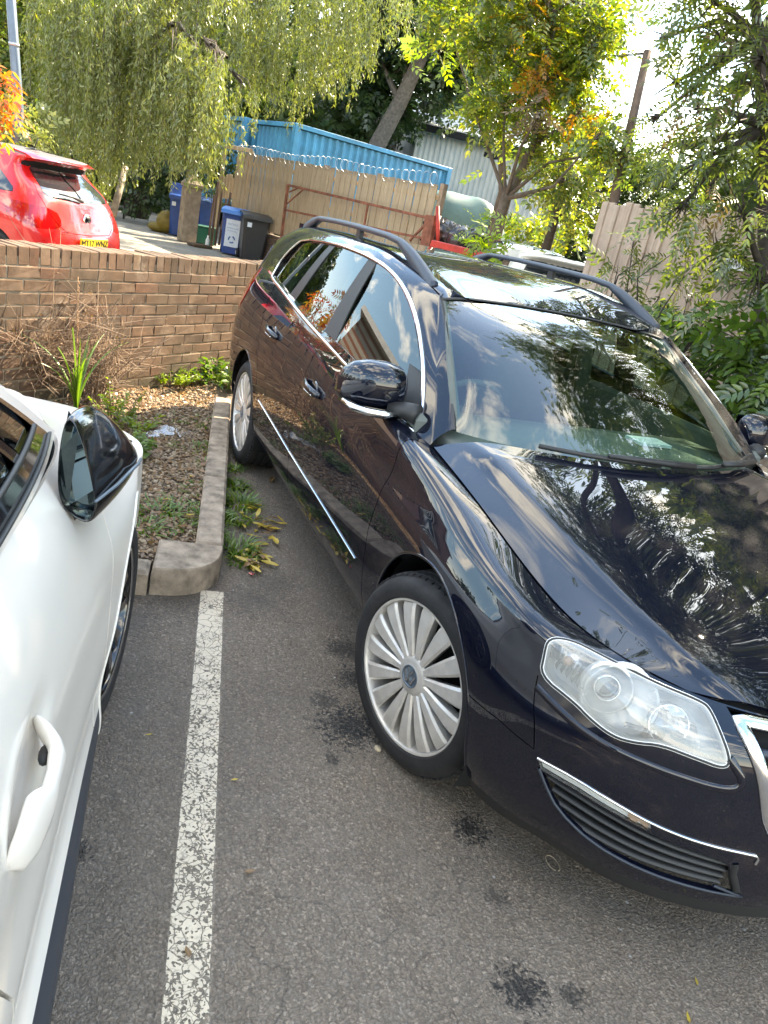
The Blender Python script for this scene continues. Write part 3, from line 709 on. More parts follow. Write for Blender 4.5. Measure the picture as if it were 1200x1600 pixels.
LEDGE = [(.533, .773), (.615, .768), (.734, .756), (.861, .761), (.95, .765), (1.033, .767), (1.072, .78), (1.082, .813), (1.061, .848), (1.045, .87)]
def build_estate():
    root = empty('estate_car', (0, 0, 0), 0, 'dark navy, nearly black estate car with roof rails and multi-spoke silver wheels, beside the kerb', 'car')
    # --- side body
    ARCH = [(0.025, .345, .352), (-2.70, .345, .352)]
    arch_uv = []
    for cx, cz, r in ARCH:
        pts = [(cx+r*math.cos(a), cz+r*math.sin(a)) for a in np.linspace(-.28, math.pi+.28, 40)]
        uv = inv_uv(A_, pts); uv = [(uv[0][0]+.0, .10)]+uv+[(uv[-1][0], .10)]; arch_uv.append(uv)
    HL = smooth_poly([(0.526, 0.807), (0.508, 0.86), (0.493, 0.914), (0.535, 0.949), (0.625, 0.962), (0.792, 0.974), (0.934, 0.977), (0.992, 0.975), (1.01, 0.968), (1.025, 0.934), (1.047, 0.865), (1.036, 0.838), (0.979, 0.845), (0.898, 0.845), (0.836, 0.812), (0.783, 0.796), (0.717, 0.803), (0.651, 0.816)], it=2)
    STRIP = [(0.616, 0.519), (0.731, 0.541), (0.843, 0.532), (0.931, 0.515), (0.942, 0.479), (0.852, 0.492), (0.743, 0.500), (0.632, 0.49)]
    INT = smooth_poly([(0.632, 0.484), (0.743, 0.493), (0.853, 0.485), (0.943, 0.472), (1.038, 0.457), (1.125, 0.436), (1.150, 0.363), (1.19, 0.297), (1.093, 0.301), (0.967, 0.314), (0.822, 0.339), (0.707, 0.39)], it=1, keep=(0, 7))
    GR = smooth_poly([(1.054, .982), (1.075, .935), (1.10, .865), (1.122, .81), (1.15, .70), (1.19, .58), (1.25, .52), (1.54, .50), (1.54, .982)], it=1, keep=(0, 7, 8))
    s_front = [(-.405, .99), (-.431, 0.954), (-.423, 0.872), (-.427, .695), (-.463, .582), (-.463, .45), (-.44, .33), (-.44, .15)]
    s_mid = [(-1.49, .99), (-1.507, .948), (-1.53, .886), (-1.55, .48), (-1.55, .15)]
    s_rear = [(-2.62, 1.0), (-2.60, .95), (-2.45, .80), (-2.335, .66), (-2.335, .52), (-2.28, .36), (-2.27, .27)]
    s_bump = [(.30, .518), (.325, 0.518), (.461, .545), (.594, .547), (.571, .658), (.521, .80)]
    s_rbump = [(-4.2, .62), (-3.6, .62), (-3.12, .60), (-3.05, .52)]
    s_gate = [(-4.19, 1.0), (-4.22, .80), (-4.24, .6)]
    seams = [strip_poly(s, w) for s, w in ((s_front, .0045), (s_mid, .0045), (s_rear, .0045), (s_bump, .004), (s_gate, .005))]
    lower = .245   # matte lip below
    def lab(C):
        u, v = C[:, 0], C[:, 1]; L = np.full(len(C), 0)
        def xs(s, v_):
            s = np.array(sorted(s, key=lambda p: p[1])); return np.interp(v_, s[:, 1], s[:, 0])
        f = xs(s_front, v); m = xs(s_mid, v); r = xs(s_rear, v)
        L[u > f] = 1                       # wing
        L[(u <= f) & (u > m)] = 2          # front door
        L[(u <= m) & (u > r)] = 3          # rear door
        L[(u <= r)] = 4                    # quarter
        bt = np.interp(u, [.30, .325, .461, .594, .60, .8, 1.6], [.518, .518, .545, .547, .99, .99, .99]); be = np.interp(v, [.547, .658, .80, .99], [.594, .571, .521, .50])
        L[(u > .28) & ((v < bt) & (u < .6) | (u >= be))] = 5
        L[(u < -3.12) & (v < .615)] = 6
        L[(u < xs(s_gate, v)) & (v >= .615)] = 7
        for s in seams: L[inpoly(C, s)] = -1
        for p in arch_uv: L[inpoly(C, p)] = -1
        for p in (HL, STRIP, INT, GR): L[inpoly(C, p)] = -1
        L[(v < lower) & (u > .25) & (L == 5)] = 8
        L[(v < .225) & (u < .25) & (u > -2.4) & (L > 0)] = 9
        return L
    lipline = [(.25, lower), (1.54, lower), (1.54, .19), (.25, .19)]
    sillline = [(-2.45, .225), (.25, .225), (.25, .19), (-2.45, .19)]
    R = panels(A_, (AU[0], AU[-1]), (AV[0], AV[-1]), .035, .03, seams+arch_uv+[HL, STRIP, INT, GR, lipline, sillline], lab)
    nm = {1: 'front_wing', 2: 'front_door', 3: 'rear_door', 4: 'rear_quarter_panel', 5: 'front_bumper', 6: 'rear_bumper', 7: 'tailgate', 8: 'bumper_lip', 9: 'sill_skirt'}
    for k, n_ in nm.items():
        if k in R: both(n_, R[k], M_BLACK if k in (8, 9) else M_PAINT, root)
    # liner behind the gaps
    def lab2(C):
        L = np.zeros(len(C), int)
        for p in arch_uv: L[inpoly(C, p)] = -1
        for p in (HL, INT, GR): L[inpoly(C, p)] = -1
        return L
    R2 = panels(A_, (AU[0], AU[-1]), (AV[0], AV[-1]), .08, .06, arch_uv+[HL, INT, GR], lab2, off=-.012, skirt=0)
    both('inner_shell', R2[0], M_DARK, root)
    # arch lips and liners
    for q, uv in enumerate(arch_uv):
        trim('arch_lip', [(A_, uv[1:-1])], M_PAINT, root, r=.006, off=-.003, flat=.006)
        for sgn in (-1, 1):
            mb = MB(); cx, cz, r = ARCH[q]; V = []; F = []
            an = np.linspace(-.45, math.pi+.45, 30)
            for a in an:
                for (rr, y) in ((r+.004, .862), (r+.012, .80), (r+.012, .58)): V.append((cx+rr*math.cos(a), sgn*y, cz+rr*math.sin(a)))
            for i in range(29):
                for j in range(2): F.append((i*3+j, i*3+j+1, i*3+j+4, i*3+j+3))
            b = len(V); V += [(cx+(r+.012)*math.cos(a), sgn*.58, cz+(r+.012)*math.sin(a)) for a in an]+[(cx, sgn*.58, cz)]
            F += [(b+i, b+i+1, b+30) for i in range(29)]
            mb.add(V, F, True); mb.build('arch_liner', M_DARK, root)
    # --- underside
    ub = MB(); ub.box((-1.6, 0, .30), (3.7, 1.1, .12)); ub.box((-1.35, 0, .31), (1.7, 1.6, .12)); ub.box((.40, 0, .31), (.5, .9, .12)); ub.build('underbody', M_DARK, root)
    # --- greenhouse
    DLO = smooth_poly([(1.098, 0.000), (1.09, .03), (1.075, 0.119), (1.12, .20), (1.206, 0.250), (1.814, 0.274), (2.213, 0.278), (2.565, 0.276), (2.796, 0.27), (2.989, 0.253), (3.127, 0.232), (3.225, 0.206), (3.294, 0.163), (3.332, 0.124), (3.355, 0.079), (3.36, 0.044), (3.34, .012), (3.319, -.002), (2.4, .002), (1.6, .002)], it=1)
    def labg(C):
        L = np.zeros(len(C), int); L[(C[:, 1] > .335)] = 1; L[inpoly(C, DLO)] = -1; return L
    roofline = [(0, .335), (3.45, .335), (3.45, .34), (0, .34)]
    def labg2(C):
        L = labg(C); L[inpoly(C, roofline)] = -1; return L
    RG = panels(G_, (0, 3.45), (0, .95), .06, .03, [DLO, roofline], labg2)
    both('window_surround', RG[0], M_PAINT, root)
    both('roof', RG[1], M_PAINT, root)
    # pillars + glass
    B0, B1 = [(2.30, .0), (2.47, .262)], [(2.452, .0), (2.588, .27)]
    C0, C1 = [(1.571, .0), (1.762, .262)], [(1.723, .0), (1.858, .27)]
    def xl(s, v): return np.interp(v, [s[0][1], s[1][1]], [s[0][0], s[1][0]])
    pb = B0[:1]+[(B0[1][0]+.01, .29)]+[(B1[1][0]+.01, .29)]+B1[:1]; pc = C0[:1]+[(C0[1][0]+.01, .29)]+[(C1[1][0]+.01, .29)]+C1[:1]
    TRI = [(3.17, -.02), (3.19, .115), (3.40, .13), (3.40, -.02)]
    def labw(C):
        u, v = C[:, 0], C[:, 1]; L = np.where(u > xl(B1, v), 1, np.where(u < xl(C0, v), 3, 2)); L[inpoly(C, pb)] = 4; L[inpoly(C, pc)] = 5; L[inpoly(C, TRI) & (u > 3.1)] = 6
        o = inpoly(C, DLO); L[~o] = -1; return L
    RWn = panels(G_, (0, 3.45), (0, .33), .08, .04, [DLO, pb, pc, TRI], labw, off=-.006, skirt=.004)
    GP = np.concatenate([RWn[k][0] for k in RWn]); Q_ = lambda X: np.stack([np.ones(len(X)), X[:, 0], X[:, 2], X[:, 0]**2, X[:, 0]*X[:, 2]*.0, X[:, 2]**2], 1)
    cf = np.linalg.lstsq(Q_(GP), GP[:, 1], rcond=None)[0]
    for k in RWn:   # the panes are gently curved sheets, not bent like the frame
        V_, F_, N_ = RWn[k]; y = Q_(V_)@cf
        if k < 4: V_ = V_.copy(); V_[:, 1] = V_[:, 1]*.35+y*.65
        n_ = np.stack([cf[1]+2*cf[3]*V_[:, 0], -np.ones(len(V_)), cf[2]+2*cf[5]*V_[:, 2]], 1); n_ /= np.linalg.norm(n_, axis=1)[:, None]
        if k < 5: RWn[k] = (V_, F_, n_)
    for k, n_, m in ((1, 'front_door_window', M_GLASS), (2, 'rear_door_window', M_GLASS), (3, 'rear_quarter_window', M_GLASS), (4, 'door_pillar', M_BLACK), (5, 'rear_pillar', M_BLACK), (6, 'mirror_corner', M_BLACK)):
        both(n_, RWn[k], m, root)
    def sc_poly(pl, k):
        c = np.mean(np.array(pl), 0); return [tuple(c+(np.array(p)-c)*k) for p in pl]
    trim('window_chrome', [(G_, DLO)], M_CHROME, root, r=.0095, off=.002, flat=.006, closed=True)
    g2 = [(B0[0], B0[1]), (B1[0], B1[1]), (C0[0], C0[1]), (C1[0], C1[1])]
    # --- windscreen
    A0 = G_.ev(np.full(20, 3.45), np.linspace(0, .33, 20)); W0 = W_.ev(np.linspace(0, .8, 20), np.zeros(20))
    nG = G_.nrm(np.full(20, 3.44), np.linspace(0.001, .33, 20)); nW = W_.nrm(np.linspace(0, .8, 20), np.zeros(20), -1)
    for mi in (False, True):
        V = []; N = []; F = []
        for i in range(20):
            for j in range(7):
                t = j/6; p = A0[i]*(1-t)+W0[i]*t; n_ = nG[i]*(1-t)+(nW[i]*.6+nG[i]*.4)*t; n_ /= np.linalg.norm(n_); p = p+n_*.010*math.sin(math.pi*t)+n_*.004*t; V.append(p); N.append(n_)
        for i in range(19):
            for j in range(6): F.append((i*7+j, i*7+j+1, i*7+j+8, i*7+j+7))
        F = np.array([(a, b, c) for a, b, c, d in F]+[(a, c, d) for a, b, c, d in F])
        panel_obj('windscreen_pillar', (np.array(V), F, np.array(N)), M_PAINT, root, mi)
    A1 = G_.ev(np.full(24, 3.45), np.linspace(.33, .95, 24)); W1 = W_.ev(np.full(24, .8), np.linspace(0, .74, 24)); N1 = G_.nrm(np.full(24, 3.44), np.linspace(.33, .949, 24))
    for mi in (False, True):
        V = []; N = []; F = []
        for i in range(24):
            for j in range(3): t = j/2; V.append(A1[i]*(1-t)+(W1[i]+[0, 0, .004])*t+[0, 0, .002*(1-t)]); N.append(N1[i])
        for i in range(23):
            for j in range(2): a = i*3+j; F += [(a, a+1, a+4), (a, a+4, a+3)]
        panel_obj('roof_header', (np.array(V), np.array(F), np.array(N)), M_PAINT, root, mi)
    def full(net, ur, vr, nu, nv, off, flip, m, name):
        U, Vv = np.meshgrid(np.linspace(*ur, nu), np.linspace(*vr, nv), indexing='ij'); P = net.ev(U.ravel(), Vv.ravel()); N = net.nrm(U.ravel(), Vv.ravel(), flip)
        P = P+N*off; P = P.reshape(nu, nv, 3); N = N.reshape(nu, nv, 3); PL = np.concatenate([P, (P*[1, -1, 1])[:, -2::-1]], 1); NL = np.concatenate([N, (N*[1, -1, 1])[:, -2::-1]], 1); k = PL.shape[1]
        F = []
        for i in range(nu-1):
            for j in range(k-1): a = i*k+j; F += [(a, a+1, a+k+1), (a, a+k+1, a+k)]
        F = np.array(F)
        if flip < 0: F = F[:, ::-1]
        return panel_obj(name, (PL.reshape(-1, 3), F, NL.reshape(-1, 3)), m, root)
    ws = full(W_, (0, .8), (0, .74), 24, 14, -.002, -1, M_SCREEN, 'windscreen')
    gk = MB()
    for mi in (False, True):
        for pl, r_ in (([(0, .004), (.8, .004)], .010), ([(.795, 0), (.795, .74)], .009)):
            VF = line_tube(W_, pl, r_, .0015, .003, flip=-1); VF = mirV(VF) if mi else VF; gk.add(*VF, True)
    gk.build('windscreen_gasket', M_BLACK, root)
    # --- bonnet
    def labh(C):
        L = np.zeros(len(C), int); L[C[:, 1] < .0025] = -1; return L
    class HB:   # bonnet surface with its two long creases
        u, v = H_.u, H_.v
        def ev(s, u, v):
            P = H_.ev(u, v); u = np.atleast_1d(u); v = np.atleast_1d(v); cv = np.interp(u, [0, .2, .5, .9, 1.2], [.135, .145, .16, .175, .15])
            d = v-cv; h = np.where(d < 0, np.exp(-(d/.040)**2), np.exp(-(d/.16)**2)); P = P.copy(); P[:, 2] += .014*h*np.interp(u, [0, .12, 1.0, 1.2], [.2, 1, 1, .5]); return P
        nrm = Net.nrm
    hb = HB(); RH = panels(hb, (0, 1.2), (0.0065, .76), .03, .015, [], lambda C: np.zeros(len(C), int))
    both('bonnet', RH[0], M_PAINT, root)
    R3 = panels(H_, (0, 1.2), (0, .76), .1, .1, [], lambda C: np.zeros(len(C), int), off=-.02, skirt=0); both('bonnet_underside', R3[0], M_DARK, root)
    # --- headlights
    def labl(C):
        L = np.full(len(C), -1); L[inpoly(C, HL)] = 0; return L
    RL = panels(A_, (.4, 1.15), (.75, .985), .02, .015, [HL], labl, off=.002, skirt=.03)
    RB = panels(A_, (.4, 1.15), (.75, .985), .02, .015, [HL], labl, off=-.085, skirt=0)
    def hlobj(mi):
        sg = -1 if mi else 1
        hd = panel_obj('headlight', RL[0], M_HAZYLENS, root, mi)
        panel_obj('lamp_housing', RB[0], M_WHITEPLASTIC, hd, mi)
        mb = MB(); VF = line_tube(A_, HL, .0085, -.008, .012, closed=True); VF = mirV(VF) if mi else VF; mb.add(*VF, True); mb.build('lamp_bezel', M_WHITEPLASTIC, hd)
        # walls of the housing
        P = np.array(dense(HL, True, .015)); X = A_.ev(P[:, 0], P[:, 1]); N = A_.nrm(P[:, 0], P[:, 1]); m = len(X)
        V = np.concatenate([X-N*.004, X-N*.085])*[1, sg*1., 1]; F = [(i, (i+1) % m, m+(i+1) % m, m+i) for i in range(m)]
        w = MB().add(V, F, True); w.build('lamp_side_wall', M_REFLECT, hd)
        def lampdisc(uv, r, depth, ring_m, lens=True, off=.030):
            p = A_.ev(*uv)[0]; n = A_.nrm(*uv)[0]; ax = n*.6+np.array([1., -.35, .12])*.4; ax /= np.linalg.norm(ax); c = p-n*off
            if mi: c = c*[1, -1, 1]; ax = ax*[1, -1, 1]
            Z = Vector(ax); Mx = Z.to_track_quat('Z', 'Y').to_matrix().to_4x4(); Mx.translation = Vector(c)
            a = MB(); a.lathe([(r*.42, -depth), (r*.6, -depth*.55), (r*.82, -.012), (r*.96, .004), (r, .006), (r*1.05, .004), (r*1.06, -.02)], 40, Mx, 'Z'); a.build('reflector_bowl', ring_m, hd)
            if lens == 0: return
            if lens is True:
                c2 = MB(); c2.lathe([(0, .012), (r*.2, .010), (r*.36, .001), (r*.44, -.014)], 32, Mx, 'Z'); c2.build('projector_lens', M_LENS, hd)
                c3 = MB(); c3.lathe([(r*.46, -.02), (r*.47, .004), (r*.53, .006), (r*.56, -.01), (r*.6, -.03)], 32, Mx, 'Z'); c3.build('projector_ring', M_CHROME, hd)
                c4 = MB(); c4.lathe([(0, -.03), (r*.44, -.03)], 24, Mx, 'Z'); c4.build('projector_back', M_RAIL, hd)
            else:
                c2 = MB(); c2.lathe([(0, -depth), (r*.5, -depth)], 24, Mx, 'Z'); c2.sphere(tuple(Mx @ Vector((0, 0, -depth*.5))), r*.16); c2.build('bulb', M_REFLECT, hd)
        lampdisc((.770, .885), .084, .028, M_WHITEPLASTIC, 0, .036); lampdisc((.722, .902), .056, .035, M_WHITEPLASTIC, True, .018)
        lampdisc((.915, .905), .045, .055, M_REFLECT, False)
        # slanted reflector fins of the inner and the indicator chamber
        fn = MB()
        def uvp(u, v, o):
            p = A_.ev(u, v)[0]-A_.nrm(u, v)[0]*o; return (p[0], sg*p[1], p[2])
        for (a, b, c, d) in (((.86, .86), (.99, .862), (.995, .94), (.90, .95)),):
            V = [uvp(*a, .03), uvp(*b, .012), uvp(*c, .05), uvp(*d, .07)]; fn.add(V, [(0, 1, 2, 3)])
        fn.build('reflector_fin', M_REFLECT, hd)
        f2 = MB()
        for k in range(5):
            u0 = .535+k*.022
            f2.add([uvp(u0, .84+.01*k*0, .05), uvp(u0+.018, .84, .03), uvp(u0+.018, .925, .03), uvp(u0, .925, .05)], [(0, 1, 2, 3)])
        f2.build('indicator_reflector', M_REFLECT, hd)
        am = MB(); am.sphere(uvp(.575, .885, .03), .012); am.build('indicator_bulb', M_AMBER, hd)
        br = MB(); br.add([uvp(.80, .835, .006), uvp(.885, .862, .006), uvp(.885, .868, .02), uvp(.80, .845, .02)], [(0, 1, 2, 3)]); br.build('chamber_rib', M_CHROME, hd)
        am2 = MB(); am2.add([uvp(.90, .852, .012), uvp(1.0, .852, .012), uvp(.985, .872, .03), uvp(.91, .874, .03)], [(0, 1, 2, 3)]); am2.build('amber_reflector', simple_amb, hd)
        g = MB(); VF = line_tube(A_, HL, .0035, .0015, .003, closed=True); VF = mirV(VF) if mi else VF; g.add(*VF, True); g.build('lamp_seal', M_BLACK, hd)
    simple_amb = simple('dull_amber_reflector', (.62, .42, .34), .35)
    hlobj(False); hlobj(True)
    # --- side lamp strip, lower intake with blades
    def labs(C):
        L = np.full(len(C), -1); L[inpoly(C, STRIP)] = 0; return L
    RS = panels(A_, (.58, .98), (.44, .56), .02, .02, [STRIP], labs, off=.001, skirt=.01); RSb = panels(A_, (.58, .98), (.44, .56), .02, .02, [STRIP], labs, off=-.012, skirt=0)
    both('running_lamp', RS[0], M_LENS, root); both('running_lamp_back', RSb[0], M_WHITEPLASTIC, root)
    mbs = []
    trim('bumper_chrome_line', [(A_, smooth_poly([(.612, .524), (.731, .546), (.843, .537), (.94, .519), (1.054, .503), (1.165, .495), (1.18, .485), (1.18, .45)], False, 1))], M_CHROME, root, r=.0035, off=.001, flat=.004)
    trim('intake_chrome_line', [(A_, smooth_poly([(.625, .49), (.66, .44), (.707, .387), (.822, .337), (.967, .311), (1.093, .297), (1.196, .293), (1.12, .325)], False, 1, keep=(6,)))], M_RAIL, root, r=.004, off=.001, flat=.004)
    def labi(C):
        L = np.full(len(C), -1); L[inpoly(C, INT)] = 0; return L
    RI = panels(A_, (.58, 1.25), (.26, .52), .03, .03, [INT], labi, off=-.06, skirt=0); both('intake_back', RI[0], M_DARK, root)
    for k in range(4):
        v0 = [(.655+.022*k, .462-.033*k), (.75+.01*k, .462-.037*k), (.86, .452-.037*k), (.95, .438-.035*k), (1.04, .423-.032*k), (1.14, .405-.029*k)]
        for mi in (False, True):
            P = np.array(dense(v0, False, .03)); X = A_.ev(P[:, 0], P[:, 1]); N = A_.nrm(P[:, 0], P[:, 1]); V = []; F = []
            for i in range(len(X)):
                for (o, dz) in ((-.010, -.0025), (-.008, .0025), (-.034, .004), (-.036, .001)): q = X[i]+N[i]*o+np.array([0, 0, dz]); V.append((q[0], -q[1] if mi else q[1], q[2]))
            for i in range(len(X)-1):
                for j in range(4): F.append((i*4+j, i*4+(j+1) % 4, i*4+4+(j+1) % 4, i*4+4+j))
            MB().add(V, F, True).build('intake_blade', M_BLACK, root)
    trim('intake_end', [(A_, [(1.14, .435), (1.15, .38), (1.18, .31)])], M_BLACK, root, r=.012, off=-.006, flat=.01)
    # --- front grille
    trim('grille_frame', [(A_, smooth_poly([(1.54, .972), (1.075, .965), (1.098, .90), (1.135, .79), (1.17, .66), (1.22, .56), (1.28, .53), (1.54, .515)], False, 1, keep=(1,)))], M_CHROME, root, r=.017, off=.0, flat=.007, n=8)
    def labgr(C):
        L = np.full(len(C), -1); L[inpoly(C, GR)] = 0; return L
    RGr = panels(A_, (1.03, 1.54), (.48, .985), .03, .03, [GR], labgr, off=-.035, skirt=0); both('grille_back', RGr[0], M_DARK, root)
    for k in range(5):
        vv = .90-k*.075; trim('grille_slat', [(A_, [(1.11+.022*k, vv), (1.54, vv)])], M_RAIL, root, r=.011, off=-.016, flat=.011)
    trim('bumper_ledge', [(A_, smooth_poly(LEDGE, False, 2))], M_PAINT, root, r=.011, off=-.0025, flat=.0075, n=10)
    both('indicator_end', panels(A_, (.88, .96), (.45, .54), .02, .02, [], lambda C: np.where(inpoly(C, STRIP), 0, -1), off=-.009, skirt=0)[0], M_AMBER, root)
    # number plate
    pl = empty('number_plate', (0, 0, 0)); pl.parent = root
    mb = MB(); mb.box((.955, 0, .40), (.012, .52, .111), bev=.002); mb.build('plate_panel', M_PLATEW, pl)
    mb = MB(); mb.box((.948, 0, .40), (.012, .56, .15), bev=.004); mb.build('plate_holder', M_BLACK, pl)
    # --- chrome strip along the doors
    trim('sill_chrome_strip', [(A_, [(-2.24, .524), (-1.552, .48)])], M_CHROME, root, r=.0032, off=.002, flat=.004)
    trim('sill_chrome_strip', [(A_, [(-1.548, .48), (-.54, .432)])], M_CHROME, root, r=.0032, off=.002, flat=.004)
    # --- door handles
    for (u, v) in ((-1.36, .828), (-2.235, .85)):
        for sg in (1, -1):
            p = A_.ev(u, v)[0]; n = A_.nrm(u, v)[0]; t = A_.ev(u+.01, v+.0)[0]-p; t /= np.linalg.norm(t)
            if sg < 0: p = p*[1, -1, 1]; n = n*[1, -1, 1]; t = t*[1, -1, 1]
            T = Matrix.Identity(4); b = Vector(n).cross(Vector(t)); T = Matrix(((t[0], b[0], n[0], p[0]), (t[1], b[1], n[1], p[1]), (t[2], b[2], n[2], p[2]), (0, 0, 0, 1)))
            h = MB(); rings = []
            for (x, o, hw, th) in ((-.115, .002, .012, .006), (-.105, .012, .016, .010), (-.08, .024, .017, .011), (0, .034, .016, .010), (.07, .027, .016, .011), (.10, .014, .015, .012), (.112, .003, .011, .008)):
                rings.append([(x, hw*math.cos(a), o+th*math.sin(a)) for a in np.linspace(0, 2*math.pi, 13)[:-1]])
            loft(h, rings, M=T); ho = h.build('door_handle', M_PAINT, root)
            c = MB(); c.sphere((0, 0, .0), .036, 16, 8, T, (1.55, 1, .18)); c.build('handle_recess', M_BLACKGLOSS, ho)
            k = MB(); k.tube([(-.09, -.013, .028), (0, -.014, .038), (.08, -.013, .028)], .0035, M=T); k.build('handle_chrome', M_CHROME, ho)
    # --- mirrors
    for sg in (1, -1):
        mr = empty('door_mirror', (0, 0, 0)); mr.parent = root
        def P3(x, y, z): return (x, y*sg, z)
        h = MB(); rings = []
        for (y, cx, cz, rx, rz) in ((-.80, -.665, 1.035, .045, .050), (-.825, -.665, 1.038, .078, .072), (-.88, -.668, 1.040, .088, .082), (-.94, -.680, 1.038, .085, .080), (-.985, -.70, 1.030, .07, .070), (-1.010, -.715, 1.022, .047, .052), (-1.022, -.725, 1.016, .02, .025)):
            ring = []
            for a in np.linspace(0, 2*math.pi, 25)[:-1]:
                ca, sa = math.cos(a), math.sin(a); px_ = cx+rx*(abs(ca)**.75)*np.sign(ca)*(1 if ca > 0 else .35); pz = cz+rz*(abs(sa)**.8)*np.sign(sa)
                ring.append(P3(px_, y, pz))
            rings.append(ring)
        loft(h, rings); h.build('mirror_cap', M_PAINT, mr)
        b = MB(); rings = []
        for (y, x, z0, z1, dx) in ((-.80, -.655, .955, .985, .05), (-.88, -.655, .945, .972, .075), (-.96, -.675, .947, .972, .07), (-1.005, -.70, .958, .98, .045)):
            rings.append([P3(x+dx, y, z0+.006), P3(x+dx*.9, y, z1), P3(x-dx*.5, y, z1), P3(x-dx*.5, y, z0)])
        loft(b, rings, False); b.build('mirror_base', M_BLACKGLOSS, mr)
        c = MB(); c.tube([P3(-.560, -.845, .966), P3(-.563, -.90, .962), P3(-.578, -.95, .962), P3(-.607, -.99, .966), P3(-.65, -1.015, .975)], [.010, .0145, .0145, .013, .009], 10); c.build('mirror_signal_strip', M_CHROME, mr)
        a = MB(); a.tube([P3(-.60, -.86, .975), P3(-.56, -.82, .985), P3(-.52, -.79, .985)], [.026, .030, .036], 12); a.build('mirror_arm', M_BLACK, mr)
        g = MB(); g.box(P3(-.705, -.90, 1.04), (.004, .17, .12)); g.build('mirror_pane', M_MIRROR, mr)
    # --- roof rails
    for sg in (1, -1):
        r_ = MB(); rings = []
        X = [-3.05, -3.03, -3.0, -2.95, -2.88, -2.78, -2.6, -2.4, -2.15, -1.85, -1.65, -1.5, -1.4, -1.32, -1.25, -1.18, -1.13, -1.10, -1.09]
        for x in X:
            e = max(0, min(1, (x+3.055)/.30, (-1.085-x)/.44)); e = math.sin(e*math.pi/2)**.9
            q = G_.ev(np.interp(x, [-3.2, -2.78, -2.3, -1.85, -1.5, -1.27, -1.06], [.4, 1, 1.6, 2.2, 2.7, 3.05, 3.4]), .385)[0]
            zt = q[2]+.004+.056*e; y = -.572*1.0 if x < -1.4 else -.572+(x+1.4)*.02
            zb = zt-.027-(.0 if e > .985 else .045*(1-e)**.4); w = .017+.004*(1-e)
            rings.append([(x, sg*(y-w), zb), (x, sg*(y-w*1.05), zb+(zt-zb)*.5), (x, sg*(y-w*.7), zt-.003), (x, sg*y, zt), (x, sg*(y+w*.7), zt-.003), (x, sg*(y+w*1.05), zb+(zt-zb)*.5), (x, sg*(y+w), zb)])
        loft(r_, rings); ro = r_.build('roof_rail', M_RAIL, root)
        for x, z in ((-2.05, 1.452),):
            f = MB(); f.box((x, sg*-.572, z+.018), (.05, .022, .06), bev=.004); f.build('rail_foot', M_BLACK, ro)
    # --- wipers
    def wpt(u, v, o, right=True):
        p = W_.ev(u, v)[0]+W_.nrm(u, v, -1)[0]*o; return (p[0], p[1] if right else -p[1], p[2])
    for (blade, arm) in (([(.035, .33, 1), (.032, .46, 1), (.03, .60, 1), (.026, .72, 0), (.022, .52, 0)], [(.0, .74, 1), (.015, .60, 1), (.032, .50, 1)]),
                         ([(.055, .60, 0), (.045, .45, 0), (.035, .30, 0), (.028, .16, 0)], [(.0, .10, 0), (.02, .22, 0), (.045, .40, 0)])):
        w = empty('wiper', (0, 0, 0)); w.parent = root
        def PP(l, o): return [wpt(u, v, o, r == 1) for u, v, r in l]
        if blade[0][2] == 1: bl = [wpt(.004, .28, .020), wpt(.002, .44, .022), wpt(.0, .60, .024), wpt(.0, .73, .024)]; am = [wpt(.0, .60, .03, False), wpt(.0, .72, .038, False), wpt(.0, .62, .040), wpt(.002, .52, .036)]
        else: bl = [wpt(.0, .70, .024, False), wpt(.004, .48, .022, False), wpt(.012, .28, .022, False), wpt(.028, .06, .022, False)]; am = [wpt(.0, .14, .03, False), wpt(.0, .30, .040, False), wpt(.006, .42, .038, False)]
        MB().tube(bl, .0085, 6).build('wiper_blade', M_BLACK, w); MB().tube(am, [.014, .012, .010, .008][:len(am)], 6).build('wiper_arm', M_BLACK, w)
    # --- tail lamps, tailgate glass
    TL = smooth_poly([(-3.50, 1.0), (-3.30, .97), (-3.16, .93), (-3.24, .86), (-3.42, .815), (-3.60, .80), (-3.95, .80), (-3.95, .98)], it=1)
    def labt(C):
        L = np.full(len(C), -1); L[inpoly(C, TL)] = 0; return L
    RT_ = panels(A_, (-4.1, -3.1), (.76, .985), .03, .03, [TL], labt, off=.004, skirt=.01); both('tail_lamp', RT_[0], M_REDLENS, root)
    mb = MB(); V = [(-3.66, -.60, 1.09), (-3.66, .60, 1.09), (-3.40, .48, 1.38), (-3.40, -.48, 1.38)]; mb.add(V, [(0, 1, 2, 3)]); mb.build('tailgate_window', M_DARKGLASS, root)
    mb = MB(); mb.box((-3.62, 0, 1.06), (.14, 1.34, .08)); mb.box((-3.40, 0, 1.40), (.14, 1.0, .05)); mb.build('tailgate_frame', M_PAINT, root)
    # --- cabin
    cb = MB(); cb.box((-1.9, 0, .44), (2.9, 1.5, .06)); cb.build('cabin_floor', M_SEAT, root)
    d = MB(); ring = []
    for y in (-.70, -.35, 0, .35, .70):
        ring.append([(-.42, y, .80), (-.40, y, .93), (-.62, y, .945+.012*math.cos(y*3)), (-.84, y, .93), (-.90, y, .86), (-.86, y, .70)])
    loft(d, ring, True); d.build('dashboard', M_TRIMGREY, root)
    sw = MB(); M = Matrix.Translation((-1.0, -.36, .88)) @ Matrix.Rotation(rad(-66), 4, 'Y')
    sw.lathe([(.175+.013*math.cos(a), .013*math.sin(a)) for a in np.linspace(0, 2*math.pi, 9)[:-1]], 36, M, 'Z', closed=True)
    for a in (0, 2.1, -2.1): sw.box((.09*math.cos(a), .09*math.sin(a), 0), (.16 if a == 0 else .03, .03 if a == 0 else .15, .015), M)
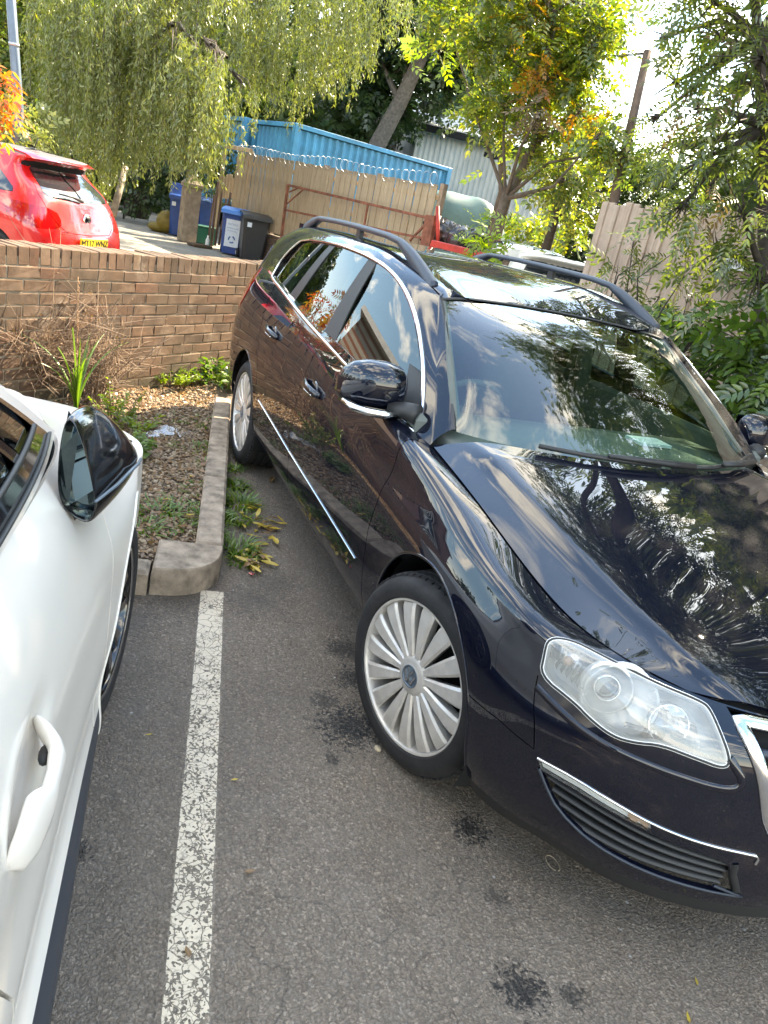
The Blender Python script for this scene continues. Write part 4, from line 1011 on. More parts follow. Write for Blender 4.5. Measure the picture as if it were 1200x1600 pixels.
    sw.sphere((0, 0, 0), .055, M=M, sc=(1, 1, .5)); sw.build('steering_wheel', M_SEAT, root)
    for (x, y, wd) in ((-1.45, -.37, .50), (-1.45, .37, .50), (-2.42, -.32, .62), (-2.42, .32, .62)):
        s_ = empty('car_seat', (x, y, .42)); s_.parent = root
        c = MB(); c.box((0, 0, .10), (.50, wd, .16), bev=.05); c.build('seat_cushion', M_SEAT, s_)
        T = Matrix.Translation((-.26, 0, .16)) @ Matrix.Rotation(rad(-14), 4, 'Y'); b = MB(); rings = []
        for (z, w2, t2) in ((0, .5, .13), (.2, .5, .15), (.42, .46, .13), (.54, .36, .10), (.57, .26, .06)):
            rings.append([(t2/2*math.copysign(abs(math.cos(a))**.6, math.cos(a)), wd/.5*w2/2*math.copysign(abs(math.sin(a))**.6, math.sin(a)), z) for a in np.linspace(0, 2*math.pi, 17)[:-1]])
        loft(b, rings, M=T); b.build('seat_back', M_SEAT, s_)
        hh = MB(); hh.box((0, 0, .67), (.09, .26, .17), M=T, bev=.035); hh.tube([(0, -.05, .55), (0, -.05, .62)], .007, M=T); hh.tube([(0, .05, .55), (0, .05, .62)], .007, M=T); hh.build('headrest', M_SEAT, s_)
    for sg in (1, -1):   # inner faces of doors and pillars
        MB().tube([(-.50, sg*-.66, .97), (-.72, sg*-.62, 1.12), (-.92, sg*-.575, 1.24), (-1.08, sg*-.54, 1.33)], .030, 8).build('pillar_trim', M_TRIMGREY, root); MB().tube([(-1.72, sg*-.75, .9), (-1.74, sg*-.70, 1.15), (-1.78, sg*-.60, 1.38)], .045, 8).build('pillar_trim', M_TRIMGREY, root)
        MB().tube([(-2.60, sg*-.75, .95), (-2.66, sg*-.68, 1.2), (-2.75, sg*-.58, 1.38)], .05, 8).build('pillar_trim', M_TRIMGREY, root)
        mb = MB(); mb.box((-1.75, sg*-.775, .76), (2.5, .05, .46), bev=.02); mb.build('door_card', M_TRIMGREY, root)
        mb = MB(); mb.box((-1.78, sg*-.67, 1.05), (.05, .012, .62)); mb.build('seat_belt', M_SEAT, root)
    hl = MB(); ring = []
    for x, z, hw in ((-1.12, 1.345, .52), (-1.5, 1.405, .56), (-2.3, 1.42, .56), (-3.1, 1.39, .52)): ring.append([(x, -hw, z-.03), (x, -hw*.5, z), (x, hw*.5, z), (x, hw, z-.03), (x, hw, z-.035), (x, -hw, z-.035)])
    loft(hl, ring, True); hl.build('headlining', M_TRIMGREY, root)
    im = MB(); im.box((-1.10, 0, 1.275), (.035, .24, .065), bev=.015); im.tube([(-1.09, 0, 1.30), (-1.07, 0, 1.34)], .012); im.build('interior_mirror', M_BLACK, root)
    bx = MB(); bx.box((-.62, .30, .955), (.10, .16, .012)); bx.build('dash_sticker', M_LABEL, root)
    # --- wheels
    wm = build_wheel_meshes()
    put_wheel(root, (0.012, -.874, .316), rad(14), False, wm=wm); put_wheel(root, (.012, .868, .32), rad(14), True, wm=wm)
    put_wheel(root, (-2.709, -.868, .32), 0, False, wm=wm); put_wheel(root, (-2.709, .868, .32), 0, True, wm=wm)
    return root
ESTATE = build_estate()
# ------------------------------------------------------------------ ground
def sheet(name, poly, z, m, kind='structure', parent=None, sub=None):
    me = bpy.data.meshes.new(name); me.from_pydata([(x, y, z) for x, y in poly], [], [tuple(range(len(poly)))]); o = obj(name, me, m, parent)
    if kind: o['kind'] = kind
    return o
sheet('far_ground', [(-260, -260), (260, -260), (260, 260), (-260, 260)], -.012, M_EARTH)
DL = np.array([.98235, -.18706, 0]); NL = np.array([.18706, .98235, 0]); Q0 = np.array([-1.315, -1.475, 0])
def lot(a, b, z=0.): return tuple(Q0+DL*a+NL*b+np.array([0, 0, z]))
WD = np.array([-.682, .7313, 0]); WN = np.array([.7313, .682, 0]); WA = np.array([-4.05, -1.24, 0])
def wl(s, o, z=0.): return tuple(WA+WD*s+WN*o+np.array([0, 0, z]))
sheet('car_park_asphalt', [(14, -14), (14, 9)]+[wl(9, 0)[:2], wl(-9, 0)[:2], (-1, -14)], 0., M_ASPHALT)
sheet('driveway', [wl(9, -.1)[:2], wl(-9, -.1)[:2], (-12, -16), (-40, -16), (-40, 4.6), (-19.5, 4.6), (-13, 9)], -.004, M_DRIVE)
# painted bay line
L0 = np.array([-1.06, -1.2715, 0]); Lv = np.array([2.6, -.482, 0]); Ln = np.array([.18, .98, 0])*.05
line = obj('bay_line', (lambda me: me)(mesh_np([L0-Ln+[0, 0, .004], L0+Lv-Ln+[0, 0, .004], L0+Lv+Ln+[0, 0, .004], L0+Ln+[0, 0, .004]], [[0, 1, 2, 3]])), M_LINE)
tag(line, 'cracked, flaking white bay line painted on the asphalt between the two nearest cars', 'line')

# ------------------------------------------------------------------ kerbs
def rock(mb, c, d, rz, bev, seed=0):
    mb.box(c, d, rz=rz, bev=bev)
kz = math.atan2(DL[1], DL[0]); kr = empty('kerb', lot(0, .27), kz, 'low concrete edging kerb running from the rounded corner block to the brick wall', 'kerb')
for k, (a, b) in enumerate(((-2.53, -1.712), (-1.706, -.857), (-.851, -.004))):
    mb = MB(); mb.box(((a+b)/2+.0, -.055, .035), (b-a, .118, .17), bev=.012); mb.build('kerb_stone', M_KERB, kr)
fk = empty('kerb', lot(.235, 0), kz, 'straight concrete kerb left of the rounded corner block, half hidden by the white car', 'kerb')
for k in range(3):
    mb = MB(); mb.box((0, -.006-.46-.92*k, .025), (.125, .914, .16), bev=.014); mb.build('kerb_stone', M_KERB, fk)
mb = MB(); arc = [(0, 0), (.285, 0)]+[(.0+.285*max(math.cos(a), 0)**.75, .275*math.sin(a)**.85) for a in np.linspace(.25, math.pi/2, 14)]
T = Matrix.Translation(Q0.tolist()) @ Matrix.Rotation(kz, 4, 'Z')
pl = arc; n = len(pl); cen = np.mean(pl, 0)
for (z0, z1, k0, k1) in ((-.05, .092, 1, 1), (.092, .112, 1, .975), (.112, .119, .975, .93)):
    V = [(*(cen+(np.array(p)-cen)*k0), z0) for p in pl]+[(*(cen+(np.array(p)-cen)*k1), z1) for p in pl]
    mb.add(V, [(i, (i+1) % n, n+(i+1) % n, n+i) for i in range(n)], False, T)
mb.add([(*(cen+(np.array(p)-cen)*.93), .119) for p in pl], [tuple(range(n))], False, T)
qb = mb.build('corner_block', M_KERB, ang=50); qb.name = 'kerb_corner_block'
tag(qb, 'rounded concrete quadrant block at the front corner of the gravel bed', 'kerb')

# ------------------------------------------------------------------ gravel bed
bed = [lot(.17, -3.4)[:2], lot(.17, 0)[:2], lot(0, .16)[:2], lot(-3.6, .16)[:2], wl(2.2, .0)[:2], wl(-3.6, 0)[:2]]
def bedmesh():
    nx = 60; P = np.array([[wl(s, 0)[:2] for s in np.linspace(-3.6, 1.05, nx)]])[0]; V = []; F = []
    for i in range(nx):
        s = -3.6+4.65*i/(nx-1)
        for j in range(40):
            t = j/39; a = np.array(wl(s, 0)[:2]); far = np.array(lot(.17, -3.4+3.56*(i/(nx-1)))[:2]) if i/(nx-1) < .97 else np.array(lot(.0-3.6*0, .16)[:2])
            p = a*(1-t)+far*t; V.append((p[0], p[1], .062+.022*math.sin(p[0]*5+p[1]*3)*math.sin(p[1]*7)))
    for i in range(nx-1):
        for j in range(39): F.append((i*40+j, i*40+j+1, i*40+41+j, i*40+40+j))
    return V, F
V, F = bedmesh(); me = bpy.data.meshes.new('bed'); me.from_pydata(V, [], F); o = obj('gravel_bed_soil', me, M_SOIL); o['kind'] = 'structure'; me.polygons.foreach_set('use_smooth', [True]*len(me.polygons))
BEDP = np.array(bed)
def bedz(p): return .062+.022*math.sin(p[0]*5+p[1]*3)*math.sin(p[1]*7)
def scatter_bed(n, poly=BEDP, rs=rng):
    lo, hi = poly.min(0), poly.max(0); out = np.zeros((0, 2))
    while len(out) < n:
        p = lo+rs.random((n*2, 2))*(hi-lo); out = np.concatenate([out, p[inpoly(p, poly)]])
    return out[:n]
ICO = bpy.data.meshes.new('t'); _bm = bmesh.new(); bmesh.ops.create_icosphere(_bm, subdivisions=1, radius=1); _bm.to_mesh(ICO); _bm.free()
ICV = np.array([v.co[:] for v in ICO.vertices]); ICF = np.array([p.vertices[:] for p in ICO.polygons])
def rotm(n, rs=rng):
    q = rs.normal(size=(n, 4)); q /= np.linalg.norm(q, axis=1)[:, None]; w, x, y, z = q.T
    return np.stack([np.stack([1-2*(y*y+z*z), 2*(x*y-z*w), 2*(x*z+y*w)], 1), np.stack([2*(x*y+z*w), 1-2*(x*x+z*z), 2*(y*z-x*w)], 1), np.stack([2*(x*z-y*w), 2*(y*z+x*w), 1-2*(x*x+y*y)], 1)], 1)
def pebbles(P, size, name, m):
    n = len(P); R = rotm(n); S = size[:, None]*(.55+.75*rng.random((n, 3)))
    V = np.einsum('nij,nvj->nvi', R, ICV[None]*S[:, None]*(1+.15*rng.normal(size=(n, 12, 1)))); V[:, :, 2] *= .7; V += P[:, None]
    F = ICF[None]+np.arange(n)[:, None, None]*12
    return obj(name, mesh_np(V.reshape(-1, 3), F.reshape(-1, 3), True), m)
p = scatter_bed(17000); cam2 = np.linalg.norm(p-CAM[:2], axis=1)
P = np.array([(a, b, bedz((a, b))+.004) for a, b in p]); o = pebbles(P, .0075+.007*rng.random(len(P))**2, 'gravel', M_GRAVEL); o['kind'] = 'stuff'
# leaf litter
def leaf_shape(L=1., W=.32, bend=.15, fold=.1):
    """8-vertex pointed leaf along +X, normal +Z"""
    xs = [0, .28, .62, 1.]; ws = [.0, .9, .75, 0]; V = [(0, 0, 0)]
    V = [(0, 0, 0), (.3*L, W*.5*L, fold*W*L-bend*.03*L), (.3*L, 0, 0), (.3*L, -W*.5*L, fold*W*L-bend*.03*L), (.66*L, W*.40*L, fold*W*L-bend*.25*L), (.66*L, 0, -bend*.2*L), (.66*L, -W*.40*L, fold*W*L-bend*.25*L), (L, 0, -bend*.6*L)]
    F = [(0, 3, 2), (0, 2, 1), (2, 3, 6), (2, 6, 5), (1, 2, 5), (1, 5, 4), (5, 6, 7), (4, 5, 7)]
    return np.array(V), np.array(F)
LF8 = leaf_shape()
LF4 = (np.array([(0, 0, 0), (.45, .17, .02), (.45, -.17, .02), (1, 0, -.08)]), np.array([(0, 2, 1), (1, 2, 3)]))
def put_leaves(P, D, size, shape=LF4, width=1., roll=None, rs=rng):
    """leaves at P pointing along D (unit-ish), random roll about D; returns V,F"""
    n = len(P); D = D/np.maximum(np.linalg.norm(D, axis=1), 1e-9)[:, None]
    A = rs.normal(size=(n, 3)) if roll is None else roll
    Y = np.cross(A, D); Y /= np.maximum(np.linalg.norm(Y, axis=1), 1e-9)[:, None]; Z = np.cross(D, Y)
    SV, SF = shape; V = (SV[None, :, 0:1]*D[:, None]+SV[None, :, 1:2]*Y[:, None]*width+SV[None, :, 2:3]*Z[:, None])*size[:, None, None]+P[:, None]
    F = SF[None]+(np.arange(n)*len(SV))[:, None, None]
    return V.reshape(-1, 3), F.reshape(-1, 3)
def leaves_obj(name, VFs, m, parent=None, kind=None):
    Vs, Fs, b = [], [], 0
    for V, F in VFs: Vs.append(V); Fs.append(F+b); b += len(V)
    o = obj(name, mesh_np(np.concatenate(Vs), np.concatenate(Fs)), m, parent)
    if kind: o['kind'] = kind
    return o
p = scatter_bed(5200); P = np.array([(a, b, bedz((a, b))+.016) for a, b in p]); D = np.concatenate([rng.normal(size=(len(P), 2)), .25*rng.normal(size=(len(P), 1))], 1)
leaves_obj('leaf_litter', [put_leaves(P, D, .018+.03*rng.random(len(P)), LF4, 1.3, roll=np.tile([.1, .1, 1.], (len(P), 1))+.35*rng.normal(size=(len(P), 3)))], L_FALLEN2, None, 'stuff')
# grass and weeds
def tufts(centres, n, h, spread, lean=.5, w=.006, rs=rng):
    VV = []; FF = []; b = 0
    for (c, k, hh, sp_) in centres:
        m = int(n*k); ang = rs.random(m)*2*math.pi; r = sp_*np.sqrt(rs.random(m)); base = np.stack([c[0]+r*np.cos(ang), c[1]+r*np.sin(ang), np.full(m, c[2])], 1)
        d = np.stack([np.cos(ang), np.sin(ang), np.zeros(m)], 1)+.5*rs.normal(size=(m, 3))*[1, 1, 0]; d /= np.linalg.norm(d, axis=1)[:, None]
        H = h*hh*(.5+.7*rs.random(m)); ln_ = lean*(.4+1.2*rs.random(m)); s = np.cross(d, [0, 0, 1.]); ww = w*(.6+.8*rs.random(m))
        for i in range(m):
            q = [base[i]+d[i]*H[i]*ln_[i]*t*t+np.array([0, 0, H[i]*(t-.35*ln_[i]*t*t)]) for t in (0, .4, .75, 1.)]
            for t_, f in zip(range(3), (1, .9, .6)): VV += [q[t_]-s[i]*ww[i]*f, q[t_]+s[i]*ww[i]*f]
            VV.append(q[3]); FF += [(b, b+1, b+3), (b, b+3, b+2), (b+2, b+3, b+5), (b+2, b+5, b+4), (b+4, b+5, b+6)]; b += 7
    return np.array(VV), np.array(FF)
def gnd(px, py, z=.0): q = onz(px, py, z); return (q[0], q[1], z)
cen = [(gnd(368, 760), 1., .8, .07), (gnd(375, 790), 1.4, 1., .09), (gnd(372, 815), 1., .9, .07), (gnd(368, 860), 1.3, .9, .08), (gnd(378, 880), .7, .7, .06), (gnd(366, 735), .6, .6, .05)]
o = leaves_obj('grass', [tufts(cen, 75, .075, .06, 1.1, .005)], L_GRASS, None, 'stuff'); o.name = 'kerbside_grass'
cen = [(gnd(320, 770, .07), 1.2, .6, .12), (gnd(335, 730, .07), 1., .5, .1), (gnd(325, 810, .07), 1.3, .6, .12), (gnd(240, 800, .07), 1.4, .7, .13), (gnd(270, 655, .07), .8, .5, .1), (gnd(320, 660, .07), 1.4, .5, .16), (gnd(222, 830, .07), 1.2, .9, .1), (gnd(300, 700, .07), .6, .4, .12), (gnd(300, 800, .07), .8, .5, .14), (gnd(265, 790, .07), .7, .5, .14), (gnd(330, 700, .07), .8, .5, .1), (gnd(335, 835, .07), .8, .5, .06), (gnd(285, 825, .07), .5, .4, .08)]
o = leaves_obj('bed_weeds', [tufts(cen, 60, .07, .06, 1.3, .0045)], L_GRASS, None, 'stuff')
def broad_weed(name, c, n, h, r, m, label, cat, leafL=.05, seed=3, group=None):
    rs = np.random.default_rng(seed); root = empty(name, c, 0, label, cat, group); st = MB(); PP = []; DD = []
    for k in range(n):
        a = rs.random()*6.28; rr = r*math.sqrt(rs.random()); hh = h*(.35+.65*rs.random())
        tip = np.array([rr*math.cos(a)*1.3, rr*math.sin(a)*1.3, hh]); b0 = np.array([rr*math.cos(a)*.5, rr*math.sin(a)*.5, 0]); st.tube([b0, (b0+tip)/2+[0, 0, hh*.08], tip], [.003, .0022, .001], 4)
        for t in np.linspace(.25, 1, 9):
            for s_ in (-1, 1):
                q = b0*(1-t)+tip*t; d = np.array([math.cos(a+s_*1.2), math.sin(a+s_*1.2), .25])+.4*rs.normal(size=3); PP.append(q); DD.append(d)
    st.build('stem', M_TWIG, root)
    V, F = put_leaves(np.array(PP), np.array(DD), leafL*(.6+.7*rs.random(len(PP))), LF8, 1.4, roll=np.tile([0, 0, 1.], (len(PP), 1))+.5*rs.normal(size=(len(PP), 3)), rs=rs)
    f = leaves_obj('foliage', [(V, F)], m, root); return root
broad_weed('wall_plant', gnd(270, 602, .08), 26, .14, .15, L_LIME, 'bright lime green bushy plant at the foot of the brick wall', 'plant', .035, 5)
broad_weed('wall_plant', gnd(345, 603, .08), 24, .20, .17, L_GRASS, 'green leafy weed where the kerb meets the brick wall, right of the lime plant', 'plant', .06, 6)
broad_weed('wall_plant', gnd(215, 672, .07), 12, .12, .13, L_LIME, 'small yellow-green weed in the sunlit gravel at the right edge of the dry bush', 'plant', .035, 7)
broad_weed('gravel_plant', gnd(205, 715, .07), 14, .14, .10, L_GRASS, 'green leafy weed in the gravel just above the black wing mirror', 'plant', .05, 8)

# ------------------------------------------------------------------ brick wall
wall = empty('brick_wall', wl(0, 0), math.atan2(WD[1], WD[0]), 'low brown brick garden wall with a soldier course on top, behind the gravel bed', 'wall')
# local: X along the wall, -Y toward the car park is the visible face
def brick_me(d, seed, nz=.0016):
    rs = np.random.default_rng(seed); mb = MB(); mb.box((0, 0, 0), d, bev=.0035); me = mb.mesh()
    for v in me.vertices: v.co += Vector(rs.normal(size=3)*nz)
    bm = bmesh.new(); bm.from_mesh(me); bmesh.ops.recalc_face_normals(bm, faces=bm.faces); bm.to_mesh(me); bm.free(); me.materials.append(M_BRICK); return me
BM = [brick_me((.215, .10, .065), i) for i in range(8)]; BH = [brick_me((.1025, .10, .065), 20+i) for i in range(4)]; BS = [brick_me((.0655, .213, .104), 40+i) for i in range(8)]
sgnN = -1 if (Vector((WN[0], WN[1], 0)).dot(Vector((-math.sin(math.atan2(WD[1], WD[0])), math.cos(math.atan2(WD[1], WD[0])), 0)))) < 0 else 1
far = MB(); rb = random.Random(4); cnt = 0
for k in range(-1, 12):
    z = .0375+.075*k; off = .1125*(k % 2)
    for i in range(-36, 34):
        s = i*.225+off+.04; jit = (rb.uniform(-.002, .002), rb.uniform(-.0015, .0015), rb.uniform(-.0015, .0015)); rz_ = rb.uniform(-.004, .004)
        if k >= 0 and -1.75 < s < 1.95 and cnt < 230:
            o = obj('brick', rb.choice(BM), None, wall); o.location = (s+jit[0], sgnN*(-.05+jit[1]*1.), z+jit[2]); o.rotation_euler = (rb.uniform(-.008, .008), rb.uniform(-.006, .006), rz_); cnt += 1
        elif k >= 0: far.box((s, sgnN*-.05+jit[1], z), (.215, .10, .065), bev=.003)
        if k >= 0: far.box((s+.1, sgnN*-.165, z), (.215, .10, .065), bev=.003)
for i in range(-108, 104):
    s = i*.075+rb.uniform(-.002, .002); z = .90+.054
    if -1.75 < s < 2.0:
        o = obj('brick', rb.choice(BS), None, wall); o.location = (s, sgnN*(-.1075+rb.uniform(-.003, .003)), z+rb.uniform(-.0025, .0025)); o.rotation_euler = (rb.uniform(-.01, .01), rb.uniform(-.02, .02), rb.uniform(-.015, .015)); cnt += 1
    else: far.box((s, sgnN*-.1075, z), (.0655, .213, .104), bev=.003)
fo = far.build('far_bricks', M_BRICK, wall); fo['kind'] = 'stuff'
mo = MB(); mo.box((-.1, sgnN*-.108, .43), (16.2, .205, 1.04)); mo.build('mortar', M_MORTAR, wall)
# ------------------------------------------------------------------ dry shrub, sword plant, stalk by the wall
def twig_bush(c, n, h, r, seed, label):
    rs = np.random.default_rng(seed); root = empty('dry_bush', c, 0, label, 'bush'); mb = MB(); tips = []
    for k in range(n):
        a = rs.random()*6.28; e = .15+.85*rs.random(); L = h*(.55+.5*rs.random()); d = np.array([math.cos(a)*r*e/h, math.sin(a)*r*e/h, .9]); d /= np.linalg.norm(d); p = np.array([.05*rs.normal(), .05*rs.normal(), 0.]); pts = [p]
        for q in range(5): d = d+.16*rs.normal(size=3); d /= np.linalg.norm(d); p = p+d*L/5; pts.append(p)
        mb.tube(pts, [.0052, .0042, .0034, .0028, .0022, .0015], 4, False)
        for q in range(8):
            i = rs.integers(1, 5); b = pts[i]+(pts[i+1]-pts[i])*rs.random() if i < 5 else pts[i]; dd = d+.75*rs.normal(size=3); dd /= np.linalg.norm(dd); l2 = L*.3*(.4+rs.random()); m1 = b+dd*l2*.5; t1 = b+dd*l2+np.array([0, 0, -.04*l2])
            mb.tube([b, m1, t1], [.0026, .002, .0013], 3, False); tips.append(t1)
    mb.build('branches', M_TWIG, root)
    T = np.array(tips); lv = T[rs.random(len(T)) < .35]
    V, F = put_leaves(lv, rs.normal(size=lv.shape), .012+.012*rs.random(len(lv)), LF4, 1.5, rs=rs); leaves_obj('dry_leaves', [(V, F)], L_FALLEN2, root); return root
twig_bush(gnd(150, 628, .08), 62, .62, .42, 1, 'bare brown twiggy bush against the brick wall, left of the gravel')
twig_bush(gnd(50, 618, .08), 75, .85, .50, 2, 'bare twiggy bush at the left edge of the wall above the white bonnet')
broad_weed('wall_plant', gnd(42, 575, .1), 26, .36, .22, L_LIME, 'yellow-green shrub in front of the wall at its left end', 'plant', .035, 9)
broad_weed('wall_plant', gnd(178, 655, .08), 18, .22, .14, L_LIME, 'small lime green sprigs under the right side of the twiggy bush', 'plant', .03, 19)
def sword_plant():
    c = gnd(118, 652, .08); rs = np.random.default_rng(5); root = empty('sword_leaved_plant', c, 0, 'tall green plant with long sword-shaped leaves in the twiggy bush', 'plant')
    for k in range(15):
        a = rs.random()*6.28; L = .32+.30*rs.random(); w = .009+.006*rs.random(); lean = .12+.5*rs.random() if k > 3 else .08; d = np.array([math.cos(a), math.sin(a), 0]); s = np.array([-d[1], d[0], 0]); V = []; F = []
        for q in range(9):
            t = q/8; p = d*L*lean*t*t*1.1+np.array([0, 0, L*(t-.45*lean*t**3)]); ww = w*(1-t**2.2)*(.55+.9*t if t < .5 else 1.); V += [p-s*ww+d*.004, p-d*.004, p+s*ww+d*.004]
        for q in range(8):
            for j in range(2): F.append((q*3+j, q*3+j+1, q*3+4+j, q*3+3+j))
        MB().add(V, F, True).build('leaf', L_GRASS, root, fix=False)
    return root
sword_plant()
st = empty('dead_flower_stalk', gnd(118, 648, .08), 0, 'tall rust-brown dead flower stalk rising above the sword-leaved plant', 'plant')
mb = MB(); pts = [Vector((-.01-.14*(t**1.6)*1., -.03*t, .80*t)) for t in np.linspace(0, 1, 9)]; mb.tube(pts, [.005]*5+[.004, .004, .003, .003], 6); mb.build('stem', M_STALK, st)
mb = MB()
for k in range(60):
    t = .45+.53*random.random(); i = int(t*8); p = pts[i].lerp(pts[min(i+1, 8)], t*8-i); mb.sphere(tuple(p+Vector((random.uniform(-1, 1), random.uniform(-1, 1), 0))*.007), .004+.002*random.random(), 5, 3)
o = mb.build('seed_heads', M_STALK, st); o['kind'] = 'stuff'
# clear torn film on the gravel
fm = MB(); rs = np.random.default_rng(4); a = np.array(gnd(215, 685, .09)); b = np.array(gnd(298, 678, .09)); V = []; F = []
for i in range(22):
    t = i/21; p = a*(1-t)+b*t+np.array([.05*math.sin(t*9), .03*math.cos(t*11), 0]); w = .02+.035*abs(math.sin(t*7+1))
    for j in range(4): V.append(tuple(p+np.array([w*(j-1.5)*.6, .01*rs.normal(), .006+.02*abs(rs.normal())])))
for i in range(21):
    for j in range(3): F.append((i*4+j, i*4+j+1, i*4+5+j, i*4+4+j))
m_, t_, o_ = mat('thin_film'); g_ = t_.n('ShaderNodeBsdfGlossy', Roughness=.25); tr_ = t_.n('ShaderNodeBsdfTransparent'); d_ = t_.n('ShaderNodeBsdfTranslucent'); d_.inputs[0].default_value = (.8, .8, .8, 1)
x1 = t_.n('ShaderNodeMixShader', i0=.35, i1=tr_.outputs[0], i2=g_.outputs[0]); x2 = t_.n('ShaderNodeMixShader', i0=.25, i1=x1.outputs[0], i2=d_.outputs[0]); t_.ln(x2.outputs[0], o_.inputs[0])
tag(fm.add(V, F, True).build('plastic_film', MATS['thin_film'], fix=False), 'crumpled strip of clear plastic film lying on the gravel', 'litter')

# ------------------------------------------------------------------ fallen leaves, each its own object
def curled_leaf(seed, L, W):
    rs = np.random.default_rng(seed); V = []; F = []; n = 7; c1, c2 = rs.uniform(-.25, .5), rs.uniform(.1, .5)
    for i in range(n+1):
        t = i/n; w = W*math.sin(math.pi*min(1, t*1.02)**.85)*(1-.15*t)
        for s in (-1, -.5, 0, .5, 1): V.append((L*(t-.5), w*s*.5, L*c1*.35*(t-.5)**2*2+abs(s)*w*c2*.6+.002+.002*rs.normal()))
    for i in range(n):
        for j in range(4): F.append((i*5+j, i*5+j+1, i*5+6+j, i*5+5+j))
    me = bpy.data.meshes.new('leaf'); me.from_pydata(V, [], F); me.polygons.foreach_set('use_smooth', [True]*len(F)); return me
LFM = []
for i in range(8):
    me = curled_leaf(i, .085, .026); me.materials.append(L_FALLEN); LFM.append(me)
LFB = []
for i in range(5):
    me = curled_leaf(30+i, .075, .030); me.materials.append(L_FALLEN2); LFB.append(me)
rl = random.Random(9)
spots = []
for (px, py, sx, sy, n) in ((405, 872, 20, 16, 17), (392, 888, 16, 9, 9), (412, 828, 26, 14, 16), (395, 800, 14, 10, 4), (430, 815, 12, 12, 4), (420, 850, 10, 8, 2)):
    for k in range(n): spots.append((px+rl.gauss(0, sx*.55), py+rl.gauss(0, sy*.55)))
for i, (px, py) in enumerate(spots):
    q = gnd(px, py); z = .008+.022*rl.random(); brown = rl.random() < .25
    o = obj('fallen_leaf', rl.choice(LFB if brown else LFM)); o.location = (q[0], q[1], z); o.rotation_euler = (rl.uniform(-.35, .35), rl.uniform(-.25, .25), rl.uniform(0, 6.28)); k = rl.uniform(.7, 1.15); o.scale = (k, k, k)
    tag(o, ('curled brown' if brown else 'narrow yellow')+' leaf fallen on the asphalt beside the kerb', 'leaf', ('brown' if brown else 'yellow')+' leaves fallen beside the kerb')
for (px, py, lab_, br, z, k) in ((293, 1487, 'small red-brown leaf lying on the white bay line', 1, .012, .45), (390, 1362, 'tiny brown leaf on bare asphalt right of the bay line', 1, .006, .4), (367, 1218, 'tiny yellow-green leaf on the asphalt right of the bay line, level with the front wheel', 0, .006, .28), (1088, 1533, 'small yellow leaf on the asphalt under the front bumper of the black car', 0, .006, .3), (425, 750, 'large curled brown leaf beside the rear wheel of the black car', 1, .008, 1.15),
                              (1075, 1590, 'pale curled leaf at the bottom edge of the asphalt', 0, .006, .4), (232, 1148, 'thin whitish straw on the asphalt beside the white car', 0, .006, .3), (300, 745, 'yellow leaf lying on the shaded gravel', 0, .085, .6), (297, 805, 'ochre leaf on the weeds beside the kerb', 0, .1, .6), (262, 780, 'yellow leaf on the gravel left of the kerb weeds', 0, .09, .5)):
    q = gnd(px, py, z); o = obj('fallen_leaf', (LFB if br else LFM)[len(lab_) % 5]); o.location = (q[0], q[1], z); o.rotation_euler = (.1, .1, rl.uniform(0, 6)); o.scale = (k, k, k); tag(o, lab_, 'leaf')
for (px, py, lab_) in ((430, 829, 'bright red scrap among the fallen leaves nearer the black car'), (392, 900, 'bright red scrap at the lower end of the leaf pile')):
    q = gnd(px, py); mb = MB(); mb.box((q[0], q[1], .012), (.022, .014, .006), rz=.6, bev=.002); tag(mb.build('red_scrap', M_REDLENS), lab_, 'litter')
q = gnd(590, 1171); mb = MB(); mb.sphere((q[0], q[1], .004), .016, 12, 6, sc=(1, .7, .4)); tag(mb.build('chewing_gum', M_MORTAR), 'pale flattened lump of gum beside the front tyre', 'litter')
q = gnd(863, 1350); mb = MB(); mb.tube([(q[0]+.028*math.cos(a), q[1]+.016*math.sin(a), .004) for a in np.linspace(0, 5.9, 20)], .0016, 5); tag(mb.build('wire_loop', M_MORTAR), 'thin pale oval loop lying in front of the black bumper', 'litter')

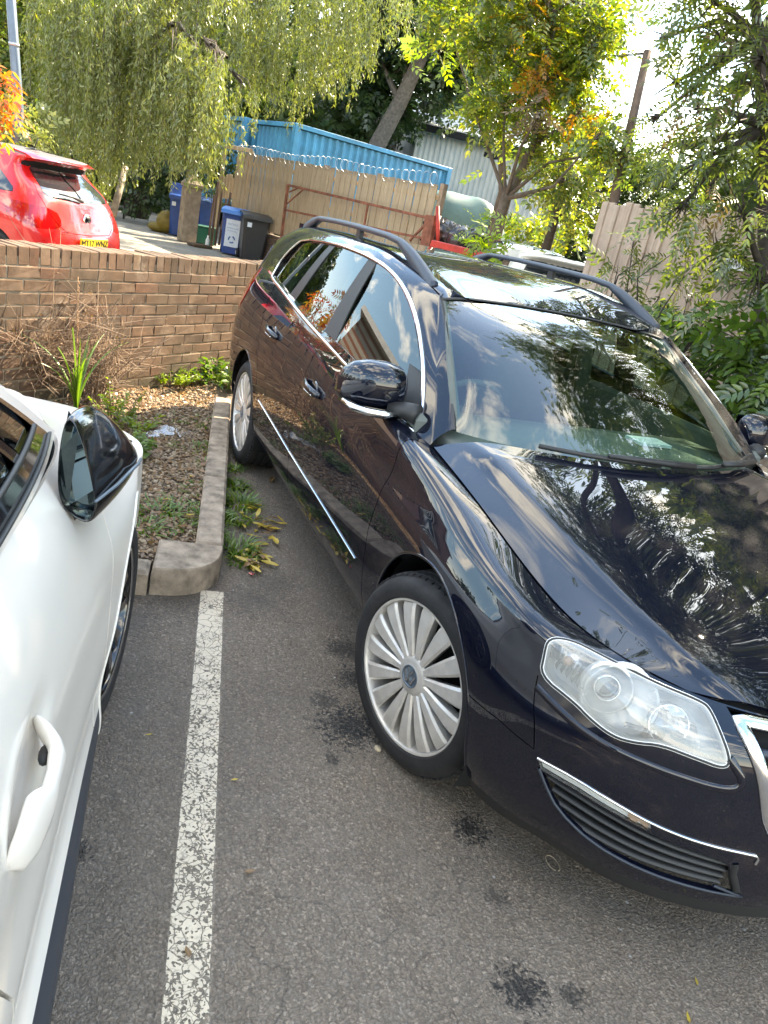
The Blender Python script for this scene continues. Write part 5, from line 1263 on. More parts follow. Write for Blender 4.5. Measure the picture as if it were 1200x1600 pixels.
# ------------------------------------------------------------------ the white car on the left (local X back from the front axle, Y outward to the right side)
def build_white():
    root = empty('white_car', (-.45, -1.70, 0), math.atan2(-.1525, .9883), 'white car with gloss black door mirror, cut off by the left edge of the photo', 'car')
    XS = [-.85, -.62, -.25, .15, .55, 1.0, 1.5, 2.1, 2.9]
    BV = [.17, .24, .34, .50, .66, .80, .90, .99, 1.05]
    Yr = {0: [-.45, -.13, -.03, -.005, .012, .022, .030, .035, .04], 1: [-.40, -.10, .0, .015, .020, .032, .040, .048, .05], 2: [-.38, -.08, .012, .024, .012, .004, .006, .012, .02], 3: [-.36, -.07, .024, .042, .028, .012, .012, .02, .03],
          4: [-.36, -.07, .018, .042, .030, .012, .006, .01, .02], 5: [-.38, -.10, .0, .025, .022, .010, .004, .008, .02], 6: [-.45, -.17, -.06, -.022, -.008, -.006, -.010, -.004, .0], 7: [-.55, -.28, -.15, -.09, -.055, -.040, -.040, -.036, -.03], 8: [-.70, -.50, -.34, -.22, -.11, -.075, -.072, -.07, -.07]}
    Zr = {6: [.66, .70, .76, .80, .86, .88, .90, .92, .95], 7: [.68, .73, .80, .87, .95, .985, 1.0, 1.02, 1.05], 8: [.69, .75, .84, .92, .995, 1.045, 1.065, 1.085, 1.12], 5: [.60, .64, .70, .74, .78, .79, .80, .81, .82]}
    C = np.array([[(x, Yr[k][i]+.0, Zr[k][i] if k in Zr else BV[k]) for i, x in enumerate(XS)] for k in range(9)])
    B0_ = Net(XS, BV, C)
    class Dent:
        u, v = B0_.u, B0_.v
        def ev(s, u, v):
            P = B0_.ev(u, v); u = np.atleast_1d(u); v = np.atleast_1d(v); a = (u-1.345)*.97+(v-.825)*-.25; b = (u-1.345)*.25+(v-.825)*.97
            q = (a/.105)**2+(b/.048)**2; P = P.copy(); P[:, 1] -= .020*np.exp(-q**1.6); return P
        nrm = Net.nrm
    B = Dent()
    R_ = .375; cxw, czw = .15, .335
    uvA = inv_uv(B, [(cxw+R_*math.cos(a), czw+R_*math.sin(a)) for a in np.linspace(-.35, math.pi+.35, 36)]); uvA = [(uvA[0][0], .05)]+uvA+[(uvA[-1][0], .05)]
    s1 = [(.60, .17), (.62, .5), (.60, .8), (.58, 1.0), (.56, 1.05)]; s2 = [(1.50, .17), (1.43, .35), (1.46, .55), (1.56, .72), (1.62, .85), (1.64, 1.05)]
    ss = [strip_poly(s, .006) for s in (s1, s2)]
    sl = [(.5, .305), (3, .305), (3, .17), (.5, .17)]
    def lab(Cn):
        L = np.ones(len(Cn), int); u, v = Cn.T
        f = np.interp(v, [p[1] for p in s1], [p[0] for p in s1]); g = np.interp(v, [p[1] for p in s2], [p[0] for p in s2]); L[u > f] = 2; L[u > g] = 3; L[(v < .305) & (u > .5)] = 4
        for s in ss: L[inpoly(Cn, s) & (v > .305)] = -1
        L[inpoly(Cn, uvA)] = -1; return L
    R = panels(B, (XS[0], XS[-1]), (BV[0], BV[-1]), .03, .02, ss+[uvA, sl], lab, flip=-1)
    for k, n_, m in ((1, 'front_wing', M_WHITE), (2, 'front_door', M_WHITE), (3, 'rear_door', M_WHITE), (4, 'sill_skirt', M_RAIL)): panel_obj(n_, R[k], m, root)
    R2 = panels(B, (XS[0], XS[-1]), (BV[0], BV[-1]), .1, .1, [uvA], lambda Cn: np.where(inpoly(Cn, uvA), -1, 0), flip=-1, off=-.015, skirt=0); panel_obj('inner_shell', R2[0], M_DARK, root)
    # bonnet
    Bo = Net([-.95, -.6, -.2, .2, .55], [0, .25, .55, .9], [[(-.86, -.70, .69), (-.62, -.50, .752), (-.25, -.342, .842), (.15, -.222, .922), (.45, -.15, .985)],
        [(-.93, -.75, .71), (-.68, -.60, .80), (-.30, -.50, .885), (.10, -.42, .955), (.36, -.36, 1.02)], [(-.97, -.85, .72), (-.72, -.80, .83), (-.33, -.75, .91), (.06, -.70, .975), (.30, -.66, 1.035)], [(-.98, -.98, .72), (-.74, -.98, .84), (-.35, -.98, .92), (.04, -.98, .985), (.27, -.98, 1.045)]])
    RB = panels(Bo, (-.95, .55), (.01, .9), .05, .05, [], lambda Cn: np.zeros(len(Cn), int), flip=1)
    V_, F_, N_ = RB[0]
    if N_[:, 2].mean() < 0: F_ = F_[:, ::-1]; N_ = -N_
    panel_obj('bonnet', (V_, F_, N_), M_WHITE, root); panel_obj('bonnet', (V_*[1, -1, 1]+[0, -1.96, 0], F_[:, ::-1], N_*[1, -1, 1]), M_WHITE, root)
    # arch liner and wheel
    mb = MB(); V = []; F = []; an = np.linspace(-.5, math.pi+.5, 26)
    for a in an:
        for (rr, y) in ((R_-.002, .01), (R_+.01, -.05), (R_+.01, -.3)): V.append((cxw+rr*math.cos(a), y, czw+rr*math.sin(a)))
    for i in range(25):
        for j in range(2): F.append((i*3+j, i*3+j+1, i*3+4+j, i*3+3+j))
    b = len(V); V += [(cxw+R_*math.cos(a), -.3, czw+R_*math.sin(a)) for a in an]+[(cxw, -.3, czw)]; F += [(b+i, b+i+1, b+26) for i in range(25)]
    mb.add(V, F, True).build('arch_liner', M_DARK, root)
    mb = MB(); Vt, Ft = line_tube(B, uvA[1:-1], .008, -.002, .006, flip=-1); mb.add(Vt, Ft, True).build('arch_lip', M_WHITE, root)
    wm = build_wheel_meshes({'rim': M_BLACKGLOSS, 'spoke': M_BLACKGLOSS, 'hub_cap': M_BLACKGLOSS}, 10)
    for k in ('badge_disc', 'badge_letters'): wm[k] = wm['hub_cap']
    w = empty('wheel', (cxw, -.005, .325)); w.parent = root; w.rotation_euler = (0, 0, math.pi-rad(7))
    for nm in ('tyre', 'tread_block', 'rim', 'brake_disc', 'hub_cap'):
        o = obj(nm, wm[nm], None, w)
        if nm == 'tread_block': o['kind'] = 'stuff'
    for me in wm['spoke']: obj('spoke', me, None, w)
    mb = MB(); mb.lathe([(.222, -.012), (.229, -.016), (.232, -.010)], 60); mb.build('rim_edge', M_CHROME, w)
    # greenhouse : X, Y(out), Z
    Gn = Net([0, .5, 1, 1.5, 2], [0, .3, .7, 1, 1.15, 1.6], [
        [(.50, -.125, 1.00), (.95, -.078, 1.045), (1.5, -.072, 1.065), (2.1, -.07, 1.085), (2.9, -.075, 1.12)],
        [(.66, -.17, 1.11), (1.06, -.115, 1.16), (1.55, -.10, 1.18), (2.1, -.10, 1.20), (2.9, -.11, 1.22)],
        [(.98, -.235, 1.28), (1.25, -.185, 1.32), (1.62, -.165, 1.35), (2.1, -.16, 1.37), (2.9, -.17, 1.38)],
        [(1.28, -.295, 1.42), (1.45, -.25, 1.45), (1.72, -.23, 1.475), (2.1, -.225, 1.49), (2.9, -.23, 1.49)],
        [(1.40, -.34, 1.465), (1.55, -.30, 1.49), (1.78, -.29, 1.515), (2.1, -.28, 1.53), (2.9, -.29, 1.53)],
        [(1.55, -.60, 1.50), (1.66, -.60, 1.525), (1.85, -.60, 1.545), (2.1, -.60, 1.555), (2.9, -.60, 1.555)]])
    GL = [(.17, .17), (.30, .70), (.42, .97), (2, .97), (2, .18)]
    INF = [(.08, .03), (.245, .70), (.36, 1.02), (2, 1.02), (2, .03)]
    div = strip_poly([(.47, .17), (.62, .97)], .05)
    def labg(Cn):
        L = np.zeros(len(Cn), int); L[inpoly(Cn, INF)] = 1; L[inpoly(Cn, GL)] = 2; L[inpoly(Cn, div)] = 1; return L
    RG = panels(Gn, (0, 2), (0, 1.6), .06, .06, [GL, INF, div], labg, flip=-1)
    panel_obj('windscreen_pillar', RG[0], M_WHITE, root); panel_obj('window_trim', RG[1], M_BLACKGLOSS, root); V_, F_, N_ = RG[2]; panel_obj('front_door_window', (V_-N_*.005, F_, N_), M_DARKGLASS, root)
    for pl, r_ in (([(.09, .05), (2, .05)], .003), ([(.17, .165), (2, .165)], .005)):
        mb = MB(); Vt, Ft = line_tube(Gn, pl, r_, .003, .005, flip=-1); mb.add(Vt, Ft, True).build('window_seal', M_BLACK, root)
    # windscreen, roof, far side
    mb = MB(); mb.add([(.48, -.15, 1.0), (.98, -.245, 1.28), (1.40, -.345, 1.46), (1.50, -.98, 1.50), (.95, -.98, 1.31), (.30, -.98, 1.03), (1.40, -1.615, 1.46), (.98, -1.715, 1.28), (.48, -1.81, 1.0)], [(0, 1, 4, 5), (1, 2, 3, 4), (5, 4, 7, 8), (4, 3, 6, 7)], True); mb.build('windscreen', M_DARKGLASS, root)
    mb = MB(); mb.add([(1.42, -.36, 1.485), (3.2, -.33, 1.545), (3.2, -1.63, 1.545), (1.42, -1.60, 1.485), (1.5, -.98, 1.52), (3.2, -.98, 1.575)], [(0, 1, 5, 4), (4, 5, 2, 3)], True); mb.build('roof', M_WHITE, root)
    mb = MB(); mb.box((1.1, -.98, .30), (3.9, 1.5, .2)); mb.box((1.3, -1.88, .62), (4.1, .1, .8)); mb.box((-.75, -.98, .36), (.3, 1.3, .3), bev=.08); mb.box((3.25, -.98, .75), (.3, 1.75, 1.1), bev=.1); mb.box((.2, -1.88, .35), (.9, .12, .3)); mb.build('underbody', M_DARK, root)
    for y in (-.62, -1.34):
        s_ = MB(); s_.box((1.75, y, .62), (.5, .5, .2), bev=.05); s_.box((2.02, y, .98), (.16, .48, .62), bev=.06); s_.build('car_seat', M_SEAT, root)
    mb = MB(); mb.box((.75, -.98, .90), (.5, 1.4, .2), bev=.06); mb.build('dashboard', M_SEAT, root)
    # handle: a curved bar with a recess behind
    def hp(u, v, o): p = B.ev(u, v)[0]+B.nrm(u, v, -1)[0]*o; return p
    hd = MB(); rings = []; a0 = np.array([1.262, .842]); a1 = np.array([1.462, .785])
    for t, o, hw, th in ((0, .0, .008, .003), (.04, .012, .026, .010), (.12, .028, .034, .012), (.20, .040, .033, .012), (.28, .046, .027, .011), (.45, .046, .021, .009), (.60, .044, .023, .010), (.67, .038, .036, .012), (.72, .033, .043, .013), (.88, .021, .041, .012), (.97, .009, .031, .009), (1., .0, .010, .003)):
        u, v = a0*(1-t)+a1*t; c = hp(u, v, o); n = B.nrm(u, v, -1)[0]; tt = hp(u+.01, v-.0028, o)-c; tt /= np.linalg.norm(tt); s = np.cross(n, tt)
        rings.append([tuple(c+s*hw*math.copysign(abs(math.cos(a))**.8, math.cos(a))+n*th*math.sin(a)) for a in np.linspace(0, 2*math.pi, 17)[:-1]])
    loft(hd, rings); ho = hd.build('door_handle', M_WHITE, root)
    rc = MB(); V = []; F = []; cc = (a0+a1)/2
    uc, vc = cc+np.array([-.005, .012])
    nrm = B.nrm(uc, vc, -1)[0]; c = hp(uc, vc, 0); tt = hp(uc+.01, vc-.0028, 0)-c; tt /= np.linalg.norm(tt); s = np.cross(nrm, tt)
    Mx = Matrix(((tt[0], s[0], nrm[0], c[0]), (tt[1], s[1], nrm[1], c[1]), (tt[2], s[2], nrm[2], c[2]), (0, 0, 0, 1)))
    k = MB(); p1 = hp(1.306, .817, .027); k.sphere(tuple(p1), .010, 12, 8, None, (2.0, .9, 1.0)); k.build('handle_pivot', M_BLACK, ho)
    ln = MB(); VF = line_tube(B, [(1.405, .772), (1.412, .835)], .0008, .030, .002, flip=-1); ln.add(*VF, True); ln.build('handle_joint', M_BLACK, ho)
    # waist and lower creases drawn by the panel shape ; mirror
    mr = empty('door_mirror', (0, 0, 0)); mr.parent = root
    # the corner points of the housing: (X, Y, Z)
    back = [(.86, -.054, 1.165), (.875, -.030, 1.140), (.885, -.008, 1.080), (.885, .006, 1.020), (.875, .009, 1.000), (.865, .006, .965), (.865, -.005, .948), (.875, -.042, .975), (.885, -.058, 1.015), (.88, -.060, 1.09)]
    mid = [(.78, -.048, 1.166), (.76, -.010, 1.150), (.73, .028, 1.092), (.715, .050, 1.040), (.71, .053, 1.014), (.73, .042, .968), (.76, .010, .945), (.79, -.030, .962), (.80, -.045, 1.00), (.79, -.052, 1.08)]
    tip = [(.70, -.035, 1.130), (.67, -.005, 1.110), (.62, .035, 1.055), (.585, .058, 1.010), (.58, .063, .988), (.60, .050, .958), (.64, .020, .945), (.68, -.020, .960), (.70, -.035, .99), (.70, -.040, 1.06)]
    end = [tuple(np.array(p)*.5+np.array([.63, .02, 1.005])*.5-np.array([.035, 0, 0])) for p in tip]
    bz = [tuple(np.array(p)*.90+np.array([.875, -.027, 1.065])*.10+np.array([.002, 0, 0])) for p in back]; gi = [tuple(np.array(p)-np.array([.035, .0, 0])) for p in bz]
    hm = MB(); loft(hm, [gi, bz, back, mid, tip, end], True, False); n_ = 10
    hm.add(end, [tuple(range(10))]); ho2 = hm.build('mirror_cap', M_BLACKGLOSS, mr, ang=55)
    md = ho2.modifiers.new('sub', 'SUBSURF'); md.levels = 2; md.render_levels = 2
    gl = MB(); gl.add([tuple(np.array(p)+np.array([.012, 0, 0])) for p in gi], [tuple(range(10))]); gl.build('mirror_pane', M_MIRROR, mr)
    sr = MB(); sr.tube([(.878, .007, 1.008), (.80, .034, 1.012), (.72, .053, 1.016), (.65, .060, 1.004), (.60, .062, .998)], [.003, .0035, .0035, .0035, .003], 8); sr.build('mirror_signal_strip', M_LAMP, mr)
    ft = MB(); loft(ft, [[(.84, -.06, .985), (.84, -.02, .985), (.84, -.01, .972), (.84, -.04, .94)], [(.75, -.06, .975), (.75, .01, .972), (.75, .012, .955), (.75, -.03, .925)], [(.68, -.05, .985), (.67, .01, .98), (.67, .01, .97), (.68, -.03, .945)]], False); ft.build('mirror_foot', M_BLACK, mr)
    return root
WHITE = build_white()
# ------------------------------------------------------------------ things beyond the wall
def text(name, body, size, m, parent, loc, rot, ext=.001):
    cu = bpy.data.curves.new('t', 'FONT'); cu.body = body; cu.size = size; cu.extrude = ext; cu.align_x = 'CENTER'; cu.align_y = 'CENTER'
    t = bpy.data.objects.new('t', cu); me = bpy.data.meshes.new_from_object(t); bpy.data.objects.remove(t); bpy.data.curves.remove(cu); me.materials.clear()
    o = obj(name, me, m, parent); o.location = loc; o.rotation_euler = rot; return o
def onp(px, py, p0, n):
    d = ray(px, py); p0 = np.array(p0); n = np.array(n); return CAM+d*((p0-CAM)@n)/(d@n)
def corr_wall(mb, p0, p1, z0, z1, pitch=.28, depth=.036, out=1, prof='trap'):
    p0, p1 = np.array(p0[:2]), np.array(p1[:2]); L = np.linalg.norm(p1-p0); t = (p1-p0)/L; n = np.array([-t[1], t[0]])*out; xs = []; k = 0.
    while k < L:
        xs += [(k, 0), (k+pitch*.28, 0), (k+pitch*.5, -depth), (k+pitch*.78, -depth)]; k += pitch
    xs.append((L, 0)); V = []; F = []
    for (x, o) in xs:
        q = p0+t*min(x, L)+n*o; V += [(q[0], q[1], z0), (q[0], q[1], z1)]
    for i in range(len(xs)-1): F.append((2*i, 2*i+2, 2*i+3, 2*i+1))
    mb.add(V, F)
def hatch_net():
    X0 = np.array([[.02, .05, .20], [.0, .03, .18], [.02, .05, .20], [.10, .12, .24], [.16, .18, .30], [.30, .32, .42], [.50, .52, .60], [.40, .43, .58], [.62, .64, .72], [.78, .78, .80]])
    Y0 = np.array([[0, .45, .72], [0, .45, .78], [0, .45, .82], [0, .45, .82], [0, .45, .76], [0, .45, .69], [0, .42, .60], [0, .42, .58], [0, .25, .34], [0, 0, 0]])
    Z = [.28, .42, .62, .80, .96, 1.14, 1.35, 1.40, 1.455, 1.47]
    y3 = [.76, .83, .86, .865, .815, .72, .60, .57, .34, 0]
    st = [[(X0[k, j], Y0[k, j], Z[k]-(.0 if j < 2 else .01)) for k in range(10)] for j in range(3)]
    for x, zb in ((.62, 0), (1.3, -.01), (2.1, -.03), (2.75, -.05)):
        st.append([(x+(.0 if x > 1 else [0, 0, 0, 0, 0, .06, .14, .14, .16, .18][k]), y3[k], Z[k]+(zb if k in (4,) else 0)) for k in range(10)])
    for x, tops in ((3.15, [.9, .97, 1.0, 1.02, 1.03]), (3.6, [.84, .88, .90, .91, .915]), (3.9, [.68, .72, .74, .75, .755])):
        st.append([(x+(.12 if k > 4 and x < 3.9 else 0)-(.0 if x < 3.9 else .0), y3[k]*(1 if x < 3.8 else .82) if k < 5 else [.78, .66, .56, .34, 0][k-5]*(1 if x < 3.8 else .8), Z[k] if k < 4 else ([.93, .82, .66][[3.15, 3.6, 3.9].index(x)] if k == 4 else tops[k-5])) for k in range(10)])
    return Net([0, .45, .85, 1.25, 1.9, 2.7, 3.35, 3.8, 4.2, 4.6], [0, .14, .34, .52, .68, .88, 1.10, 1.17, 1.42, 1.75], np.array(st).transpose(1, 0, 2))
HN = hatch_net()
HGL = simple('hatch_glass', (.02, .025, .028), .05, 0, .8, 1.)
def build_hatch(paint, loc, heading, label, detail=True):
    """local +X = forward, rear bumper at the origin; the net holds the left side (y>0)"""
    root = empty('hatchback_car', loc, heading, label, 'car')
    RW = smooth_poly([(-.02, .735), (.40, .745), (.62, .775), (.60, .90), (.52, 1.07), (-.02, 1.085)], it=1, keep=(0, 5))
    SW = smooth_poly([(1.02, .76), (1.28, .735), (2.6, .705), (3.33, .72), (3.05, .92), (2.62, 1.09), (1.55, 1.09), (1.25, .95)], it=1)
    SP = strip_poly([(2.08, .68), (2.12, 1.12)], .08)
    TLp = smooth_poly([(.44, .50), (.50, .64), (.92, .675), (1.25, .665), (1.12, .52), (.85, .44), (.55, .44)], it=1)
    ar = [inv_uv(HN, [(cx+.335*math.cos(a), .32+.335*math.sin(a)) for a in np.linspace(-.12, math.pi+.12, 24)]) for cx in (.70,)]
    # only one wheel arch per side is cut by solving; the front one is mirrored along x
    ar2 = [inv_uv(HN, [(3.20+.335*math.cos(a), .32+.335*math.sin(a)) for a in np.linspace(-.12, math.pi+.12, 24)])]
    arches = [[(a[0][0], -.05)]+a+[(a[-1][0], -.05)] for a in ar+ar2]
    gate = strip_poly([(-.01, .40), (.40, .41), (.50, .48), (.60, .60), (.70, .80), (.62, 1.10)], .008)
    door = strip_poly([(1.55, .0), (1.60, .70), (1.62, 1.1)], .006)
    WSP = [(3.36, 1.72), (3.36, .98), (3.10, 1.0), (2.78, 1.16), (2.76, 1.76), (3.36, 1.76)]
    def lab(C):
        L = np.zeros(len(C), int); L[inpoly(C, RW)] = 1; s = inpoly(C, SW); L[s] = 2; L[inpoly(C, SP) & s] = 3; L[inpoly(C, TLp)] = 4; L[inpoly(C, WSP)] = 5
        for a in arches: L[inpoly(C, a)] = -1
        L[inpoly(C, gate)] = -1; L[inpoly(C, door) & (L == 0)] = -1; L[(L == 0) & (C[:, 1] > 1.20) & (C[:, 0] < 3.2)] = 6
        return L
    rl_ = [(.0, 1.20), (3.2, 1.20), (3.2, 1.205), (.0, 1.205)]
    R = panels(HN, (0, 4.6), (0, 1.75), .08, .05, [RW, SW, SP, TLp, gate, door, WSP, rl_]+arches, lab, flip=-1)
    s_ = 1
    V, F, N = R[0]
    if (N[:, 1]).mean() < 0: s_ = -1
    for k, nm_, m_ in ((0, 'body', paint), (1, 'rear_window', HGL), (2, 'side_window', HGL), (3, 'door_pillar', M_BLACK), (4, 'tail_lamp', M_REDLENS), (5, 'windscreen', HGL), (6, 'roof', simple('dusty_roof', (.10, .085, .07), .5, var=.3, vscale=4) if detail else paint)):
        if k not in R: continue
        V, F, N = R[k]; N = N*s_; F = F if s_ > 0 else F[:, ::-1]
        if k in (1, 2, 5): V = V-N*.006
        panel_obj(nm_, (V, F, N), m_, root); panel_obj(nm_, (V, F, N), m_, root, True)
    R2 = panels(HN, (0, 4.6), (0, 1.75), .2, .1, arches, lambda C: np.where(inpoly(C, arches[0]) | inpoly(C, arches[1]), -1, 0), flip=-1, off=-.02, skirt=0); V, F, N = R2[0]
    if s_ < 0: V = HN.ev(0, 0)*0+V
    panel_obj('inner_shell', (V, F, N), M_DARK, root); panel_obj('inner_shell', (V, F, N), M_DARK, root, True)
    wm = HW
    for x in (.70, 3.20):
        for y, mi in ((.80, True), (-.80, False)):
            w = empty('wheel', (x, y, .31)); w.parent = root; w.rotation_euler = (0, 0, math.pi if mi else 0); w.scale = (.97, .9, .97)
            for nm_ in ('tyre', 'rim', 'brake_disc', 'hub_cap'): obj(nm_, wm[nm_], None, w)
            for me in wm['spoke']: obj('spoke', me, None, w)
    mb = MB(); mb.box((1.95, 0, .35), (3.2, 1.25, .2)); mb.build('underbody', M_DARK, root)
    if detail:
        mb = MB(); pts = [HN.ev(u, 1.185)[0] for u in (.0, .2, .4, .6, .72)]; Lr = [(p[0]-.035, p[1], p[2]+.0) for p in pts]; pts = [(x, -y, z) for x, y, z in Lr[::-1]]+Lr[1:]
        rings = []
        for (x, y, z) in pts: rings.append([(x-.05, y, z-.012), (x+.04, y, z+.022), (x+.22, y*.96, z+.045), (x+.22, y*.96, z-.01), (x+.04, y, z-.02)])
        loft(mb, rings, True); mb.build('roof_spoiler', paint, root, ang=50)
        mb = MB(); mb.box((.0, 0, .60), (.02, .52, .115), bev=.004); mb.build('number_plate', M_PLATEY, root)
        text('plate_letters', 'MT17 WNZ', .10, M_INK, root, (-.0125, 0, .60), (rad(90), 0, rad(-90)), .002)
        c = HN.ev(0, .56)[0]; mb = MB(); mb.lathe([(0, -.012), (.045, -.012), (.056, -.02), (.064, -.012), (.066, .01)], 32, Matrix.Translation((c[0], 0, c[2])), 'X'); mb.build('badge', M_CHROME, root)
        mb = MB(); mb.tube([(c[0]-.018, -.035, c[2]+.02), (c[0]-.018, .01, c[2]+.01), (c[0]-.018, -.01, c[2]-.01), (c[0]-.018, .035, c[2]-.02)], .006, 6); mb.build('badge_mark', M_DARK, root)
        mb = MB(); w0 = HN.ev(.0, .76)[0]; mb.tube([(w0[0]-.03, .03, w0[2]), (w0[0]-.02, .20, w0[2]+.035), (w0[0]-.0, .42, w0[2]+.05)], [.02, .013, .008], 6); mb.build('rear_wiper', M_BLACK, root)
        mb = MB(); mb.tube([(.85, 0, 1.47), (.80, 0, 1.60)], [.008, .004], 6); mb.sphere((.86, 0, 1.475), .03, sc=(1.5, 1, .5)); mb.build('roof_aerial', M_BLACK, root)
        for sg in (1, -1):
            mb = MB(); mb.box((.155, sg*.47, .74), (.02, .12, .06), bev=.006); mb.build('reversing_lamp', M_WHITEPLASTIC, root)
            mb = MB(); mb.box((.035, sg*.62, .40), (.02, .16, .04), bev=.004); mb.build('rear_reflector', M_REDLENS, root)
        text('boot_letters', 'CORSA', .06, M_CHROME, root, (.07, .42, .70), (rad(90), 0, rad(-90)))
    return root
HW = build_wheel_meshes({'rim': M_RAIL, 'spoke': M_RAIL, 'hub_cap': M_RAIL}, 10)
hh = rad(235)
rc = at(150, 340, 10.0)
build_hatch(M_RED, (rc[0], rc[1], 0), hh, 'bright red hatchback with rear spoiler, parked behind the brick wall')
gc = at(893, 440, 10.3)
HR = build_hatch(M_WHITE, (gc[0], gc[1], .10), rad(163), 'pale car behind the black estate car, seen past its far roof rail', False)

# fence on a brick base, rusty gate leaning in front
F0 = at(372, 240, 21.0); F1 = at(688, 291, 14.9); F0 = np.array([F0[0], F0[1], 0]); F1 = np.array([F1[0], F1[1], 0]); FL = np.linalg.norm(F1-F0); FT = (F1-F0)/FL; FN = np.array([-FT[1], FT[0], 0])
if FN @ (CAM*[1, 1, 0]-F0) < 0: FN = -FN
fe = empty('board_fence', F0.tolist(), math.atan2(FT[1], FT[0]), 'weathered close-board fence on a brick base, in front of the blue container', 'fence')
sg = 1 if FN @ np.array([-FT[1], FT[0], 0]) > 0 else -1
bmx = []
for k in range(6):
    mb = MB(); w = .096; mb.box((0, 0, .83), (w, .018, 1.60), bev=.002); me = mb.mesh(); rs = np.random.default_rng(k)
    for v in me.vertices: v.co += Vector(((rs.random()-.5)*.006, (rs.random()-.5)*.006, (rs.random()-.5)*.03 if v.co.z > 1 else 0))
    me.materials.append(M_WOOD); bmx.append(me)
nb = int(FL/.1)
for i in range(nb):
    o = obj('board', bmx[rb.randrange(6)], None, fe); x_ = (i+.5)*.1; o.location = (x_, sg*(.014*(i % 2)), .66+.02*rb.random()+(.02 if i < 30 else 0)); o.rotation_euler = (rb.uniform(-.01, .01), rb.uniform(-.006, .006), 0)
mb = MB()
for z in (.85, 1.5, 2.1): mb.box((FL/2, sg*-.045, z), (FL, .05, .08))
mb.build('rail', M_WOOD, fe)['kind'] = 'stuff'
for k in range(5):
    mb = MB(); mb.box((FL*k/4, sg*-.09, 1.2), (.1, .1, 2.3)); mb.build('fence_post', M_CONC, fe)
mb = MB()
for k in range(9):
    for i in range(int(FL/.225)): mb.box((i*.225+.11*(k % 2)+.1, sg*.0, .04+.075*k), (.213, .12, .064), bev=.004)
mb.build('base_bricks', M_BRKWOOD, fe)['kind'] = 'stuff'
mb = MB(); mb.box((FL/2, sg*-.02, .34), (FL, .09, .68)); mb.build('base_mortar', M_CONC, fe)
# wire coil
mb = MB(); n = 1100; pts = [(.1+i/n*(FL-.2), sg*.02+.13*math.cos(i*.21), 2.36+.12*math.sin(i*.21)+.03*math.sin(i*.013)) for i in range(n)]; mb.tube(pts, .0028, 3, False)
mb.build('razor_wire_coil', M_WIRE, fe, fix=False)
# gate
gt = empty('metal_gate', (0, 0, 0), 0, 'rusty red steel gate frame standing against the weathered fence', 'gate')
gp0 = F0+FN*.28
def gp(px, py): return onp(px, py, gp0, FN)
for pts, r in (([(450, 288), (437, 392)], .055), ([(450, 289), (684, 344)], .05), ([(446, 328), (684, 377)], .045), ([(441, 368), (684, 412)], .045), ([(452, 300), (470, 292)], .03), ([(449, 318), (474, 296)], .03), ([(575, 318), (566, 370)], .04), ([(640, 376), (672, 343)], .04), ([(668, 336), (660, 392)], .05)):
    A0_, B0_ = gp(*pts[0]), gp(*pts[1]); mb = MB(); d = Vector(B0_-A0_); M = basis(tuple((A0_+B0_)/2), tuple(d), tuple(FN)); mb.box((0, 0, 0), (d.length, r, r*.9), M, bev=.006); mb.build('gate_bar', M_RUST, gt)
mb = MB(); A0_, B0_ = gp(681, 338), gp(671, 392); d = Vector(B0_-A0_); M = basis(tuple((A0_+B0_)/2+FN*.1), tuple(d), tuple(FN)); mb.box((0, 0, 0), (d.length, .24, .1), M, bev=.01)
gq = empty('gate_post', (0, 0, 0), 0, 'thick rust-streaked orange steel gate post at the right end of the fence', 'post'); mb.build('post_body', M_RUST, gq)
mb = MB(); A0_, B0_ = at(684, 322, 14.2), at(684, 395, 14.2); mb.tube([A0_, B0_], .035, 8); mb.build('post_pipe', M_REDSTEEL, gq)
mb = MB(); A0_, B0_ = at(676, 381, 13.4), at(775, 405, 12.2); d = Vector(B0_-A0_); M = basis(tuple((A0_+B0_)/2), tuple(d)); mb.box((0, 0, 0), (d.length, .08, .12), M, bev=.01); mb.tube([tuple(A0_), (A0_[0], A0_[1], 0)], .04, 6); mb.tube([tuple(B0_), (B0_[0], B0_[1], 0)], .04, 6); tag(mb.build('red_barrier_beam', M_REDSTEEL), 'red painted steel beam just above the roof of the black estate car', 'barrier')

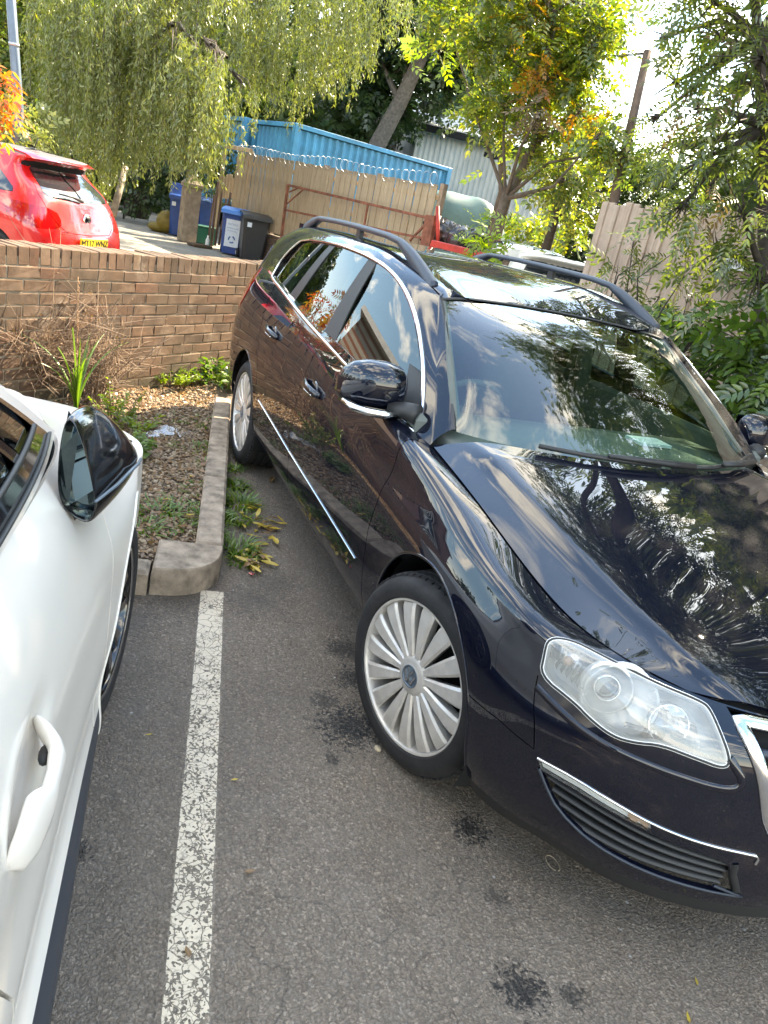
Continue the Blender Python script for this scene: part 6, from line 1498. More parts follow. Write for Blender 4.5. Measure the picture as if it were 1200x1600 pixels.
# wheelie bins
def wheelie(px, py, dist, rz, m, mlid, label, h=1.06, w=.56, sticker=None):
    q = at(px, py, dist); root = empty('wheelie_bin', (q[0], q[1], 0), rz, label, 'bin')
    mb = MB(); R = []
    for z, k, b in ((.03, .80, .07), (.30, .86, .06), (.80, .96, .05), (.93, 1., .05), (.96, 1.05, .05)):
        a, b2 = w/2*k, .34*k; R.append([(a-b, -b2, z), (a, -b2+b, z), (a, b2-b, z), (a-b, b2, z), (-a+b, b2, z), (-a, b2-b, z), (-a, -b2+b, z), (-a+b, -b2, z)])
    loft(mb, R, False); mb.build('bin_body', m, root, ang=30)
    mb = MB(); R = []
    for y, z in ((-.39, .955), (-.38, 1.0), (-.2, 1.035), (.05, h), (.28, h), (.37, 1.0)): R.append([(w/2*1.1, y, z-.03), (w/2*1.1, y, z-.005), (w/2*.95, y, z+.012), (-w/2*.95, y, z+.012), (-w/2*1.1, y, z-.005), (-w/2*1.1, y, z-.03)])
    loft(mb, R, False); mb.build('bin_lid', mlid, root, ang=30)
    for s in (-1, 1):
        mb = MB(); mb.lathe([(.0, -.03), (.07, -.03), (.10, -.02), (.10, .02), (.07, .03), (0, .03)], 20, Matrix.Translation((s*(w/2*.93), .30, .10)), 'X'); mb.build('bin_wheel', M_RUBBER, root)
        mb = MB(); mb.lathe([(.0, -.034), (.045, -.034), (.045, .034), (0, .034)], 16, Matrix.Translation((s*(w/2*.93), .30, .10)), 'X'); mb.build('wheel_hub', M_WHITEPLASTIC, root)
    mb = MB(); mb.tube([(-w*.4, .40, .97), (w*.4, .40, .97)], .018, 8); mb.build('bin_handle', m, root)
    if sticker == 'big':
        mb = MB(); mb.box((0, -.318, .50), (.33, .004, .62), M=Matrix.Rotation(0, 4, 'X')); lb = mb.build('bin_label', M_LABEL, root); lb.rotation_euler = (0, 0, 0); lb.location = (0, -.012, 0)
        g = MB()
        for k in range(3):
            a = k*2.094; g.tube([(.07*math.cos(a+t), -.338, .36+.07*math.sin(a+t)) for t in np.linspace(0, 1.4, 6)], [.016, .016, .016, .016, .022, .004], 5)
        g.build('recycling_mark', M_PRINT, root)
        for z, s_, tx in ((.70, .075, 'RECYCLE'), (.61, .055, 'PAPER & CARD'), (.55, .05, 'THANK YOU')):
            text('label_print', tx, s_*.75, M_PRINT, root, (0, -.336, z), (rad(90), 0, 0))
    elif sticker:
        mb = MB(); mb.box((-.17 if sticker == 'left' else .1, -.345, .80), (.10, .004, .10)); mb.build('bin_label', M_LABEL, root)
    return root
wheelie(360, 400, 19.9, rad(95-20), M_BINBLUE, simple('blue_lid', (.02, .20, .62), .4), 'blue wheelie bin with a large white recycling label and light blue lid', sticker='big')
wheelie(391, 404, 19.3, rad(95-8), M_BINBLACK, M_BINBLACK, 'black wheelie bin beside the blue one, in front of the weathered fence', sticker='left', w=.62)
wheelie(278, 372, 22.5, rad(80), M_BINBLUE, M_BINBLUE, 'dark blue bin half hidden behind the left side of the concrete gatepost', sticker='left', h=1.3)
wheelie(318, 372, 22.8, rad(90), M_BINBLUE, M_BINBLUE, 'dark blue bin half hidden behind the right side of the concrete gatepost', h=1.1)
q = at(316, 380, 21.3); mb = MB(); mb.box((q[0], q[1], .22), (.4, .5, .42), rz=.2, bev=.03); o = empty('recycling_box', (0, 0, 0), 0, 'green plastic recycling box at the foot of the concrete gatepost', 'box'); mb.build('box_body', M_GREENBOX, o)
mb = MB(); mb.box((q[0], q[1], .44), (.44, .54, .04), rz=.2, bev=.012); mb.build('box_rim', M_GREENBOX, o)
# gatepost
q = onz(291, 378); po = empty('gatepost', (q[0], q[1], 0), rad(100), 'stone gatepost with a pyramid cap beside the blue bins', 'post')
mb = MB(); mb.box((0, 0, .65), (.38, .38, 1.3), bev=.02); mb.build('post_shaft', M_CONC, po)
mb = MB(); s_ = .22; mb.add([(-s_, -s_, 1.30), (s_, -s_, 1.30), (s_, s_, 1.30), (-s_, s_, 1.30), (-s_, -s_, 1.38), (s_, -s_, 1.38), (s_, s_, 1.38), (-s_, s_, 1.38), (-.03, -.03, 1.60), (.03, -.03, 1.60), (.03, .03, 1.60), (-.03, .03, 1.60)], [(3, 2, 1, 0), (0, 1, 5, 4), (1, 2, 6, 5), (2, 3, 7, 6), (3, 0, 4, 7), (4, 5, 9, 8), (5, 6, 10, 9), (6, 7, 11, 10), (7, 4, 8, 11), (8, 9, 10, 11)]); mb.build('post_cap', M_CONC, po)
a_, b_ = at(196, 262, 21), at(178, 308, 20); mb = MB(); mb.tube([tuple(a_), tuple(b_-[0, 0, .4])], [.07, .09], 8); tag(mb.build('leaning_post', M_CONC), 'thin pale post leaning in the shade behind the red car', 'post')
q = at(260, 352, 22.5); mb = MB(); mb.sphere((q[0], q[1], .30), .30, 9, 6, sc=(.8, .95, 1)); mb.sphere((q[0]-.1, q[1]-.2, .12), .22, 8, 5, sc=(1, 1.3, .6)); o = mb.build('yellow_sack', M_YELLOW); tag(o, 'yellow sack lying left of the stone gatepost', 'sack')
# broken dark timber panel left of the bins
bp = empty('broken_panel', (0, 0, 0), 0, 'dark broken timber panel leaning between the gatepost and the blue bin', 'fence')
for k in range(7):
    t = k/6; a_ = at(324+t*36, 385-4*t, 20.8); top = at(333+t*38+rb.uniform(-3, 3), 305+rb.uniform(-22, 14)+t*6, 21.2); mb = MB(); d = Vector(top-a_); M = basis(tuple((a_+top)/2), tuple(d), (1, .2, 0)); mb.box((0, 0, 0), (d.length, .055, .03), M, bev=.004); mb.build('board', M_BRKWOOD, bp)
for k in range(5):
    t = k/4; a_ = at(348+t*18, 310, 21.9); top = at(352+t*18, 272+rb.uniform(-4, 8), 21.9); mb = MB(); d = Vector(top-a_); M = basis(tuple((a_+top)/2), tuple(d), (1, .2, 0)); mb.box((0, 0, 0), (d.length, .09, .03), M, bev=.004); mb.build('pale_board', M_WOOD, bp)
q = at(312, 384, 20.2); mb = MB(); mb.box((q[0], q[1], .04), (.35, .5, .07), rz=.4, bev=.015); tag(mb.build('terracotta_slab', M_BRICK), 'flat terracotta slab on the ground in front of the green box', 'slab')
q = at(324, 378, 20.3); mb = MB(); mb.lathe([(0, 0), (.045, 0), (.05, .05), (.045, .2), (.02, .25), (.02, .3), (0, .3)], 14, Matrix.Translation((q[0], q[1], .0)), 'Z'); tag(mb.build('white_bottle', M_WHITEPLASTIC), 'white plastic bottle standing against the broken timber panel', 'bottle')

# containers
C0 = at(465, 192, 24.5); CT = np.array([-.27, .963, 0]); CN_ = np.array([.963, .27, 0])   # CT runs right, CN_ toward the camera
zt = C0[2]; zb = zt-2.6
def container(p, L, W, name, label):
    root = empty('shipping_container', (p[0], p[1], zb), 0, label, 'container'); o = -np.array([p[0], p[1], zb])
    c = [np.array(p[:2]), np.array(p[:2])+CT[:2]*L, np.array(p[:2])+CT[:2]*L-CN_[:2]*W, np.array(p[:2])-CN_[:2]*W]
    cc = np.mean(c, 0)
    for i, nm_ in enumerate(('side_wall', 'end_wall', 'side_wall', 'end_wall')):
        a, b = c[i], c[(i+1) % 4]; t = (b-a)/np.linalg.norm(b-a); n = np.array([-t[1], t[0]]); out = 1 if n@((a+b)/2-cc) > 0 else -1; mb = MB(); corr_wall(mb, a+t*.1-o[:2]*0+o[:2], b-t*.1+o[:2], .15, 2.45, .26, .065, out); mb.build(nm_, M_BLUEBOX, root)
    for i in range(4):
        a, b = c[i]+o[:2], c[(i+1) % 4]+o[:2]
        mb = MB(); mb.box((a[0], a[1], 1.3), (.16, .16, 2.58), rz=math.atan2(CT[1], CT[0]), bev=.01); mb.build('corner_post', M_BLUEBOX, root)
        for z, h in ((2.53, .12), (.08, .15)): mb = MB(); d = Vector((*(b-a), 0)); mb.box((0, 0, 0), (d.length-.16, .12, h), basis((*((a+b)/2), z), tuple(d)), bev=.008); mb.build('frame_rail', M_BLUEBOX, root)
    mb = MB(); mb.add([(*(q_+o[:2]), 2.56) for q_ in c], [(0, 1, 2, 3)]); mb.build('container_roof', M_BLUEBOX, root)
container(C0, 5.9, 2.44, 'a', 'blue corrugated shipping container behind the weathered fence')
container(C0-CN_*2.65-CT*.3, 5.9, 2.44, 'b', 'second blue container further back, its end wall in the shade of the willow')
# wooden post bracket by the container
a_, b_ = at(352, 228, 22), at(394, 236, 22); mb = MB(); mb.box((0, 0, 0), (Vector(b_-a_).length, .1, .1), basis(tuple((a_+b_)/2), tuple(b_-a_)), bev=.01); mb.box((b_[0], b_[1], b_[2]/2), (.1, .1, b_[2])); mb.box((a_[0], a_[1], a_[2]/2), (.1, .1, a_[2])); tag(mb.build('timber_frame', M_WOOD), 'timber crossbar and posts at the left end of the weathered fence', 'post')

# corrugated sheds
def shed(pl, dist, zt, zb, name, label, m, mr, depth=6.):
    P = [at(px, py, d) for (px, py), d in zip(pl, dist)]; root = empty('corrugated_shed', (0, 0, 0), 0, label, 'shed')
    a, b = P[0][:2], P[-1][:2]; mb = MB(); t = (b-a)/np.linalg.norm(b-a); n = np.array([-t[1], t[0]]); s_ = 1 if n@(CAM[:2]-a) > 0 else -1
    corr_wall(mb, a, b, zb, zt, .2, .05, s_); mb.build('sheet_wall', m, root)
    bk = -n*s_; mb = MB(); mb.add([(*(a-bk*.35-t*.3), zt+.02), (*(b-bk*.35+t*.3), zt+.02), (*(b+bk*depth+t*.3), zt+depth*.22), (*(a+bk*depth-t*.3), zt+depth*.22), (*(a-bk*.35-t*.3), zt+.14), (*(b-bk*.35+t*.3), zt+.14), (*(b+bk*depth+t*.3), zt+depth*.22+.12), (*(a+bk*depth-t*.3), zt+depth*.22+.12)], [(3, 2, 1, 0), (4, 5, 6, 7), (0, 1, 5, 4), (1, 2, 6, 5), (2, 3, 7, 6), (3, 0, 4, 7)]); mb.build('shed_roof', mr, root)
    mb = MB(); mb.box((0, 0, 0), (float(np.linalg.norm(b-a))+.6, .14, .24), basis((*((a+b)/2-bk*.45), zt-.04), (t[0], t[1], 0)), bev=.01); mb.build('gutter', M_DARK, root)
    for p_ in (a, b): mb = MB(); mb.add([(*(p_), zb), (*(p_+bk*depth), zb), (*(p_+bk*depth), zt+depth*.22), (*p_, zt)], [(0, 1, 2, 3)]); mb.build('side_wall', m, root)
    return root
shed([(655, 196), (905, 262)], [32, 33.6], 5.0, 0, 's', 'pale grey corrugated shed behind the trees, right of the blue container', M_SHED, M_SHEDROOF, 8)
shed([(470, 165), (690, 205)], [37, 38], 6.3, 0, 's', 'brownish corrugated shed wall behind the leaning tree trunk', simple('brown_sheet', (.15, .13, .11), .6, var=.2), M_SHEDROOF, 5)
q = at(768, 243, 31.6); mb = MB(); mb.box((q[0], q[1], q[2]), (.3, .5, .2), bev=.03); mb.tube([(q[0], q[1], q[2]), (q[0]-.3, q[1], q[2]+.2)], .03); tag(mb.build('flood_lamp', M_DARK), 'small dark floodlight fixed under the eaves of the grey shed', 'lamp')

# covered heap with bags
q = at(708, 372, 17.5); tp = empty('tarpaulin_cover', (q[0], q[1], 0), rad(70), 'sagging green tarpaulin draped over a tall vehicle, right of the gate', 'cover'); mb = MB(); V = []; F = []; n, m = 56, 18
for j in range(m+1):
    t = j/m
    for i in range(n):
        a = 2*math.pi*i/n; ca, sa = math.cos(a), math.sin(a); fold = 1+(.07*abs(math.sin(a*4.5+t*2))+.035*math.sin(a*17+1+3*t)-.04)*(.25+t)
        r = (1-(1-t)**2.2)**.5 if t < 1 else 1
        V.append((1.15*r*fold*math.copysign(abs(ca)**.6, ca)*(1+.05*t), .95*r*fold*math.copysign(abs(sa)**.7, sa)*(1+.08*t), 2.36-1.95*t**1.6+.13*(abs(math.sin(a*2.5+.6))-.5)*(1-t)*min(1, 4*t)+.10*math.sin(a*5+t)*t*(1-t)))
for j in range(m):
    for i in range(n): F.append((j*n+i, j*n+(i+1) % n, (j+1)*n+(i+1) % n, (j+1)*n+i))
mb.add(V, F, True); mb.build('cover_sheet', M_TARP, tp)
mb = MB(); mb.box((0, 0, .5), (1.1, 2.0, 1.), bev=.1); mb.build('covered_body', M_DARK, tp)
for k, (px, py, s_) in enumerate(((684, 362, .30), (703, 372, .34), (722, 380, .36), (740, 378, .28))):
    q = at(px, py, 14.9-.2*k); mb = MB(); rs = np.random.default_rng(k+70); V = []; F = []; n, m = 14, 9
    for j in range(m+1):
        th = math.pi*j/m
        for i in range(n): ph = 2*math.pi*i/n; r = s_*(1+.14*rs.normal()); V.append((q[0]+r*math.sin(th)*math.cos(ph), q[1]+r*math.sin(th)*math.sin(ph), q[2]-.05+.9*r*math.cos(th)))
    for j in range(m):
        for i in range(n): F.append((j*n+i, (j+1)*n+i, (j+1)*n+(i+1) % n, j*n+(i+1) % n))
    mb.add(V, F, True); tag(mb.build('rubbish_bag', M_BAG), ('leftmost', 'second from left', 'third from left', 'rightmost')[k]+' black rubbish bag piled in front of the green tarpaulin', 'bag', 'black bags below the tarpaulin')
q = at(705, 385, 14.7); mb = MB(); mb.box((q[0], q[1], .62), (1.9, 1.7, 1.24), rz=rad(-25), bev=.04); tag(mb.build('rubbish_skip', M_RUST), 'rusty red steel skip below the rubbish bags, mostly hidden by the black estate car', 'skip')

# right hand close board fence
R0 = at(943, 316, 9.4); R1 = at(1215, 352, 7.3); R0 = np.array([R0[0], R0[1], 0]); R1 = np.array([R1[0], R1[1], 0]); RTv = (R1-R0)/np.linalg.norm(R1-R0); RNv = np.array([-RTv[1], RTv[0], 0]); zt2 = at(943, 316, 9.4)[2]
rf = empty('close_board_fence', R0.tolist(), math.atan2(RTv[1], RTv[0]), 'pinkish weathered close-board fence behind the leaves on the right', 'fence')
bm2 = []
for k in range(6):
    mb = MB(); mb.box((0, 0, zt2/2), (.118, .02, zt2), bev=.003); me = mb.mesh(); rs = np.random.default_rng(k)
    for v in me.vertices: v.co += Vector(((rs.random()-.5)*.006, (rs.random()-.5)*.006, (rs.random()-.5)*.02 if v.co.z > 1 else 0))
    me.materials.append(M_WOOD2); bm2.append(me)
for i in range(64):
    o = obj('board', bm2[rb.randrange(6)], None, rf); o.location = ((i+.5)*.112, .016*(i % 2), rb.uniform(-.03, .02)); o.rotation_euler = (0, rb.uniform(-.004, .004), 0)
mb = MB(); mb.box((3.6, .06, .5), (7.2, .05, .09)); mb.box((3.6, .06, 1.7), (7.2, .05, .09)); mb.build('rail', M_WOOD2, rf)['kind'] = 'stuff'
q = onp(1152, 414, R0+RNv*(.03 if RNv@(CAM*[1, 1, 0]-R0) > 0 else -.03)+(0), RNv); sgn = 1 if RNv@(CAM*[1, 1, 0]-R0) > 0 else -1
sp_ = empty('plate_sign', (q[0], q[1], q[2]), math.atan2(RTv[1], RTv[0]) if sgn < 0 else math.atan2(RTv[1], RTv[0])+math.pi, 'small white plate with dark letters fixed to the pinkish fence', 'sign')
mb = MB(); mb.box((0, -.0, 0), (.34, .012, .085), bev=.002); mb.build('plate_panel', M_PLATEW, sp_)
text('plate_letters', 'BMW0CF', .075, M_INK, sp_, (0, -.008, 0), (rad(90), 0, 0))

# poles, wires
a_ = at(17, 0, 14); b_ = at(29, 168, 14); dd = (a_-b_)/np.linalg.norm(a_-b_); mb = MB(); mb.tube([tuple(b_-dd*1.2*0-[0, 0, b_[2]]), tuple(b_), tuple(a_+dd*2.6)], [.085, .07, .055], 12); lp = empty('lamp_post', (0, 0, 0), 0, 'blue-grey steel lamp post at the top left, behind the red leaves', 'lamp post'); mb.build('post_shaft', M_LAMP, lp)
mb = MB(); tp_ = a_+dd*2.6; mb.box((tp_[0]+.2, tp_[1]+.1, tp_[2]), (.5, .2, .1), bev=.03); mb.build('lamp_head', M_LAMP, lp)
mb = MB(); mb.tube([tuple(a_-dd*.55-[0, 0, .02]), tuple(a_-dd*.55+[0, 0, .02])], .075, 12); mb.build('post_band', M_WIRE, lp)
a_ = at(1012, 80, 12.5); b_ = at(957, 325, 12.0); dd = (a_-b_)/np.linalg.norm(a_-b_); mb = MB(); mb.tube([tuple(b_-dd*2.9), tuple(b_), tuple(a_)], [.075, .07, .055], 10); pl_ = empty('telegraph_pole', (0, 0, 0), 0, 'leaning brown wooden telegraph pole in the gap between the trees', 'pole'); mb.build('pole_shaft', M_BRKWOOD, pl_)
for (p0, p1, s_, lab_) in (((590, -8, 22), (1012, 82, 12.5), .5, 'upper thin overhead wire running to the leaning pole'), ((700, 20, 20), (1010, 84, 12.5), .35, 'lower thin overhead wire running to the leaning pole')):
    A_0 = at(*p0); B_0 = at(*p1); mb = MB(); mb.tube([tuple(A_0*(1-t)+B_0*t-[0, 0, s_*4*t*(1-t)]) for t in np.linspace(0, 1, 24)], .008, 4); tag(mb.build('overhead_wire', M_DARK), lab_, 'wire')
q = at(868, 300, 24); mb = MB(); mb.box((q[0], q[1], 1.5), (.12, .12, 3.4)); tag(mb.build('rusty_post', M_RUST), 'rusty upright post against the grey shed, right of the yellow-green tree', 'post')

# brick building behind to the left, mirrored in the side of the black car
def m_bw():
    m, t, out = mat('facade_brick'); tcn = t.n('ShaderNodeTexCoord'); b = t.n('ShaderNodeTexBrick', Vector=t.n('ShaderNodeCombineXYZ', X=t.n('ShaderNodeSeparateXYZ', Vector=tcn.outputs['Object']).outputs[0], Y=t.n('ShaderNodeSeparateXYZ', Vector=tcn.outputs['Object']).outputs[2]).outputs[0], Scale=1., Mortar__Size=.008); b.inputs['Color1'].default_value = (.26, .09, .05, 1); b.inputs['Color2'].default_value = (.17, .065, .04, 1); b.inputs['Mortar'].default_value = (.3, .26, .22, 1); b.inputs['Brick Width'].default_value = .225; b.inputs['Row Height'].default_value = .075
    p = t.n('ShaderNodeBsdfPrincipled', Roughness=.9); t.ln(b.outputs[0], p.inputs['Base Color']); t.ln(p.outputs[0], out.inputs[0]); return m
M_FAC = m_bw()
bd = empty('brick_building', (-13.6, -12.2, 0), rad(-122+180), 'red brick building with a round-arched window, mirrored in the black car', 'building')
mb = MB(); n = 28; R_ = 1.5; zc = 2.1; arcp = [(R_*math.cos(a), zc+R_*math.sin(a)) for a in np.linspace(0, math.pi, n)]
V = []; F = []
outer = []
for (x, z) in arcp:
    k = max(abs(x)/3.6, (z-zc)/2.5, 1e-3); outer.append((x/k if k > 0 else x, zc+(z-zc)/k))
for (x, z), (X, Z) in zip(arcp, outer): V += [(x, 0, z), (X, 0, Z)]
for i in range(n-1): F.append((2*i, 2*i+1, 2*i+3, 2*i+2))
mb.add(V, F); mb.add([(R_, 0, 0), (3.6, 0, 0), (3.6, 0, zc), (R_, 0, zc), (-R_, 0, 0), (-3.6, 0, 0), (-3.6, 0, zc), (-R_, 0, zc)], [(0, 1, 2, 3), (4, 5, 6, 7)])
mb.add([(3.6, 0, 0), (3.6, 4, 0), (3.6, 4, 4.6), (3.6, 0, 4.6), (-3.6, 0, 0), (-3.6, 4, 0), (-3.6, 4, 4.6), (-3.6, 0, 4.6)], [(0, 1, 2, 3), (4, 5, 6, 7)]); mb.build('facade', M_FAC, bd, fix=False)
for k in range(34):
    a = math.pi*(k+.5)/34; mb = MB(); mb.box((0, 0, 0), (.33, .08, .115), Matrix.Translation((1.68*math.cos(a), -.03, zc+1.68*math.sin(a))) @ Matrix.Rotation(-a, 4, 'Y'), bev=.006); mb.build('arch_brick', M_BRICK, bd)
mb = MB()
for r in (1.42, 1.05, .68, .32): mb.tube([(r*math.cos(a), .12, zc+r*math.sin(a)) for a in np.linspace(0, math.pi, 26)], .045, 6)
for x in (-.95, -.32, .32, .95): mb.box((x, .12, 1.1), (.07, .07, 2.1))
mb.box((0, .12, zc), (2.9, .08, .1)); mb.build('window_bars', M_WHITEPLASTIC, bd)['kind'] = 'stuff'
mb = MB(); mb.add([(x, .2, z) for x, z in [(R_, 0)]+arcp+[(-R_, 0)]], [tuple(range(n+2))]); mb.build('window_panes', simple('teal_pane', (.01, .06, .08), .08, 0, .6), bd)
mb = MB(); mb.box((0, 2, 4.66), (7.6, 4.4, .12)); mb.build('flat_roof', M_SHEDROOF, bd)
# ------------------------------------------------------------------ trees and bushes
def spray(n=5, L=1., leafL=.30, kind=LF4, droop=.35, wid=1.1):
    """a twig with paired leaflets, along +X, length 1"""
    V = []; F = []; b = 0
    SV, SF = kind
    for i in range(n):
        t = .25+.7*i/(n-1)
        for s in (-1, 1):
            a = s*(1.05-.35*t); c, sn = math.cos(a), math.sin(a); l = leafL*(1-.25*abs(t-.5))
            P = SV*np.array([l, l*wid, l]); Q = np.stack([P[:, 0]*c-P[:, 1]*sn+t, P[:, 0]*sn+P[:, 1]*c, P[:, 2]-droop*t*t-.15*l*np.abs(SV[:, 0])], 1); V.append(Q); F.append(SF+b); b += len(SV)
    P = SV*np.array([leafL, leafL*wid, leafL]); Q = P+[1, 0, -droop]; V.append(Q); F.append(SF+b); b += len(SV)
    return np.concatenate(V), np.concatenate(F)
def place(tpl, P, D, size, rs, upw=.6):
    n = len(P); D = D/np.maximum(np.linalg.norm(D, axis=1), 1e-9)[:, None]; U = np.array([0, 0, 1.])+upw*rs.normal(size=(n, 3)); Y = np.cross(U, D); Y /= np.maximum(np.linalg.norm(Y, axis=1), 1e-9)[:, None]; Z = np.cross(D, Y); SV, SF = tpl
    V = (SV[None, :, 0:1]*D[:, None]+SV[None, :, 1:2]*Y[:, None]+SV[None, :, 2:3]*Z[:, None])*size[:, None, None]+P[:, None]
    return V.reshape(-1, 3), (SF[None]+(np.arange(n)*len(SV))[:, None, None]).reshape(-1, 3)
SPR_ASH = spray(5, leafL=.34, kind=LF8, wid=.95); SPR_SM = spray(4, leafL=.42, kind=LF4, wid=1.3); SPR_BIG = spray(4, leafL=.5, kind=LF8, wid=1.3, droop=.3); SPR_BUSH = spray(3, leafL=.55, kind=LF4, wid=1.5)
def sunfree(P):
    """drop leaves standing in the beam that lights the wall, the gravel and the rear of the cars"""
    t = (P[:, 2]-.3)/SDIR.z; x = P[:, 0]-SDIR.x*t; y = P[:, 1]-SDIR.y*t; s = (x-WA[0])*WD[0]+(y-WA[1])*WD[1]
    return ~((x < -2.35) & (x > -7) & (y > -4) & (y < -.1))
def pb(px, py, rpx, dist, sq=1.): p = at(px, py, dist); r = rpx*dist/FPX; return (p, np.array([r, r, r*sq]))
def tree(name, label, cat, trunk, r0, blobs, tpl, m, n_per, size, seed, bark=M_BARK, extra=(), group=None, twigs=10, flat=0., droop=-.15, keepf=None):
    """trunk: list of points; blobs: (centre, radii) foliage masses each reached by its own limb"""
    rs = np.random.default_rng(seed); root = empty(name, tuple(trunk[0]), 0, label, cat, group); o3 = np.array(trunk[0])
    T = [np.array(p, float)-o3 for p in trunk]; mb = MB(); k = len(T)
    if r0 > 0:
        mb.tube(T, [r0*(1-.55*i/(k-1)) for i in range(k)], 10); mb.build('trunk', bark, root)
    br = MB(); VF = {}
    for bi, bl in enumerate(blobs):
        c, rad_ = bl[0]-o3, bl[1]; mm = bl[2] if len(bl) > 2 else m; kk = bl[3] if len(bl) > 3 else 1.
        j = int(np.argmin([np.linalg.norm((t-c)*[1, 1, .6])+.15*i for i, t in enumerate(T)])); a = T[j]; mid = (a+c)/2+rs.normal(size=3)*.12*np.linalg.norm(c-a)+np.array([0, 0, .10*np.linalg.norm(c-a)])
        rr = max(.008, .35*r0 if r0 else .012); q1 = a*.6+mid*.4
        br.tube([a, mid, c], [rr, rr*.6, rr*.3], 6, False)
        nt = max(3, int(twigs*kk)); n = int(n_per*kk*(rad_[0]*rad_[1]*rad_[2])**(2/3.)); P = []; D = []
        tips = []
        for q in range(nt):
            d = rs.normal(size=3); d /= np.linalg.norm(d); e = c+d*rad_*(.45+.6*rs.random()); tips.append(e); m2 = (c+e)/2+rs.normal(size=3)*.08*rad_; br.tube([c*.85+mid*.15, m2, e], [rr*.22, rr*.12, rr*.06], 4, False)
        tips = np.array(tips); w = rs.integers(0, nt, n); t = rs.random(n)[:, None]**.6; base = c*(1-t)+tips[w]*t; sp = rad_*.30*rs.normal(size=(n, 3)); p = base+sp
        d = (p-c)/rad_; d = d+.9*rs.normal(size=(n, 3)); d[:, 2] = d[:, 2]*.6+droop*2
        s = size*(.6+.7*rs.random(n))
        if sunfree is not None:
            kf = sunfree(p+o3); p, d, s = p[kf], d[kf], s[kf]
        if len(p): VF.setdefault(mm.name, []).append(place(tpl, p, d, s, rs))
    if br.f: br.build('branches', bark, root, fix=False)
    for nm_, l in VF.items(): leaves_obj('foliage' if nm_ != 'brown_seed' else 'seed_clusters', l, bpy.data.materials[nm_], root, 'stuff' if nm_ == 'brown_seed' else None)
    return root
# near ash on the right
tr = at(1195, 300, 6.4); tr0 = (tr[0]+.15, tr[1]+.40, 0)
B = [pb(1130, 60, 75, 6.6), pb(1050, 130, 60, 7.), pb(1030, 60, 40, 7.2), pb(1020, 190, 26, 7.4), pb(1150, 190, 80, 6.3), pb(1085, 255, 65, 6.6), pb(1160, 330, 75, 6.), pb(1120, 395, 36, 6.2), pb(1045, 225, 34, 7.), pb(1190, 90, 80, 6), pb(1185, 440, 55, 5.8), pb(1060, 330, 40, 6.6), pb(1110, 0, 70, 6.8), pb(1130, -110, 90, 6.6)]
B2 = [pb(1085, 170, 38, 6.8, 1.3)+(L_BROWN, .5), pb(1110, 290, 30, 6.5, 1.4)+(L_BROWN, .5), pb(1170, 130, 30, 6.2, 1.3)+(L_BROWN, .5)]
OV = [(np.array(c), np.array(r)*1.1, L_ASH, 2.2) for c, r in (((-2.6, 3.6, 5.6), (1.4, 1.3, 1.2)), ((-1.4, 4.2, 5.0), (1.3, 1.2, 1.)), ((-.2, 4.4, 5.4), (1.3, 1.2, 1.1)), ((1.0, 4.0, 5.0), (1.2, 1.1, 1.)), ((-1.2, 2.8, 6.1), (1.0, .9, .7)), ((-3.2, 4.8, 7.), (1.5, 1.4, 1.2)), ((-.4, 5.4, 4.0), (1.5, 1.1, 1.2)), ((1.8, 5., 4.2), (1.4, 1.2, 1.3)), ((-2.2, 5.2, 4.0), (1.3, 1., 1.1)), ((.4, 3.2, 6.4), (.9, .9, .6)), ((-2.0, 2.3, 5.6), (.9, .8, .6)), ((-3.0, 2.0, 6.0), (.8, .7, .5)), ((2.4, 3.6, 5.4), (1.1, 1.1, .9)), ((-3.4, 3.2, 5.0), (1., 1., .9)))]
tree('ash_tree', 'large ash tree with drooping leaves on the right, overhanging the black car', 'tree', [tr0, (tr0[0]-.03, tr0[1]-.1, 1.6), tuple(at(1204, 200, 6.7)), tuple(at(1184, 60, 6.9)), (tr0[0]+.2, tr0[1]+.9, 5.6), (tr0[0]+.9, tr0[1]+1.2, 7.4)], .11, B+B2+OV, SPR_ASH, L_ASH, 430, .20, 21, M_DARKBARK, twigs=12, droop=-.35, keepf=sunfree)
# yellow-green tree in the middle
d = 13.
B = [pb(850, 215, 60, d), pb(790, 150, 52, d), pb(905, 120, 52, d), pb(860, 60, 62, d), pb(940, 205, 40, 12), pb(880, 275, 40, 12.5), pb(760, 60, 45, d), pb(835, 115, 26, d-.6)+(L_ORANGE, 1.), pb(820, 15, 30, d)+(L_ORANGE, .7), pb(905, 175, 22, d-.5)+(L_ORANGE, .5), pb(925, 10, 55, d), pb(845, 175, 30, 12)+(L_BROWN, .5), pb(850, -70, 90, d), pb(770, -60, 70, d), pb(930, 60, 35, d), pb(965, 235, 26, 12), pb(700, 30, 45, d+1)]
tree('yellow_green_tree', 'slender yellow-green tree with orange-tinged leaves in front of the grey shed', 'tree', [tuple(at(778, 345, d)*[1, 1, 0]), tuple(at(790, 310, d)), tuple(at(808, 280, d)), tuple(at(835, 225, d)), tuple(at(850, 130, d)), tuple(at(865, 20, d))], .10, B, SPR_SM, L_YELLOW, 470, .26, 22, M_BARK, twigs=10, droop=-.2)
tree('twisted_small_tree', 'thin dark crooked tree trunk right of the yellow-green tree, in front of the shed', 'tree', [tuple(at(862, 350, 16)*[1, 1, 0]), tuple(at(866, 345, 16)), tuple(at(876, 300, 16)), tuple(at(880, 240, 16)), tuple(at(890, 200, 16))], .10, [pb(900, 250, 34, 16), pb(925, 305, 40, 16), pb(905, 345, 28, 16), pb(940, 260, 24, 15)], SPR_SM, L_YELLOW, 260, .26, 23, M_DARKBARK)
